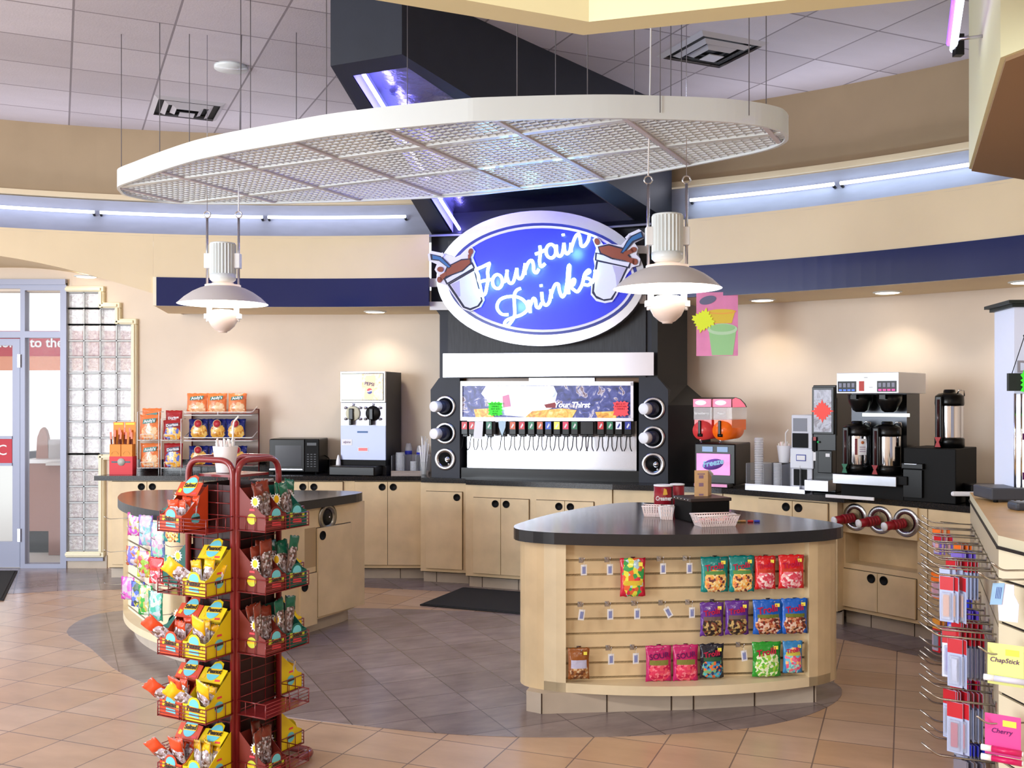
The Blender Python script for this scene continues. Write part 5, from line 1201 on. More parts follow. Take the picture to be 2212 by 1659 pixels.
for x, col, lb in ((-0.095, mat('cream_valve', (214, 212, 186), 0.4), 0), (0.095, M_blk, 1)):
    b = MB(); cz = zz_(893); b.lathe([(0.068, 0), (0.068, 0.012), (0.06, 0.02), (0, 0.022)], 30, col, TR(x, -0.017, cz) @ RX(PI/2)); dv = b.build('dispensing_door', fm)
    b = MB(); b.cbox(x-0.024+(-.005 if not lb else 0), x+0.014, -0.06, -0.03, cz-0.06, cz+0.045, 0.006, M_blk); b.cbox(x-0.018, x+0.006, -0.08, -0.03, cz-0.105, cz-0.05, 0.005, M_blk); b.build('tap_handle', dv)
    b = MB()
    for dx, dz in ((-.07, .05), (.07, .05), (-.07, -.05), (.07, -.05)): b.cyl(0.012, 0, 0.02, M_steel2, TR(x+dx, -0.016, cz+dz) @ RX(PI/2), n=12).nx()
    b.tube([(x, -.03, cz+.06), (x+.005, -.035, cz+.09)], 0.006, M_steel2, n=6); b.each('clamp_knob', dv)
b = MB(); b.box(-0.055, 0.045, -0.023, -0.02, zz_(935), zz_(931), mat('name_strip', (40, 90, 150), .4)); b.build('name_plate', fm)
b = MB(); b.box(-hw+0.01, -hw+0.11, -0.022, -0.02, zz_(962), zz_(949), M_paper); st = b.build('sticker', fm); text('alpine', 0.03, mat('print_violet', (90, 20, 110), .5), st, 'lettering', TR(-hw+0.06, -0.023, zz_(955)), shear=.3)
b = MB(); b.box(-0.05, 0.05, -0.022, -0.02, zz_(975), zz_(966), M_paper); st = b.build('sticker', fm); b = MB(); b.box(-0.042, 0.042, -0.0235, -0.022, zz_(973.5), zz_(967.5), mat('sticker_coral', (250, 130, 130), .5)); b.build('sticker_print', st)
b = MB(); b.cbox(-hw-0.03, hw-0.03, -0.22, -0.0, 0.0, 0.085, 0.01, M_blk); b.box(-hw, hw, -0.02, 0.1, 0.08, zz_(993), M_blkm); b.build('drip_tray', fm)
# ---- microwave
Y = 9.07; mw = thing('microwave_oven', 'black microwave oven on the back counter left of the frozen drink machine', 'microwave', (Xof(636, Y), Y, CH), R(-4)); hw = (690-582)/2*Y/F; ht = Zof(948, Y)-CH
b = MB(); b.cbox(-hw, hw, 0, 0.32, 0.012, ht, 0.008, M_blk); b.build('body', mw)
b = MB(); b.cbox(-hw, hw*0.42, -0.015, -0.001, 0.02, ht-0.005, 0.004, M_blk); dd_ = b.build('door', mw)
b = MB(); b.box(-hw+0.055, hw*0.30, -0.017, -0.015, 0.07, ht-0.06, mat('oven_window', (60, 62, 68), 0.15)); b.build('door_window', dd_)
b = MB(); b.box(-hw+0.0, hw*0.35, -0.018, -0.015, 0.035, 0.045, M_steel2); b.build('door_trim', dd_)
b = MB(); b.box(hw*0.44, hw*0.98, -0.008, -0.001, 0.02, ht-0.01, M_blkm); pn = b.build('control_panel', mw)
b = MB()
for r_ in range(6):
    for c_ in range(3): b.box(hw*(0.52+c_*.14), hw*(0.60+c_*.14), -0.0095, -0.008, ht*0.2+r_*0.022, ht*0.2+r_*0.022+0.007, mat('key_print', (90, 92, 96), .5))
b.box(hw*.52, hw*.9, -.0095, -.008, ht-.06, ht-.035, mat('key_print', (0, 0, 0))); b.build('keypad', pn)
b = MB()
for sx_ in (-1, 1):
    for y_ in (0.03, 0.28): b.cyl(0.012, 0, 0.013, M_blkm, TR(sx_*hw*.85, y_, 0), n=10).nx()
b.each('foot', mw)
b = MB(); b.tube(catmull([(hw-.01, .2, .16), (hw+.05, .16, .13), (hw+.07, .12, .06), (hw+.12, .1, .03), (hw+.2, .2, .02)], 5, closed=False), 0.005, M_blk, n=5); b.build('power_cord', mw)
# pens, blue napkin box, cone cup near the machine
for (u, v, a, lb) in ((640, 1016, 4, 'silver tongs lying in front of the microwave'), (698, 1014, 14, 'short silver straw pack lying beside the microwave')):
    X, Y = at(u, v); b = MB(); L_ = 0.1 if u < 660 else 0.048; b.cbox(-L_, L_, -.008, .008, 0.0005, 0.012, .003, M_steel2); o = b.build('tongs' if u < 660 else 'straw_pack'); o.location = (X, Y, CH); o.rotation_euler = (0, 0, R(a)); tag(o, lb, 'utensil')
X, Y = at(721, 1020); b = MB(); b.cbox(-.033, .033, -.03, .03, 0, .055, .004, mat('deep_blue_box', (40, 44, 110), .5)); o = b.build('napkin_box'); o.location = (X, Y, CH); tag(o, 'small dark blue box at the left foot of the frozen drink machine', 'box')
X, Y = at(731, 1008); b = MB(); b.lathe([(.026, 0), (.02, .12), (.008, .17), (.004, .175)], 20, M_paper); o = b.build('paper_cone_stack'); o.location = (Xof(731, 9.0), 9.0, CH); tag(o, 'white pointed paper cone stack beside the frozen drink machine', 'cup')
# ---- cup rack between machine and tower
def lidrack(u0, u1, vb, label, Yd, z_h=0.17, n=3, rz=0, name='lid_rack'):
    X0, Y0 = Xof(u0, Yd), Yd; wd = (u1-u0)*Yd/F/math.cos(rz); o = thing(name, label, 'organizer', (X0, Y0, CH), rz)
    b = MB(); b.box(0, wd, 0, .22, 0.012, 0.024, M_steel2); b.box(0, wd, -0.01, -0.004, 0.0, 0.034, M_steel2); b.build('base_tray', o)
    for k in range(n+1):
        b = MB(); b.cbox(wd*k/n-.003 if k else 0, wd*k/n+.003 if k else .006, 0, .2, .02, z_h, .002, mat('smoke_acrylic', (196, 200, 206), .15, alpha=.35)); b.build('divider', o)
    b = MB(); b.box(0, wd, .2, .206, .02, z_h, mat('smoke_acrylic', (0, 0, 0))); b.build('back_panel', o)
    return o, wd
CUPW = mat('clear_lids', (226, 228, 234), .12, alpha=.55, spec=.8)
def lidstack(P, r, h, label, group, mt=None, n=None, rz=0, taper=1.0):
    o = thing('lid_stack', label, 'lids', P, rz, group); n = n or max(3, int(h/0.008)); b = MB(); pr = []
    for k in range(n):
        z = h*k/n; q = 1+(taper-1)*k/n; pr += [(r*q, z), (r*q, z+h/n*.45), (r*q*.93, z+h/n*.5), (r*q*.93, z+h/n*.98)]
    b.lathe(pr, 20, mt or CUPW); b.build('lids', o); return o
o, wd = lidrack(845, 925, 1018, 'grey acrylic lid organizer between the frozen drink machine and the tower', 8.97, .17, 3)
lidstack((Xof(864, 9.02), 9.05, CH+.025), .042, .17, 'tall stack of clear lids right of the frozen drink machine', 'lid stacks'); lidstack((Xof(893, 9.02), 9.05, CH+.025), .034, .09, 'short stack of clear lids left of the straws', 'lid stacks')
for u, h_, lb in ((882, .27, 'clear cup stack rising behind the short lid stack'), (907, .25, 'clear blue printed cup stack behind the straws')):
    o = thing('cup_stack', lb, 'cup', (Xof(u, 9.2), 9.22, CH), 0, 'plastic cup stacks'); b = MB(); b.lathe([(.03, 0), (.034, h_*.8), (.022, h_)], 18, CUPW); b.build('cups', o)
    b = MB(); b.lathe([(.0325, h_*.55), (.0345, h_*.75)], 18, mat('print_blue', (50, 60, 190), .4)); b.build('print_band', o)
hol = thing('straw_holder', 'clear straw holder crammed with white straws beside the tower', 'holder', (Xof(915, 8.9), 8.93, CH)); b = MB(); b.lathe([(.034, 0), (.036, .12)], 20, M_glass); b.build('cup', hol)
for k in range(14):
    a = k*2.4; r_ = .006+.0016*k; b = MB(); lx, ly = r_*math.cos(a), r_*math.sin(a); b.tube([(lx*.5, ly*.5, .005), (lx*1.7, ly*1.7, .30+.05*math.sin(k*1.9))], .0042, M_paper, n=6); o = b.build('drinking_straw'); o.location = hol.location
    tag(o, 'white wrapped straw in the clear holder left of the tower', 'straw', 'wrapped straws left of the tower')
# ---- snack rack with bags on the left counter
def chipbag(P, w_, h, m, label, group, logo, lcol, seed, rz=0, lean=0, t=.05, patch=None):
    o = thing('snack_bag', label, 'snack bag', P, rz, group, rot=(R(lean), 0, rz)); b = MB(); pillow(b, w_, h, t, m, TR(0, 0, h), seed=seed, seal=.06); b.build('bag', o)
    if patch:
        b = MB(); b.plate([(-w_*.32, h*.62), (w_*.30, h*.68), (w_*.34, h*.86), (-w_*.28, h*.80)], -t/2-.008, -t/2-.005, patch); b.build('logo_patch', o)
    if logo: text(logo, w_*.20, lcol, o, 'logo_lettering', TR(w_*.02, -t/2-.010, h*.74) @ RY(R(-7)), bold=.03)
    return o
orchip = bagmat('orange_chip_bag', (236, 126, 66), [(240, 190, 140), (226, 150, 100), (250, 214, 170)], .42, 21, vs=12); bluchip = bagmat('blue_onion_ring_bag', (22, 34, 110), [(226, 170, 70), (240, 200, 110), (200, 130, 40)], .55, 22, vs=12); redchip = bagmat('red_chip_bag', (166, 28, 34), [(240, 170, 60), (250, 200, 100), (90, 110, 200)], .5, 23, vs=12)
tealpatch = mat('teal_patch', (20, 120, 110), .4); redov = mat('red_oval_patch', (190, 50, 60), .4); Y0 = 9.05
rk = thing('snack_rack', 'maroon wire counter rack with white front rails holding three rows of snack bags', 'rack', (Xof(398, Y0), Y0, CH))
wr = (546-398)*Y0/F; zr = lambda v: Zof(v, Y0)-CH
b = MB()
for x in (0.0, wr): b.tube([(x, .22, 0), (x, .22, zr(884)), (x, .1, zr(884))], .006, M_rack, n=6)
for zr_ in (893, 950, 1005): b.box(0, wr, 0.0, .24, zr(zr_)-.004, zr(zr_), M_rack)
b.box(0, wr, .225, .23, 0.05, zr(884), mat('pale_rack_back', (186, 170, 160), .6)); b.build('rack_frame', rk)
for v in (897, 952):
    b = MB(); z = zr(v)
    for dz_q in (0.0, .028): b.tube(roundpts([(0, .16, z+dz_q+.05*(dz_q > 0)), (0, -.02, z+dz_q), (wr, -.02, z+dz_q), (wr, .16, z+dz_q+.05*(dz_q > 0))], .02, 4), .0042, M_white, n=6)
    b.tube([(wr/2, -.02, z), (wr/2, -.02, z+.028)], .004, M_white, n=5); b.build('front_rail', rk)
for k, (u0, u1) in enumerate(((399, 444), (443, 486), (489, 529))):
    P = (Xof((u0+u1)/2, Y0), Y0+.05, CH+zr(893)); chipbag(P, (u1-u0)*Y0/F, .185, orchip, ['left', 'middle', 'right'][k]+' orange chip bag on the top shelf of the counter rack', 'chip bags on the counter rack', "Andy's", M_paper, k, rz=R(2), lean=-8, patch=tealpatch)
for k, (u0, u1) in enumerate(((403, 447), (447, 485), (484, 527))):
    P = (Xof((u0+u1)/2, Y0), Y0+.05, CH+zr(948)); o = chipbag(P, (u1-u0)*Y0/F, .18, bluchip, ['left', 'middle', 'right'][k]+' dark blue snack bag on the middle shelf of the counter rack', 'chip bags on the counter rack', None, M_paper, 5+k, lean=-6)
    b = MB(); b.cyl(.038, 0, .002, mat('cream_ring', (226, 196, 150), .4), TR(-.0, -.028, .135) @ RX(PI/2), n=24); b.cyl(.032, .002, .004, redov, TR(-.0, -.028, .135) @ RX(PI/2), n=24); b.build('logo_patch', o)
for k, (u0, u1) in enumerate(((403, 447), (447, 488), (488, 530))):
    P = (Xof((u0+u1)/2, Y0), Y0+.05, CH+zr(1004)); o = chipbag(P, (u1-u0)*Y0/F, .17, bluchip, ['left', 'middle', 'right'][k]+' dark blue snack bag on the bottom shelf of the counter rack', 'chip bags on the counter rack', None, M_paper, 9+k, lean=-6)
    b = MB(); b.cyl(.036, 0, .002, mat('cream_ring', (0, 0, 0)), TR(0, -.028, .13) @ RX(PI/2), n=24); b.cyl(.03, .002, .004, redov, TR(0, -.028, .13) @ RX(PI/2), n=24); b.build('logo_patch', o)
# two slim wire stands
for ui, (u0, u1, m1, m2, lbn) in enumerate(((297, 343, orchip, orchip, 'orange'), (348, 391, redchip, redchip, 'red'))):
    Yw = 9.02; wd = (u1-u0)*Yw/F; st = thing('wire_stand', 'white wire stand holding %s chip bags' % lbn, 'stand', (Xof(u0, Yw), Yw, CH), 0, 'white wire bag stands'); zz2 = lambda v: Zof(v, Yw)-CH
    b = MB()
    for x in (0, wd): b.tube([(x, 0, 0), (x, 0, zz2(890 if ui == 0 else 905)), (x, .12, zz2(890 if ui == 0 else 905))], .004, M_white, n=6)
    for v in (951, 1011): b.tube([(0, -.01, zz2(v)), (wd, -.01, zz2(v))], .003, M_white, n=5); b.box(0, wd, 0, .12, zz2(v)-.002, zz2(v), M_white)
    b.build('wire_frame', st)
    for v in (951, 1011):
        b = MB(); z = zz2(v); b.tube(roundpts([(wd*.2, -.012, z), (wd*.2, -.03, z+.055), (wd*.8, -.03, z+.055), (wd*.8, -.012, z)], .008, 3), .003, M_white, n=5); b.tube(roundpts([(wd*.38, -.012, z), (wd*.38, -.03, z+.026), (wd*.62, -.03, z+.026), (wd*.62, -.012, z)], .005, 3), .0025, M_white, n=5); b.build('retaining_clip', st)
    for j, (v, vt) in enumerate(((1010, 958), (950, 896 if ui == 0 else 908))):
        P = (Xof((u0+u1)/2, Yw)+(.006 if j == 0 else 0), Yw+.035, CH+zz2(v)+.001); chipbag(P, wd*.96, (v-vt)*Yw/F, m1 if j else m2, '%s chip bag on the %s step of the white wire stand' % (lbn, ['lower', 'upper'][j]), 'chip bags on the wire stands', ["Andy's", 'Doritos'][ui], M_paper, 14+j+ui*2, lean=-4, t=.036, patch=[tealpatch, mat('dark_stripe_patch', (34, 34, 70), .4)][ui])
    P = (Xof((u0+u1)/2, Yw)-(.004 if ui else 0), Yw+.075, CH+zz2(950)+.001); chipbag(P, wd*(.92 if ui == 0 else .86), .285-.02*ui, m1, 'second %s chip bag standing taller behind on the white wire stand' % lbn, 'chip bags on the wire stands', 'Doritos' if ui else None, M_paper, 18+ui, rz=R(-2), lean=-4, t=.03, patch=tealpatch if ui == 0 else None)
# orange stick boxes
Yb = 8.98; zb_ = lambda v: Zof(v, Yb)-CH; orb = mat('orange_carton', (240, 146, 36), .5); rdb = mat('red_carton', (226, 50, 60), .5)
o = thing('carton_display', 'red base carton carrying two orange snack stick cartons', 'carton', (Xof(236, Yb), Yb, CH)); wd = 50*Yb/F
b = MB(); b.box(0, wd, 0, .1, 0, zb_(986), rdb); b.build('base_carton', o)
b = MB(); b.cyl(.034, 0, .003, mat('silver_seal', (190, 190, 180), .4), TR(wd*.52, -.001, zb_(998)) @ RX(PI/2), n=24); b.box(wd*.1, wd*.9, -.003, -.0, zb_(998)-.006, zb_(998)+.006, mat('dark_teal_print', (40, 110, 120), .5)); b.build('seal_print', o)
for k in (0, 1):
    x0 = wd*.5*k; b = MB(); b.box(x0+.003, x0+wd*.5-.003, 0, .09, zb_(986), zb_(960), orb); c_ = b.build('stick_carton', o)
    b = MB(); b.lathe([(.03, 0), (.03, .003)], 20, mat('green_arch_print', (70, 140, 80), .5), TR(x0+wd*.25, -.001, zb_(982)) @ RX(PI/2), a0=0, a1=PI); b.build('arch_print', c_)
    b = MB(); b.box(x0+.003, x0+wd*.5-.003, .086, .09, zb_(960), zb_(912), orb); b.box(x0+.012, x0+wd*.5-.012, .083, .086, zb_(918), zb_(914), mat('yellow_print', (250, 230, 60), .5)); b.build('back_card', c_)
for k in range(10):
    x = Xof(236, Yb)+.012+k*wd/10.5; b = MB(); h = .17+.02*((k*7) % 3); b.tube([(0, 0, 0), (0, .005, h)], .0075, mat('dark_meat_stick', (110, 50, 36), .3), n=6); b.cbox(-.009, .009, -.002, .002, h-.02, h+.045, .0015, mat('orange_wrapper', (236, 96, 40), .35)); o = b.build('snack_stick'); o.location = (x, Yb+.03+.02*(k % 3), CH+zb_(985)); o.rotation_euler = (R(-4), R((k % 4-1.5)*3), 0)
    tag(o, 'wrapped snack stick standing in the orange cartons', 'snack stick', 'snack sticks in the orange cartons')

# ================================================================ RIGHT COUNTER
GA = R(-46)
def gloc(u, Yd): return (Xof(u, Yd), Yd, CH)
# ---- slush machine (two bowls)
Ys = 7.75; S = Ys/F; sm = thing('slush_machine', 'black slush machine with a red and an orange bowl under pink lit lids', 'drink machine', (Xof(1544, Ys), Ys, CH), R(-30)); zS = lambda v: Zof(v, Ys)-CH
b = MB(); b.cbox(-.165, .165, 0, .40, .01, zS(958), .01, M_blk); b.build('body', sm)
b = MB(); b.cbox(-.145, .125, -.012, 0, zS(1026), zS(980), .003, mat('pink_swirl_panel', (236, 150, 214), .4, emit=.35, noise=.25, nscale=9)); pp = b.build('front_panel', sm)
b = MB(); b.lathe([(.085, 0), (.085, .004)], 30, mat('violet_oval', (130, 90, 190), .4), TR(-.01, -.012, zS(1003)) @ RY(R(-12)) @ RX(PI/2) @ Matrix.Diagonal((1, .48, 1, 1))); b.build('logo_oval', pp); text('Freeze', .062, mat('ice_blue_print', (150, 210, 240), .4), pp, 'logo_lettering', TR(-.01, -.018, zS(1000)) @ RY(R(-12)), bold=.03, shear=.2)
b = MB()
for x in (-.10, .02): b.box(x, x+.085, -.006, 0, zS(976), zS(965), mat('lcd_blue', (110, 140, 180), .3, emit=.3))
b.build('display_window', sm)
b = MB(); b.cbox(-.13, .15, -.13, 0, .0, .03, .006, M_blk); b.box(-.12, .14, -.133, -.13, .008, .03, mat('pink_strip', (250, 170, 220), .5)); b.build('drip_tray', sm)
for k, (x, col, nm) in enumerate(((-.085, (206, 60, 60), 'Strawberry'), (.075, (240, 104, 20), 'Peach'))):
    slm = mat('slush_%d' % k, col, .25, emit=.12); zc = zS(930)
    b = MB(); b.lathe([(.0, -.17), (.055, -.165), (.072, -.14), (.074, .20), (.0, .2)], 26, slm, TR(x, .14, zc) @ RX(PI/2)); b.box(x-.07, x+.07, -.03, .34, zc, zS(907), slm); sl = b.build('slush_drum', sm)
    b = MB(); b.box(x-.073, x+.073, -.035, .35, zS(907), zS(880), mat('clear_bowl', (236, 226, 224), .08, alpha=.30)); b.build('clear_bowl', sl)
    text(nm, .026, M_white, sl, 'flavour_lettering', TR(x-.01, -.038, zS(893)), bold=.03)
    b = MB(); pf = [(-.04, zS(880)), (-.045, zS(862)), (.05, zS(858)), (.18, zS(862)), (.30, zS(872)), (.345, zS(880))]; n_ = len(pf); v = [(x-.077, y, z) for y, z in pf]+[(x+.077, y, z) for y, z in pf]
    b.add(v, [tuple(range(n_)), tuple(range(2*n_-1, n_-1, -1))]+[(i, (i+1) % n_, n_+(i+1) % n_, n_+i) for i in range(n_)], M_blk); ld = b.build('bowl_lid', sm)
    pk = mat('lit_pink_lid', (250, 110, 140), .4, emit=.6); b = MB(); b.box(x-.072, x+.072, -.05, -.046, zS(879), zS(862), pk); b.add([(x+.0785, y*.9-.005, z-.004 if z > zS(875) else z+.002) for y, z in pf], [tuple(range(n_))], pk); b.build('lit_panel', ld)
    b = MB(); b.lathe([(.045, 0), (.045, .003)], 24, mat('pale_oval', (255, 225, 232), .4, emit=.6), TR(x-.01, -.052, zS(870)) @ RX(PI/2) @ Matrix.Diagonal((1, .42, 1, 1))); b.build('lid_logo', ld)
    b = MB(); b.cbox(x-.026, x-.004, -.075, -.052, zS(938), zS(908), .005, M_blk); b.cyl(.016, -.02, .02, M_blk, TR(x-.012, -.05, zS(940)) @ RY(PI/2), n=12); b.cyl(.010, -.04, 0, M_chrome, TR(x-.012, -.05, zS(945)), n=10); b.build('tap', sl)
# ---- lids/cups organizer
Yl = 7.62; o, wd = lidrack(1611, 1705, 1050, 'acrylic lid organizer between the slush machine and the cappuccino machine', Yl, .19, 3, R(-40)); 
def opt(o, x, y, z=0): T = TR(*o.location) @ RZ(o.rotation_euler.z); return tuple(T @ Vector((x, y, z)))
lidstack(opt(o, wd*.17, .07, .025), .032, .36, 'tall leaning stack of clear cups at the left of the acrylic organizer', 'cup stacks in the acrylic organizer', taper=1.1, n=20); lidstack(opt(o, wd*.5, .09, .025), .032, .17, 'middle stack of clear lids in the acrylic organizer', 'cup stacks in the acrylic organizer'); lidstack(opt(o, wd*.84, .06, .025), .031, .20, 'right stack of clear lids in the acrylic organizer', 'cup stacks in the acrylic organizer')
def strawcup(P, label, r=.055, h=.13, n=40, bx=.0, group='g'):
    o = thing('straw_cup', label, 'cup', P); b = MB(); b.shell([(r*.72, 0), (r, h)], 24, mat('white_cup', (0, 0, 0))); b.lathe([(r*.7, 0), (r*.7, .004)], 20, M_paper); b.build('cup', o)
    for k in range(n):
        a = k*2.399; q = r*.9*math.sqrt((k+.5)/n); b = MB(); hh = h+.02+.012*math.sin(k*1.7)
        if k == n-3: b.tube(roundpts([(q*.6*math.cos(a), q*.6*math.sin(a), .01), (q*math.cos(a)-.012, q*math.sin(a), h+.10), (q*math.cos(a)+.01, q*math.sin(a), h+.125)], .01, 3), .0042, M_white, n=6)
        else: b.tube([(q*.6*math.cos(a), q*.6*math.sin(a), .01), (q*math.cos(a), q*math.sin(a), hh)], .0042, M_white if k % 3 else mat('straw_pale_pink', (245, 225, 225), .5), n=5)
        s_ = b.build('drinking_straw'); s_.location = P; tag(s_, 'white straw in the '+label.split(',')[0], 'straw', 'straws in the '+label.split(',')[0])
strawcup((Xof(1694, 7.70), 7.70, CH+.190), 'white straw cup left of the cappuccino machine, standing on the organizer', n=26)
# support shelf under it
b = MB(); b.box(-.07, .07, -.07, .07, 0.0, .188, M_blkm); tag(b.build('napkin_block'), 'black block carrying the straw cup behind the lid organizer', 'block'); bo = [x for x in C.objects if x.name.startswith('napkin_block')][0]; bo.location = (Xof(1694, 7.70), 7.70, CH); bo.rotation_euler = o.rotation_euler
# ---- cappuccino machine
Yc = 7.25; cm = thing('cappuccino_machine', 'black and white hot drink machine with a coral starburst card on its window', 'drink machine', (Xof(1781, Yc), Yc, CH), R(-36)); zC = lambda v: Zof(v, Yc)-CH
b = MB(); b.cbox(-.085, .085, 0.0, .42, 0, zC(832), .006, M_blk); b.build('body', cm)
b = MB(); b.cbox(-.082, .078, -.03, 0, zC(938), zC(836), .004, M_blk); dr_ = b.build('door', cm); b = MB(); b.box(-.068, .062, -.033, -.03, zC(933), zC(842), art('coffee_picture', [(.3, (110, 106, 124)), (.5, (190, 192, 206)), (.65, (120, 110, 120)), (.8, (230, 230, 236))], 9, 8, 0)); b.build('door_picture', dr_)
b = MB(); b.box(-.085, -.055, -.02, 0, zC(975), zC(945), M_blkm); b.cbox(-.02, .085, -.09, 0, zC(1020), zC(972), .005, M_blk); b.build('dispensing_head', cm)
b = MB(); b.cbox(-.09, .085, -.17, 0, zC(1058), zC(1034), .004, M_steel); b.build('drip_tray', cm); b = MB(); b.box(0.088, .094, -.03, -.0, zC(940), zC(860), M_blkm); b.build('side_trim', cm)
b = MB(); b.box(-.05, -.03, -.1, -.095, zC(994), zC(976), M_paper); b.box(.04, .07, -.096, -.09, zC(985), zC(978), M_paper); b.build('instruction_label', cm)
b = MB(); b.cyl(.008, 0, .004, mat('green_button', (30, 160, 80), .4, emit=.3), TR(-.04, -.02, zC(955)) @ RX(PI/2), n=10); b.box(-.075, -.055, -.022, -.02, zC(952), zC(944), mat('red_knob', (170, 30, 30), .4)); b.build('button', cm)
card = thing('starburst_card', 'coral starburst card on the window of the hot drink machine', 'card', opt(cm, -.005, -.034, zC(888)), R(-36)); b = MB(); b.plate([((.062 if k % 2 else .046)*q1_*math.cos(t)*1.0, (.062 if k % 2 else .046)*q1_*math.sin(t)) for k in range(32) for t in [PI*k/16+.6] for q1_ in [1/max(abs(math.cos(t+.75)), abs(math.sin(t+.75)))]], -.003, 0, mat('coral_card', (255, 86, 76), .6, emit=.12)); b.build('card', card)
wm_ = thing('cocoa_machine', 'white fronted drink machine half hidden behind the black hot drink machine', 'drink machine', (Xof(1781, Yc)-.165*.79-.01, Yc+.165*.61+.02, CH), R(-38))
zW = lambda v: Zof(v, 7.45)-CH; b = MB(); b.cbox(-.07, .09, 0, .35, 0, zW(896), .006, mat('pale_grey_case', (214, 216, 226), .45)); b.build('body', wm_)
b = MB(); b.box(-.055, .05, -.004, 0, zW(931), zW(903), mat('grey_print', (120, 122, 134), .4)); b.box(-.06, .06, -.005, 0, zW(966), zW(935), M_blkm); b.build('front_print', wm_)
b = MB(); b.cbox(-.068, .11, -.03, -.005, zW(1010), zW(967), .008, mat('pale_grey_door', (226, 230, 240), .4)); d_ = b.build('access_door', wm_); b = MB(); b.cbox(-.02, .055, -.034, -.03, zW(994), zW(980), .001, navy); b.box(-.014, .049, -.0355, -.034, zW(992), zW(982), M_paper); b.build('name_badge', d_)
b = MB(); b.box(-.05, .05, -.006, 0, .04, zW(1012), M_blkm); b.box(-.075, .08, -.12, 0, 0, .022, M_steel2); b.build('drip_tray', wm_)
# ---- coffee brewer
Yb = 6.9; br = thing('coffee_brewer', 'twin coffee brewer with a steel top box and digital panels', 'coffee maker', (Xof(1898, Yb), Yb, CH), R(-42)); zB = lambda v: Zof(v, Yb)-CH; hw = .215
b = MB(); b.cbox(-hw, hw, -.20, .30, zB(850), zB(806), .004, mat('brewer_white_steel', (232, 232, 236), .35, metal=.25)); tb = b.build('top_box', br)
b = MB()
for x0 in (-hw+.01, hw-.145): b.box(x0, x0+.13, -.204, -.2, zB(847), zB(824), M_blk).nx()
b.each('control_panel', tb)
b = MB()
for x0, c_ in ((-hw+.012, (70, 110, 200)), (hw-.143, (226, 60, 150))):
    for k in range(4): b.box(x0+.008+k*.03, x0+.03+k*.03, -.2065, -.204, zB(845), zB(841), mat('key_%d' % c_[0], c_, .4, emit=.4)); b.box(x0+.008+k*.03, x0+.028+k*.03, -.2065, -.204, zB(837), zB(828), mat('display_grey', (130, 130, 150), .4))
b.build('key_row', tb)
b = MB(); b.box(-.055, -.02, -.203, -.2, zB(845), zB(824), mat('red_green_badge', (196, 60, 50), .5)); b.box(.015, .04, -.203, -.2, zB(838), zB(837), M_blk); b.box(-.02, .005, -.203, -.2, zB(817), zB(816), M_blk); b.build('badge', tb)
b = MB(); b.box(-hw-.0, hw-.04, .05, .29, .10, zB(850), mat('dark_steel_back', (70, 72, 76), .25, metal=.9)); b.box(-hw+.08, hw-.02, .046, .05, zB(900), zB(893), mat('lit_rail', (240, 250, 235), .3, emit=1.0)); b.build('back_column', br)
for x in (-.10, .10):
    b = MB(); b.lathe([(.085, zB(852)), (.082, zB(866)), (.05, zB(886)), (.03, zB(890))], 26, M_blk, TR(x, -.07, 0)); b.box(x-.02, x+.02, -.19, -.14, zB(862), zB(853), M_blk); b.build('brew_funnel', br)
b = MB(); b.cbox(-hw-.02, hw-.01, -.22, -.19, zB(1044), zB(1023), .003, M_steel); b.cbox(-hw-.01, hw+.05, -.19, .28, zB(1040), zB(1022), .003, M_blkm); b.box(-hw, hw, -.12, .25, 0, zB(1040), M_blkm); b.cbox(-hw-.05, hw-.14, -.27, -.255, .0, .022, .003, M_paper); b.build('base', br)
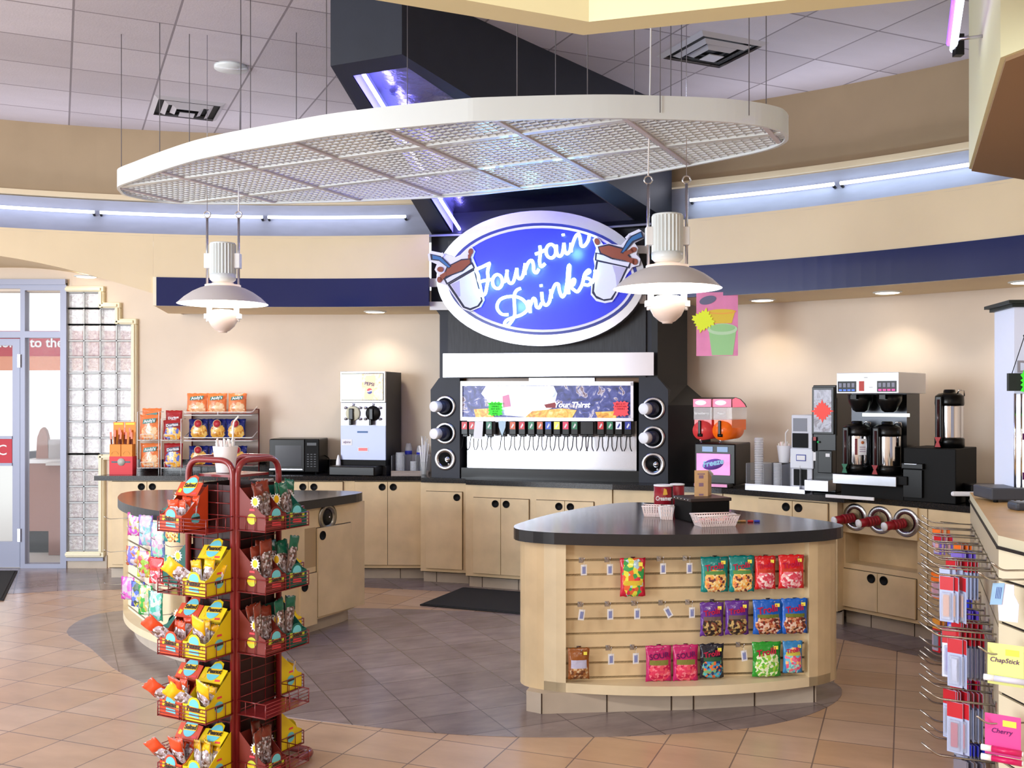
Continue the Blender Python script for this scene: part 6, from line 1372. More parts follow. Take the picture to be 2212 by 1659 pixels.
def airpot(P, rz, label, labelled=True, tapc=(30, 110, 80)):
    o = thing('coffee_dispenser', label, 'coffee dispenser', P, rz, 'steel thermal coffee dispensers'); o.scale = (1.12, 1.12, 1.06); b = MB(); b.lathe([(.083, .0), (.083, .05), (.078, .055)], 30, M_blk); b.build('base_ring', o)
    b = MB(); b.lathe([(.0775, .055), (.078, .06), (.078, .24), (.0775, .245)], 36, M_chrome); b.build('steel_body', o)
    b = MB(); b.lathe([(.08, .245), (.082, .26), (.080, .30), (.06, .315), (.035, .318), (.034, .33), (.03, .338), (0, .338)], 30, M_blk); b.build('lid', o)
    b = MB(); b.tube(roundpts([(-.075, 0, .29), (-.07, 0, .34), (.07, 0, .34), (.075, 0, .29)], .02, 4), .004, M_chrome, n=6) if 0 else b.tube([(.05, -.03, .315), (.06, -.035, .335), (.085, -.02, .33), (.084, -.01, .30)], .004, M_chrome, n=6); b.build('handle', o)
    b = MB(); b.cbox(-.060, -.022, -.105, -.07, .03, .30, .006, M_blk); b.cyl(.008, .06, .28, mat('sight_glass', (60, 30, 34), .1), TR(-.041, -.107, 0), n=10); b.build('sight_tube', o)
    tc = mat('tap_%d' % tapc[0], tapc, .5); b = MB(); b.plate([(-.058, .062), (-.022, .062), (-.034, .035), (-.024, .005), (-.056, .005), (-.046, .035)], -.128, -.116, tc); b.cbox(-.055, -.027, -.12, -.07, .0, .03, .004, M_blk); b.build('tap', o)
    if labelled:
        for a0, a1, c_ in ((-70, -32, M_paper), (-84, -73, mat('maroon_label', (110, 24, 34), .5)), (-132, -112, M_paper)):
            b = MB(); v = []
            for z in (.12, .225):
                for k in range(7): t = R(a0+(a1-a0)*k/6); v.append((.0795*math.cos(t), .0795*math.sin(t), z))
            b.add(v, [(k, k+1, 8+k, 7+k) for k in range(6)], c_, None, True); lb = b.build('paper_label', o)
        b = MB(); b.cyl(.010, 0, .002, mat('bean_print', (200, 110, 60), .5), RZ(R(-51+90)) @ TR(0, -.0795, .20) @ RX(PI/2), n=12)
        for k in range(3): b.box(-.018, .018, -.081, -.0795, .14+k*.014, .145+k*.014, mat('label_text_grey', (170, 150, 170), .6), RZ(R(-51+90)))
        b.build('label_print', o)
    return o
airpot(opt(br, -.115, -.09, zB(1021)), R(-35), 'labelled steel coffee dispenser with a green tap under the brewer, left', True)
airpot(opt(br, .095, -.09, zB(1021)), R(-35), 'steel coffee dispenser with a red tap under the brewer, right', False, (150, 30, 40))
blk = thing('dispenser_stand', 'black stand carrying the upper steel coffee dispenser', 'stand', (Xof(2022, 6.62), 6.62, CH), R(-42)); zK = lambda v: Zof(v, 6.62)-CH
b = MB(); b.cbox(-.17, .165, -.12, .3, 0, zK(967), .005, M_blkm); b.build('body', blk); b = MB(); b.cbox(-.17, -.03, -.16, -.12, zK(1012), zK(1000), .004, M_blk); b.box(-.16, -.04, -.15, -.12, .03, zK(1014), M_blk); b.box(-.15, -.07, -.163, -.16, zK(1002), zK(1001), M_steel2); b.build('lid_drawer', blk)
airpot(opt(blk, .06, .08, zK(966.5)), R(-35), 'steel coffee dispenser standing on the black stand right of the brewer', False, (170, 40, 44)).scale = (1.12, 1.12, 1.14)
# scanner tray / tool at far right counter
X, Y = atz(2090, 1056, CH+.02); Y = 6.4; X = Xof(2100, Y); o = thing('tray', 'black tray with a white handle behind the checkout corner', 'tray', (X, Y, CH), R(-6)); b = MB(); b.cbox(-.02, .22, -.04, .14, .05, .13, .01, M_blk); b.box(0, .2, -.02, .12, 0, .05, M_blkm); b.build('body', o)
b = MB(); b.cbox(-.15, .03, -.08, -.045, .06, .09, .012, M_paper); b.build('handle', o); b = MB(); b.cyl(.008, .05, .105, M_steel, TR(.04, -.06, 0), n=8); b.build('pin', o)

# ---- hanging poster
Yp = 7.66; o = thing('hanging_poster', 'pink poster of frozen drinks hanging from the blue band beside the tower', 'poster', (Xof(1549, Yp), Yp, Zof(700, Yp)), R(-10)); hw = .157; hh = .245
pk = mat('poster_pink', (246, 150, 196), .45, noise=.12, nscale=6); b = MB(); b.box(-hw, hw, 0, .004, -hh, hh, pk); ps = b.build('sheet', o)
b = MB(); b.tube([(-hw*.6, .002, hh), (-hw*.6, .002, hh+.04)], .002, M_steel2, n=4); b.tube([(hw*.6, .002, hh), (hw*.6, .002, hh+.04)], .002, M_steel2, n=4); b.build('hanging_wire', o)
def cupart(cx, cz, w_, h_, c1_, c2_):
    b = MB(); b.plate([(cx-w_*.75, cz-h_), (cx+w_*.75, cz-h_), (cx+w_, cz), (cx-w_, cz)], -.002, 0, mat('poster_cup_%d' % c1_[0], c1_, .4)); b.plate(ellp(cx, cz, w_*1.08, h_*.22, 20)[:-1], -.003, -.002, mat('poster_rim_%d' % c2_[0], c2_, .4)); b.plate(ellp(cx, cz+h_*.05, w_*.92, h_*.15, 20)[:-1], -.004, -.003, mat('poster_cup_%d' % c1_[0], c1_, .4)); b.build('printed_cup', o)
cupart(.035, .095, .10, .09, (246, 214, 80), (255, 190, 90)); cupart(.04, -.04, .105, .20, (170, 226, 160), (206, 240, 200))
b = MB(); b.plate(ellp(-.07, .185, .065, .032, 20, rot=.25)[:-1], -.003, 0, mat('poster_logo', (120, 120, 150), .4)); b.build('printed_logo', o)
o2 = thing('starburst_card', 'yellow starburst card on the pink hanging poster', 'card', opt(o, -.105, -.006, Zof(692, Yp)-Zof(700, Yp)), R(-10)); o2.location.z = Zof(692, Yp)
b = MB(); b.plate([((.075 if k % 2 else .058)/max(abs(math.cos(t-.5)), abs(math.sin(t-.5)))*math.cos(t), (.075 if k % 2 else .058)/max(abs(math.cos(t-.5)), abs(math.sin(t-.5)))*math.sin(t)) for k in range(36) for t in [PI*k/18+.1]], -.003, 0, mat('lime_card', (226, 240, 60), .6, emit=.15)); b.build('card', o2)

# ================================================================ ON THE RIGHT ISLAND TOP
ZI = 0.9225
def onI(u, v): return atz(u, v, ZI)
X, Y = onI(1500, 1132); A_ = onI(1491, 1128)
bx = thing('napkin_dispenser', 'black studded box on the right island carrying a cardboard carton', 'box', (Xof(1493, 5.85), 5.85, ZI), R(20)); 
b = MB(); b.cbox(-.0, .24, 0, .20, .0, .12, .006, M_blkm); b.build('body', bx); b = MB(); b.cbox(-.008, .248, -.008, .208, .112, .131, .004, mat('dark_brown_lid', (52, 42, 40), .35)); b.build('lid', bx)
b = MB()
for k in range(5): b.lathe([(.004, 0), (.003, .003), (0, .004)], 8, M_chrome, TR(-.008, .02+k*.04, .122) @ RY(-PI/2)).nx()
b.each('stud', bx)
bx.rotation_euler = (0, 0, R(18)); bx.location = (.982, 5.456, ZI)
ct = thing('cardboard_carton', 'small cardboard carton with a sloping open top on the black box', 'carton', (Xof(1500, 5.585), 5.585, ZI+.1315), R(6)); b = MB()
ww, dd2, h1, h2 = .078, .08, .146, .105
v = [(0, 0, 0), (ww, 0, 0), (ww+.045, dd2, 0), (.045, dd2, 0), (0, 0, h1), (ww, 0, h1), (ww+.045, dd2, h2), (.045, dd2, h2)]
b.add(v, [(0, 3, 2, 1), (0, 1, 5, 4), (1, 2, 6, 5), (2, 3, 7, 6), (3, 0, 4, 7), (4, 5, 6, 7)], M_card); b.build('box', ct)
b = MB(); b.add([(ww, 0, h1-.002), (ww+.045, dd2, h2-.002), (ww+.055, dd2-.01, h2+.014), (ww+.02, .03, h1+.002)], [(0, 1, 2, 3)], M_paper); b.build('flap', ct)
b = MB(); pr = mat('carton_print', (140, 110, 130), .7)
for z0, z1, x0 in ((.122, .128, .018), (.1, .118, .026), (.055, .075, .026), (.004, .014, .026)): b.box(x0, ww-x0, -.001, 0, z0, z1, pr)
b.build('print', ct)
# creamer canisters
cr_ = mat('creamer_red', (140, 16, 34), .35)
for i, (u, vt, lb) in enumerate(((1433, 1047, 'left dark red creamer canister behind the black box'), (1463, 1045, 'right dark red creamer canister behind the black box'))):
    Yk = 5.93+.13*i; o = thing('creamer_canister', lb, 'canister', (Xof(u, Yk), Yk, ZI), 0, 'dark red creamer canisters'); r_ = .056 if i == 0 else .042; h_ = Zof(vt, Yk)-ZI
    b = MB(); b.lathe([(r_, 0), (r_, h_-.004)], 30, cr_); b.build('can', o); b = MB(); b.lathe([(r_+.002, h_-.008), (r_+.002, h_), (r_-.004, h_+.001), (0, h_-.002)], 30, M_paper); b.build('lid', o)
    if i == 0:
        text('Creamer', .036, M_paper, o, 'lettering', TR(-.008, -r_-.003, h_*.54), bold=.02, sx=.72, shear=.1); b = MB(); b.lathe([(r_+.0008, .02), (r_+.0008, h_*.95)], 12, mat('black_stripe', (24, 16, 24), .4), None, True, R(-42), R(-20)); b.build('black_stripe', o)
        b = MB(); b.plate([(-.012, h_*.66), (.0, h_*.66), (.016, h_*.68), (.010, h_*.86), (-.004, h_*.9)], -r_-.003, -r_-.001, mat('gold_print', (220, 170, 70), .4)); b.build('gold_emblem', o)
# plastic baskets
def basket(P, rz, w_, d_, h_, label):
    o = thing('plastic_basket', label, 'basket', P, rz, 'small white plastic baskets'); b = MB(); t_ = .82; pw_ = mat('basket_plastic', (250, 232, 230), .5)
    lo_ = [(-w_/2*t_, -d_/2*t_), (w_/2*t_, -d_/2*t_), (w_/2*t_, d_/2*t_), (-w_/2*t_, d_/2*t_)]; hi = [(-w_/2, -d_/2), (w_/2, -d_/2), (w_/2, d_/2), (-w_/2, d_/2)]
    b.prism(lo_, 0, .003, pw_)
    for i in range(4):
        a, c = Vector((*lo_[i], 0)), Vector((*lo_[(i+1) % 4], 0)); a2, c2 = Vector((*hi[i], h_)), Vector((*hi[(i+1) % 4], h_)); n_ = max(4, int((a-c).length/.012))
        for (f0, f1) in ((0, .24), (.48, .54), (.78, .84), (1.0, 1.0)):
            if f1 > f0 and f0 > 0 or f0 == 0: 
                p0, p1, p2, p3 = a.lerp(a2, f0), c.lerp(c2, f0), c.lerp(c2, f1), a.lerp(a2, f1); b.add([tuple(p0), tuple(p1), tuple(p2), tuple(p3)], [(0, 1, 2, 3)], pw_)
        for k in range(n_+1):
            t = k/n_; t2_ = min(1, t+.58/n_); b.add([tuple(a.lerp(c, t)), tuple(a.lerp(c, t2_)), tuple(a2.lerp(c2, t2_)), tuple(a2.lerp(c2, t))], [(0, 1, 2, 3)], pw_)
    b.tube([(*p, h_) for p in hi], .004, pw_, n=6, closed=True); b.build('lattice', o); return o
kb = basket((Xof(1544, 5.33), 5.33, ZI), R(13), .235, .12, .06, 'white plastic basket of sugar packets in front of the black box')
basket((Xof(1412, 5.76), 5.76, ZI), R(-14), .125, .10, .06, 'left white plastic basket beside the canisters')
basket((Xof(1441, 5.62), 5.62, ZI), R(-10), .075, .09, .075, 'white plastic basket against the left side of the black box')
rr = random.Random(5)
for k in range(16):
    b = MB(); b.cbox(-.024, .024, -.0155, .0155, 0, .003, .001, [mat('pink_packet', (250, 150, 170), .5), M_paper, mat('salmon_packet', (250, 190, 170), .5)][k % 3]); o = b.build('sugar_packet'); o.location = opt(kb, -.08+.022*(k % 8), -.022+.04*(k//8), .012+.0036*(k % 4)); o.rotation_euler = (R(rr.uniform(-25, 25)), R(rr.uniform(-20, 20)), rr.uniform(0, 3)); o.location.z += .013
    tag(o, 'sugar packet heaped in the white basket in front of the black box', 'sugar packet', 'sugar packets in the front basket')
for k in range(3):
    X, Y = onI(1466+k*6, 1104-k*3); b = MB(); b.cbox(-.022, .022, -.001, .001, 0, .07, .0005, M_paper); o = b.build('napkin'); o.location = (Xof(1434+k*6, 5.62), 5.60+.02*k, ZI+.006); o.rotation_euler = (0, R(-14+k*12), R(-14)); tag(o, 'white paper packet sticking up from the basket beside the black box', 'packet', 'paper packets beside the black box')
for k, (u, c_, lb) in enumerate(((1593, (150, 130, 80), 'small tan wrapped sweet on the island beside the basket'), (1605, (170, 120, 70), 'brown wrapped sweet between the basket and the red lighter'), (1621, (190, 30, 40), 'red and white capped lighter lying on the island top'), (1635, (40, 60, 190), 'small blue cap at the right end of the loose items'))):
    X, Y = onI(u, 1128); b = MB(); b.cbox(-.016, .016, -.008, .008, 0, .012, .004, mat('bit_%d' % k, c_, .4)); o = b.build(['sweet', 'sweet', 'lighter', 'pen_cap'][k]); o.location = (X, Y, ZI); o.rotation_euler = (0, 0, R(-6)); tag(o, lb, ['candy', 'candy', 'lighter', 'cap'][k])
# straw cup on left island (behind the snack spinner)
strawcup((Xof(487, 4.19), 4.19, 1.292), 'white straw cup on top of the maroon snack spinner', r=.052, h=.11, n=24)
b = MB(); b.cbox(-.07, .07, -.06, .06, .0, .115, .006, mat('napkin_steel', (150, 150, 154), .3, metal=.8)); b.cbox(-.05, .05, -.065, -.06, .02, .09, .004, M_paper); o = b.build('napkin_dispenser'); o.location = (Xof(566, 7.0), 7.0, ZI); tag(o, 'small metal napkin dispenser on the left island, seen through the right rack arch', 'dispenser')
# ================================================================ FOREGROUND SNACK SPINNER
KA = R(-28); K0 = Vector((-1.112, 4.0))                         # near vertical corner; left face direction and right face direction
WF = 0.27
ul = Vector((-math.cos(R(28)), math.sin(R(28)))); ur = Vector((math.sin(R(28)), math.cos(R(28))))
ctr = K0+ul*WF/2+ur*WF/2
TZ = [1.075, 0.828, 0.582, 0.336, 0.09]                          # shelf heights
rack = thing('snack_spinner', 'maroon wire snack spinner rack with arched tube frames, full of boxed snack packets', 'rack', (ctr.x, ctr.y, 0), 0)
# side frames: local frame of each side: x along the side (left to right seen from outside), y inwards
sides = []
for k in range(4):
    a = -R(28)-k*PI/2*-1 if 0 else -R(28)+k*PI/2               # outward normal of side 0 = left-front
    sides.append(a)
def side_T(k): return RZ(sides[k])                              # outward direction is local -y
for k in range(4):
    T = side_T(k); y0 = -WF/2; b = MB(); w2 = WF/2-0.012; top = 1.352
    b.tube(roundpts([(-w2, y0, 0.03), (-w2, y0, top), (w2, y0, top), (w2, y0, 0.03)], 0.07, 8), 0.0125, M_rack, T, n=10); b.build('arch_frame', rack)
    b = MB(); b.box(-.115, .115, -.118, -.115, .06, 1.25, mat('dark_maroon_sheet', (52, 18, 18), .5), T); b.build('back_panel', rack)
    b = MB(); z = 0.10
    while z < 1.27: b.tube([(-w2, y0, z), (w2, y0, z)], 0.0022, M_rack, T, n=5); z += 0.049
    for x in (-w2*.33, w2*.33): b.tube([(x, y0, .05), (x, y0, 1.26)], 0.002, M_rack, T, n=5)
    b.build('wire_grid', rack)
    dep = 0.155; wd = 0.262
    for t_, z in enumerate(TZ):
        b = MB(); x0, x1 = -wd/2, wd/2; yf = y0-dep
        b.box(x0, x1, yf, y0, z-0.004, z-0.001, M_rack, T)
        for dz in (0.012, 0.026, 0.040, 0.054): b.tube([(x0, yf, z+dz), (x1, yf, z+dz)], 0.0019, M_rack, T, n=5)
        for dz in (0.0, 0.054): b.tube([(x0, y0, z+dz), (x0, yf, z+dz)], .0022, M_rack, T, n=5); b.tube([(x1, y0, z+dz), (x1, yf, z+dz)], .0022, M_rack, T, n=5)
        for x in (x0, -.012, .012, x1): b.tube([(x, yf, z-.004), (x, yf, z+.056)], .0024, M_rack, T, n=5)
        for y in (.05, .1): 
            for x in (x0, x1): b.tube([(x, y0-y, z), (x, y0-y, z+.054)], .0019, M_rack, T, n=5)
        b.build('shelf_basket', rack)
b = MB()
for s in (-1, 1):
    b.tube(roundpts([(s*.10, -.34, .022), (s*.10, .34, .022), (s*.30, .34, .022), (s*.30, -.34, .022), (s*.10, -.34, .022)] if 0 else [(s*.06, -.12, .022), (s*.37, -.12, .022), (s*.37, .12, .022), (s*.06, .12, .022)], .05, 6), .018, M_rack, RZ(R(62)), n=10)
b.box(-.15, .15, -.15, .15, .02, .035, M_rack, RZ(sides[0])); b.box(-.10, .10, -.10, .10, 1.28, 1.29, M_rack, RZ(sides[0])); b.cyl(.02, .03, 1.28, M_rack, n=12); b.build('base_frame', rack)
orange = mat('orange_card', (208, 72, 34), .45); yellow = mat('yellow_card', (230, 202, 24), .45); brownc = mat('brown_card', (118, 40, 32), .45); greenc = mat('dark_green_card', (12, 92, 80), .45)
cyan = mat('cyan_print', (110, 200, 216), .5); inky = mat('ink_outline', (60, 50, 40), .5); pinkr = mat('pink_red_print', (226, 70, 80), .5); sunp = mat('sun_print', (250, 200, 40), .45)
def wpos(k, x, y, z): p = TR(ctr.x, ctr.y, 0) @ side_T(k) @ Vector((x, y, z)); return tuple(p)
def carton(k, x, z, m, label, word, header=True, style=0, hl=0):
    """open snack carton on side k; x centre along the side"""
    w_, d_ = .122, .145; o = thing('snack_carton', label, 'carton', wpos(k, x, -WF/2-.078, z+.0005), sides[k], 'snack cartons on the spinner')
    b = MB(); hw = w_/2; yf, yb = -d_/2, d_/2-.004; t = .0018
    b.box(-hw, hw, yf, yb, 0, t, m)
    b.plate([(-hw, 0), (hw, 0), (hw, .062), (.034, .064), (.026, .084), (.012, .093), (-.012, .093), (-.026, .084), (-.034, .064), (-hw, .062)], yf, yf+t, m)
    b.box(-hw, hw, yb-t, yb, 0, .165, m)
    for s in (-hw, hw-t): b.add([(s, yf, 0), (s, yb, 0), (s, yb, .175), (s, yf+.02, .068), (s, yf, .062), (s+t, yf, 0), (s+t, yb, 0), (s+t, yb, .175), (s+t, yf+.02, .068), (s+t, yf, .062)], [(0, 1, 2, 3, 4), (9, 8, 7, 6, 5), (0, 4, 9, 5), (4, 3, 8, 9), (3, 2, 7, 8), (2, 1, 6, 7), (0, 5, 6, 1)], m)
    b.build('tray', o)
    pr_ = MB()
    pr_.plate(ellp(-.0, .062, .026, .024, 18)[:-1], yf-.0008, yf, cyan); pr_.plate([(-.045, .040), (.045, .034), (.046, .052), (-.044, .06)], yf-.0014, yf-.0008, sunp if style == 0 else mat('lime_print', (200, 210, 60), .5)); pr_.plate([(-.026, .018), (.028, .014), (.026, .030), (-.024, .034)], yf-.0012, yf-.0006, pinkr if style else cyan)
    # side emblem
    for s in (-1, 1):
        Ts = TR(s*(hw+.0004), 0, 0) @ RZ(PI/2 if s > 0 else -PI/2)
        pr_.plate(ellp(.0 if s > 0 else 0, .045, .024, .022, 16)[:-1], -.0004, .0, cyan if not style else mat('lime_print', (0, 0, 0)), Ts); pr_.plate([(-.024, .04), (.024, .042), (.022, .052), (-.022, .05)], -.0008, -.0004, inky if not style else sunp, Ts)
        pr_.plate([(-.012, .078), (.016, .078), (.014, .086), (-.01, .086)], -.0006, 0, pinkr, Ts)
        if style:
            pr_.plate([(((.026 if q % 2 else .017))*math.cos(PI*q/12)+.018, .115+(.026 if q % 2 else .017)*math.sin(PI*q/12)) for q in range(24)], -.0006, 0, M_paper, Ts); pr_.plate(ellp(.018, .115, .013, .016, 12)[:-1], -.001, -.0006, sunp, Ts)
    pr_.build('printed_art', o)
    text(word, .026, inky, o, 'lettering', TR(0, yf-.003, .047) @ RY(R(3)), bold=.03)
    if header:
        Th = TR(0, yb-.062, .132) @ RX(R(-34-hl*.4)); b = MB(); b.plate([(-hw, 0), (hw, 0), (hw, .062), (.032, .064), (.024, .088), (0, .098), (-.024, .088), (-.032, .064), (-hw, .062)], -.001, .001, m, Th); b.add([(-hw, 0, 0), (hw, 0, 0), (hw, -.028, -.012), (-hw, -.028, -.012)], [(0, 1, 2, 3)], m, Th); hd_ = b.build('header_card', o)
        b = MB(); b.plate(ellp(0, .048, .034, .038, 20)[:-1], -.0022, -.001, cyan, Th); b.plate([(-.034, .034), (.036, .038), (.034, .062), (-.032, .058)], -.003, -.0022, sunp, Th); b.plate([(-.052, .016), (-.036, .014), (-.034, .03), (-.05, .034)], -.002, -.001, sunp, Th); b.plate([(.026, .008), (.052, .010), (.05, .018), (.024, .016)], -.002, -.001, pinkr, Th); b.build('printed_art', hd_)
        text(word, .026, inky, hd_, 'lettering', Th @ TR(.001, -.004, .048) @ RY(R(-3)), bold=.03)
    return o
def packet(P, rz, lean, tilt, w_, h, m, label, group, tipm=None, seed=0, tip=.3):
    o = thing('snack_packet', label, 'snack packet', P, 0, group, rot=(R(lean), R(tilt), rz)); b = MB(); pillow(b, w_, h, .022, m, TR(0, 0, h), seed=seed, nx=6, nz=10, seal=.12, waist=-.05); b.build('packet', o)
    if tipm: b = MB(); pillow(b, w_*1.04, h*tip, .3*w_ if tip < .4 else .026, tipm, TR(0, -.002, h*1.0), seed=seed+1, nx=6, nz=5, seal=.2); b.build('printed_top', o)
    return o
nuts = bagmat('nut_window_packet', (200, 200, 214), [(150, 120, 110), (206, 196, 210), (120, 90, 80), (236, 236, 246), (170, 150, 150)], 1.1, 41, vs=34, rough=.12)
darkseed = bagmat('seed_window_packet', (120, 92, 86), [(90, 70, 66), (150, 130, 130), (200, 190, 200), (110, 60, 50)], 1.1, 42, vs=34, rough=.12)
orT = mat('orange_packet_top', (226, 78, 36), .3); yeT = mat('yellow_packet_top', (244, 190, 24), .3); brT = mat('brown_packet_top', (128, 50, 32), .3); grT = mat('green_packet_top', (16, 100, 76), .3)
def fill(k, x, z, n, tops, win, lbl, grp, big=False, seed=0):
    rr = random.Random(seed)
    for j in range(n):
        px_ = x-.040+.080*(j+.5)/n; py_ = -WF/2-.098+.02*(j % 2)-.0; h = (.125 if k != 1 else .185)+rr.uniform(-.015, .02)
        packet(wpos(k, px_, py_, z+.004), sides[k]+rr.uniform(-.3, .3), -6+rr.uniform(-12, 8), rr.uniform(-13, 13), .05 if k != 1 else .056, h, win, lbl, grp, tops, seed=seed*7+j)
nm = ['top', 'second', 'third', 'fourth', 'bottom']
for t_, z in enumerate(TZ):
    if t_ != 1:
        carton(0, -.064, z, orange, 'orange nut snack carton on the %s tier of the left side of the spinner' % nm[t_], 'Salted', style=0, hl=[0, 0, 14, 8, 4][t_])
        fill(0, -.064, z, 4, orT, nuts, 'orange topped nut packet in the %s tier orange carton' % nm[t_], 'packets in the orange carton, %s tier' % nm[t_], seed=t_+1)
    if t_ > 0:
        carton(0, .062, z, yellow, 'yellow peanut carton on the %s tier of the left side of the spinner' % nm[t_], 'Peanut', style=0, hl=[0, 10, 16, 24, 34][t_])
        fill(0, .062, z, 4, yeT, nuts, 'yellow topped peanut packet in the %s tier yellow carton' % nm[t_], 'packets in the yellow carton, %s tier' % nm[t_], seed=t_+11)
    if t_ in (0, 1, 2, 4):
        carton(1, -.064, z, brownc, 'brown seed carton with sun emblem, %s tier on the right side of the spinner' % nm[t_], 'Seeds', header=False, style=1)
        fill(1, -.064, z, 4, brT, darkseed, 'brown topped seed packet in the %s tier brown carton' % nm[t_], 'packets in the brown carton, %s tier' % nm[t_], seed=t_+21)
    if t_ in (0, 1, 2):
        carton(1, .062, z, greenc, 'dark green seed carton on the %s tier of the right side of the spinner' % nm[t_], 'Seeds', header=False, style=1)
        fill(1, .062, z, 4, grT, darkseed, 'green topped seed packet in the %s tier green carton' % nm[t_], 'packets in the green carton, %s tier' % nm[t_], seed=t_+31)
    if t_ in (1, 2, 3, 4):
        carton(2, -.062, z, yellow, 'yellow carton, %s tier on the far side of the spinner, at its right edge' % nm[t_], 'Peanut', header=False, style=0)
        fill(2, -.062, z, 3, yeT, nuts, 'yellow topped packet on the %s tier at the far side of the spinner' % nm[t_], 'packets at the far side of the spinner, %s tier' % nm[t_], seed=t_+41)
    if t_ in (0, 1, 2):
        carton(3, .062, z, greenc, 'dark green carton on the %s tier of the hidden left-rear side of the spinner' % nm[t_], 'Seeds', header=False, style=1)
# packets that slump forward out of the cartons
slump = [(0, -.085, 3, -48, -30, orT, 'orange packet slumping out of the fourth tier orange carton'), (0, -.05, 3, -40, 10, orT, 'second orange packet slumping out of the fourth tier carton'), (0, .03, 3, -46, -34, yeT, 'yellow packet slumping out of the fourth tier yellow carton'), (0, .075, 3, -34, 16, yeT, 'second yellow packet leaning out of the fourth tier yellow carton'),
         (0, .02, 1, -36, -38, yeT, 'yellow packet slumping left out of the second tier yellow carton'), (0, -.09, 4, -44, -24, orT, 'orange packet slumping out of the bottom tier carton'), (0, -.045, 4, -36, 6, orT, 'second orange packet leaning out of the bottom tier carton'), (0, .055, 2, -32, 14, yeT, 'yellow packet leaning forward in the third tier yellow carton'), (0, -.10, 2, -46, -28, orT, 'orange packet slumping at the left of the third tier orange carton')]
for i, (k, x, t_, ln_, tl_, tm, lb) in enumerate(slump):
    packet(wpos(k, x, -WF/2-.112, TZ[t_]+.04), sides[k], -ln_*.62, tl_*1.3, .07, .14, nuts, lb, None, tm, seed=90+i, tip=.5)

# ================================================================ CHECKOUT COUNTER WITH HOOK DISPLAY
ck0 = Vector((1.89, 3.87)); d1 = Vector((.37, .929)); n1 = Vector((-.929, .37)); L1 = 1.92; dB2 = Vector((.088, -.996)); n2 = Vector((-.996, -.088)); L2 = 1.4; ZK = 1.07
ck1 = ck0+d1*L1; ck3 = ck0+dB2*L2
co = thing('checkout_counter', 'pale maple checkout counter with slatwall sides at the right edge', 'counter', (ck0.x, ck0.y, 0))
rel = lambda p: (p[0]-ck0.x, p[1]-ck0.y)
poly = [rel(ck3), (0, 0), rel(ck1), (rel(ck1)[0]+.5, rel(ck1)[1]-.25), (1.6, 1.0), (1.5, -1.2)]
b = MB(); b.prism(poly, ZK-.04, ZK, mat('counter_edge_maple', (214, 206, 178), .45), mtop=M_woodtop); b.build('counter_top', co)
ins_ = [(p[0]+.05, p[1]-.01) for p in poly[:3]]; ins_[2] = (poly[2][0]+.06, poly[2][1]-.05)
b = MB(); b.prism([(ins_[0][0], ins_[0][1]), ins_[1], ins_[2]]+poly[3:], .02, ZK-.04, M_wood); b.build('cabinet_body', co)
a1_ = math.atan2(-d1.y, -d1.x); a2_ = math.atan2(dB2.y, dB2.x)
T1 = TR(*(d1*L1+n1*-.014), 0) @ RZ(a1_); T2_ = TR(n2.x*-.014, n2.y*-.014, 0) @ RZ(a2_)
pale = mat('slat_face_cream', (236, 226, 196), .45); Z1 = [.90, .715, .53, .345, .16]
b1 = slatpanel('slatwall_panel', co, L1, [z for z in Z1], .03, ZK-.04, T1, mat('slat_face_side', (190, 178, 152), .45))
Z2 = [1.032, .90, .735, .46, .2]
slatpanel('slatwall_panel', co, L2, [.90, .735, .46, .2], .03, ZK-.045, T2_, pale)
b = MB(); b.box(0, L2, -.022, -.0, ZK-.052, ZK-.04, M_groove, T2_); b.box(0, L1, -.02, 0, ZK-.05, ZK-.04, M_groove, T1); b.build('edge_strip', co)
def w1(s, off, z): p = ck0+d1*s+n1*off; return (p.x, p.y, z)
HA = math.atan2(-n1.x, n1.y)                                     # rotation so that local -y points along n1
HA = math.atan2(n1.x, -n1.y)
rr = random.Random(11)
kinds = ['pen', 'tool', 'toy', 'razor']
card_red = mat('card_red', (196, 24, 40), .4); blis = mat('blister_clear', (205, 215, 240), .08, alpha=.35, spec=.8); violet = mat('card_violet', (110, 80, 190), .4); orgc = mat('card_orange', (236, 110, 30), .45); bluec = mat('card_blue', (50, 60, 200), .4); blackc = mat('card_black', (18, 16, 24), .4); silv = mat('card_silver', (160, 160, 180), .25, metal=.7); whitec = mat('card_white', (180, 192, 226), .4); ambc = mat('card_amber', (216, 140, 50), .45)
def blister(P, rz, w_, h, cols, label, group, bub=True):
    o = thing('blister_pack', label, 'package', P, rz, group); b = MB(); b.cbox(-w_/2, w_/2, -.001, .001, -h, 0, .0008, cols[1]); b.box(-w_/2+.001, w_/2-.001, -.0018, -.001, -h*.3, -.001, cols[0]); b.build('card', o)
    if bub: b = MB(); b.cbox(-w_*.36, w_*.36, -.014, -.0018, -h*.95, -h*.34, .005, blis); b.build('blister', o); b = MB(); b.cbox(-w_*.22, w_*.22, -.010, -.003, -h*.88, -h*.4, .003, cols[2]); b.build('product', o)
    return o
rowsd = [(0, .885, [.10, .34, .58, .85, 1.12, 1.42, 1.70]), (1, .64, [.08, .26, .44, .70, 1.0, 1.35, 1.7]), (2, .385, [.08, .26, .46, .70, 1.0, 1.35, 1.7]), (3, .15, [.10, .32, .56, .85, 1.2, 1.6])]
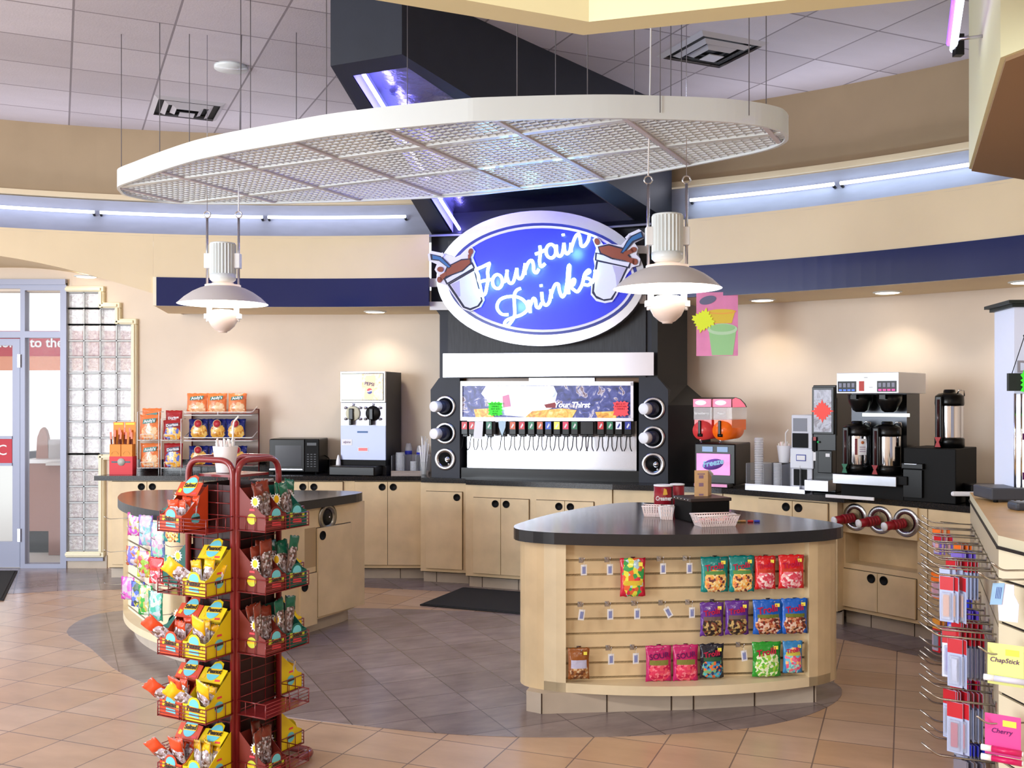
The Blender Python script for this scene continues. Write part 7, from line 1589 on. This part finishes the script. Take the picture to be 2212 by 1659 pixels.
plan = {(0, .10): ([card_red, whitec, ambc], .055, .18, 3), (0, .34): ([whitec, blis, silv], .05, .2, 3), (0, .58): ([card_red, whitec, violet], .06, .17, 7), (0, .85): ([violet, whitec, card_red], .05, .12, 5), (0, 1.12): ([orgc, whitec, blackc], .05, .12, 4), (0, 1.42): ([card_red, violet, orgc], .05, .10, 3), (0, 1.70): ([orgc, card_red, orgc], .05, .10, 3),
        (1, .08): ([card_red, whitec, silv], .06, .19, 2), (1, .26): ([card_red, silv, violet], .06, .2, 8), (1, .44): ([card_red, whitec, bluec], .06, .17, 6), (1, .70): ([violet, bluec, silv], .06, .2, 6), (1, 1.0): ([bluec, bluec, whitec], .07, .19, 5), (1, 1.35): ([ambc, orgc, blackc], .07, .16, 4), (1, 1.7): ([orgc, orgc, card_red], .07, .14, 3),
        (2, .08): ([card_red, whitec, card_red], .065, .2, 2), (2, .26): ([card_red, whitec, silv], .06, .2, 8), (2, .46): ([card_red, violet, silv], .06, .18, 6), (2, .70): ([violet, bluec, silv], .06, .17, 5), (2, 1.0): ([card_red, blackc, whitec], .06, .18, 5), (2, 1.35): ([card_red, blackc, card_red], .06, .2, 5), (2, 1.7): ([ambc, card_red, blackc], .06, .18, 3),
        (3, .10): ([silv, silv, violet], .06, .15, 6), (3, .32): ([bluec, silv, violet], .06, .15, 5), (3, .56): ([ambc, blackc, whitec], .06, .14, 5), (3, .85): ([blackc, ambc, whitec], .06, .14, 5), (3, 1.2): ([blackc, ambc, blackc], .06, .14, 4)}
rn = ['top', 'second', 'third', 'bottom']; M_hook = mat('hook_steel', (176, 168, 160), .25, metal=1.0)
for r_, z, ss in rowsd:
    for i, s in enumerate(ss):
        P = w1(s, .0, z); o = thing('peg_hook', 'double steel display hook, %s row of the checkout side, number %d from the near corner' % (rn[r_], i+1) if 0 else 'upturned steel hook in the %s row on the side of the checkout counter' % rn[r_], 'hook', P, HA, 'hooks in the %s row of the checkout side' % rn[r_])
        b = MB(); b.tube(roundpts([(0, 0, 0), (0, -.215, .004), (0, -.275, .048)], .02, 4), .0046, M_hook, n=7); b.box(-.014, .014, -.004, .004, -.02, .014, M_hook); b.build('hook_wire', o)
        if r_ in (0, 1) or i % 2: b = MB(); b.tube(roundpts([(0.004, 0, .028), (0.004, -.205, .030), (0.004, -.255, .068)], .02, 4), .0036, M_hook, n=6); b.build('label_arm', o)
        if (r_, s) in plan:
            cs, w_, h, n_ = plan[(r_, s)]
            for j in range(n_):
                off = .045+j*.017 if n_ > 3 else .12+j*.03
                q = w1(s, off, z-.003); blister(q, HA+rr.uniform(.15, .75)+(.5 if j == n_-1 else 0), w_*1.0, h*1.02, cs, 'hanging blister package, %s hook row of the checkout side, %s' % (rn[r_], 'near the corner' if s < .5 else 'toward the far end'), 'packages %s in the %s hook row' % ('near the corner' if s < .5 else 'toward the far end', rn[r_]))
# near face of the checkout: three items on short hooks
def w2(s, off, z): p = ck0+dB2*s+n2*off; return (p.x, p.y, z)
H2 = math.atan2(n2.x, -n2.y)
def s2_of(u, off): o_ = ck0+n2*off; k = (u-CX)/F; return (k*o_.y-o_.x)/(dB2.x-k*dB2.y)
for (u, v, lb) in ((2182, 1252, 'hook with a white bottle shaped card on the near face of the checkout counter'), (2182, 1412, 'hook with the yellow lip balm card on the near face of the checkout counter'), (2178, 1562, 'hook with the pink lip balm card on the near face of the checkout counter'), (2212, 1232, 'partly cut hook at the right edge of the photo')):
    s = s2_of(u, .09); Y = (ck0+dB2*s+n2*.09).y; o = thing('peg_hook', lb, 'hook', w2(s, .012, Zof(v, Y)), H2, 'hooks on the near face of the checkout'); b = MB(); b.tube(roundpts([(0, 0, 0), (0, -.16, .0), (0, -.2, .03)], .02, 4), .0036, M_hook, n=7); b.build('hook_wire', o)
def onface(u, v, off): s = s2_of(u, off); p = ck0+dB2*s+n2*off; return (p.x, p.y, Zof(v, p.y))
FRZ = R(-35)
P = onface(2178, 1262, .10); o = thing('bottle_card', 'white bottle shaped package with a grey barcode tag near the checkout corner', 'package', P, FRZ); b = MB(); b.plate([(-.02, 0), (.02, 0), (.02, -.035), (.036, -.07), (.032, -.135), (-.03, -.135), (-.034, -.07), (-.018, -.035)], -.006, .0, mat('white_violet_plastic', (236, 232, 255), .3)); b.build('bottle', o)
b = MB(); b.plate([(-.05, .0), (-.01, .005), (-.02, -.075), (-.06, -.08)], -.010, -.008, mat('grey_blue_tag', (150, 190, 226), .5)); 
for k in range(4): b.plate([(-.036+k*.005, -.012), (-.034+k*.005, -.012), (-.040+k*.005, -.055), (-.042+k*.005, -.055)], -.0105, -.010, navy)
b.build('price_tag', o)
def balm(P, rz, colr, tubc, capc, label, n=1, word='ChapStick'):
    o = thing('lip_balm_pack', label, 'package', P, rz); b = MB(); b.cbox(-.06, .06, 0, .003, -.15, .0, .0014, colr); b.build('card', o); b = MB(); b.box(0.0, .045, -.0012, 0, -.04, -.018, mat('yellow_price_sticker', (0, 0, 0))); b.build('price_sticker', o)
    text(word[:6] if 0 else word, .024, mat('print_violet', (0, 0, 0)), o, 'lettering', TR(-.004, -.002, -.06), shear=.2)
    for k in range(n):
        b = MB(); A = TR(-.07, -.014, -.125-.034*k) @ RY(PI/2-R(-6)*0) @ RX(0); b.cyl(.0115, 0.0, .035, capc, A, n=18); b.cyl(.011, .035, .135, tubc, A, n=18); b.cyl(.009, .135, .14, M_paper, A, n=16); b.build('lip_balm_tube', o)
    return o
P = onface(2172, 1392, .12); balm(P, FRZ, mat('pale_yellow_card', (232, 240, 150), .4), mat('ivory_navy_tube', (214, 216, 236), .3), M_paper, 'pale yellow lip balm card with one white tube near the checkout corner')
P = onface(2166, 1545, .12); balm(P, FRZ, mat('pink_balm_card', (232, 80, 160), .4), mat('raspberry_tube', (206, 24, 96), .3), M_paper, 'pink lip balm card with two raspberry tubes near the checkout corner', 2, 'Cherry')
# things on the checkout counter
X, Y = atz(2150, 1086, ZK); o = thing('card_terminal', 'dark grey terminal box on the checkout counter', 'terminal', (X, Y, ZK), R(-4)); b = MB(); gy = mat('terminal_grey', (62, 66, 76), .4); b.cbox(-.02, .36, 0, .24, .012, .075, .008, gy); b.build('housing', o); b = MB()
for x in (.01, .3):
    b.cyl(.012, 0, .014, M_blkm, TR(x, .02, 0), n=10).nx()
b.each('foot', o)
X, Y = atz(2196, 1104, ZK); o = thing('handset', 'small dark rounded device at the right edge of the checkout counter', 'device', (X, Y, ZK), 0); b = MB(); b.cbox(0, .2, 0, .1, 0, .04, .014, gy); b.build('housing', o)
Yd = 5.15; dc = thing('display_case', 'tall white lit display case with a dark cornice at the right edge', 'display case', (Xof(2191, Yd), Yd, ZK), R(-8)); zD = lambda v: Zof(v, Yd)-ZK
b = MB(); b.box(0, .5, 0, .3, .0, zD(664), mat('pale_case', (214, 222, 244), .4, emit=.15)); b.build('case_body', dc); b = MB(); b.box(.012, .5, -.006, 0, .01, zD(852), mat('lit_case_front', (250, 252, 255), .4, emit=.9)); b.build('case_window', dc)
b = MB()
for x in (.0, .03): b.cyl(.006, 0, zD(850), M_chrome, TR(x, -.012, 0), n=8).nx()
b.each('glass_edge', dc)
b = MB(); b.prism([(-.045, -.06), (.5, -.06), (.5, .33), (-.045, .33)], zD(657), zD(650), mat('dark_green_trim', (30, 44, 44), .4)); b.prism([(-.02, -.03), (.5, -.03), (.5, .32), (-.02, .32)], zD(664), zD(657), mat('dark_green_trim', (0, 0, 0))); b.build('cornice', dc)
b = MB(); b.box(.03, .06, -.008, -.006, zD(950), zD(936), mat('print_violet', (0, 0, 0))); b.box(.03, .05, -.008, -.006, zD(1036), zD(1020), mat('print_violet', (0, 0, 0))); b.build('printed_mark', dc)
sg = thing('deli_sign', 'dark green hanging sign box with letters DE on top, in front of the display case', 'sign', opt(dc, -.06, -.10, zD(826)), R(-8)); b = MB(); b.box(0, .3, 0, .03, -.045, .045, mat('dark_green_trim', (0, 0, 0))); b.build('sign_box', sg)
text('DE', .085, mat('grey_letter', (150, 152, 166), .4), sg, 'lettering', TR(.09, .0, .075), bold=.02, depth=.006)
b = MB(); b.tube([(.015, 0, .045), (.075, .0, .235)], .0022, M_blkm, n=5); b.cyl(.006, -.004, .004, M_blkm, TR(.075, 0, .235) @ RX(PI/2), n=10); b.build('hanger', sg)
cd = thing('starburst_card', 'green starburst card on the hanging sign at the right edge', 'card', opt(sg, .115, -.006, -.0), R(-8)); b = MB(); b.plate([((.062 if k % 2 else .05)/max(abs(math.cos(t)), abs(math.sin(t)))*math.cos(t), (.062 if k % 2 else .05)/max(abs(math.cos(t)), abs(math.sin(t)))*math.sin(t)) for k in range(32) for t in [PI*k/16+.05]], -.002, 0, mat('neon_green_card', (0, 0, 0))); b.build('card', cd)
bpy.context.view_layer.update()
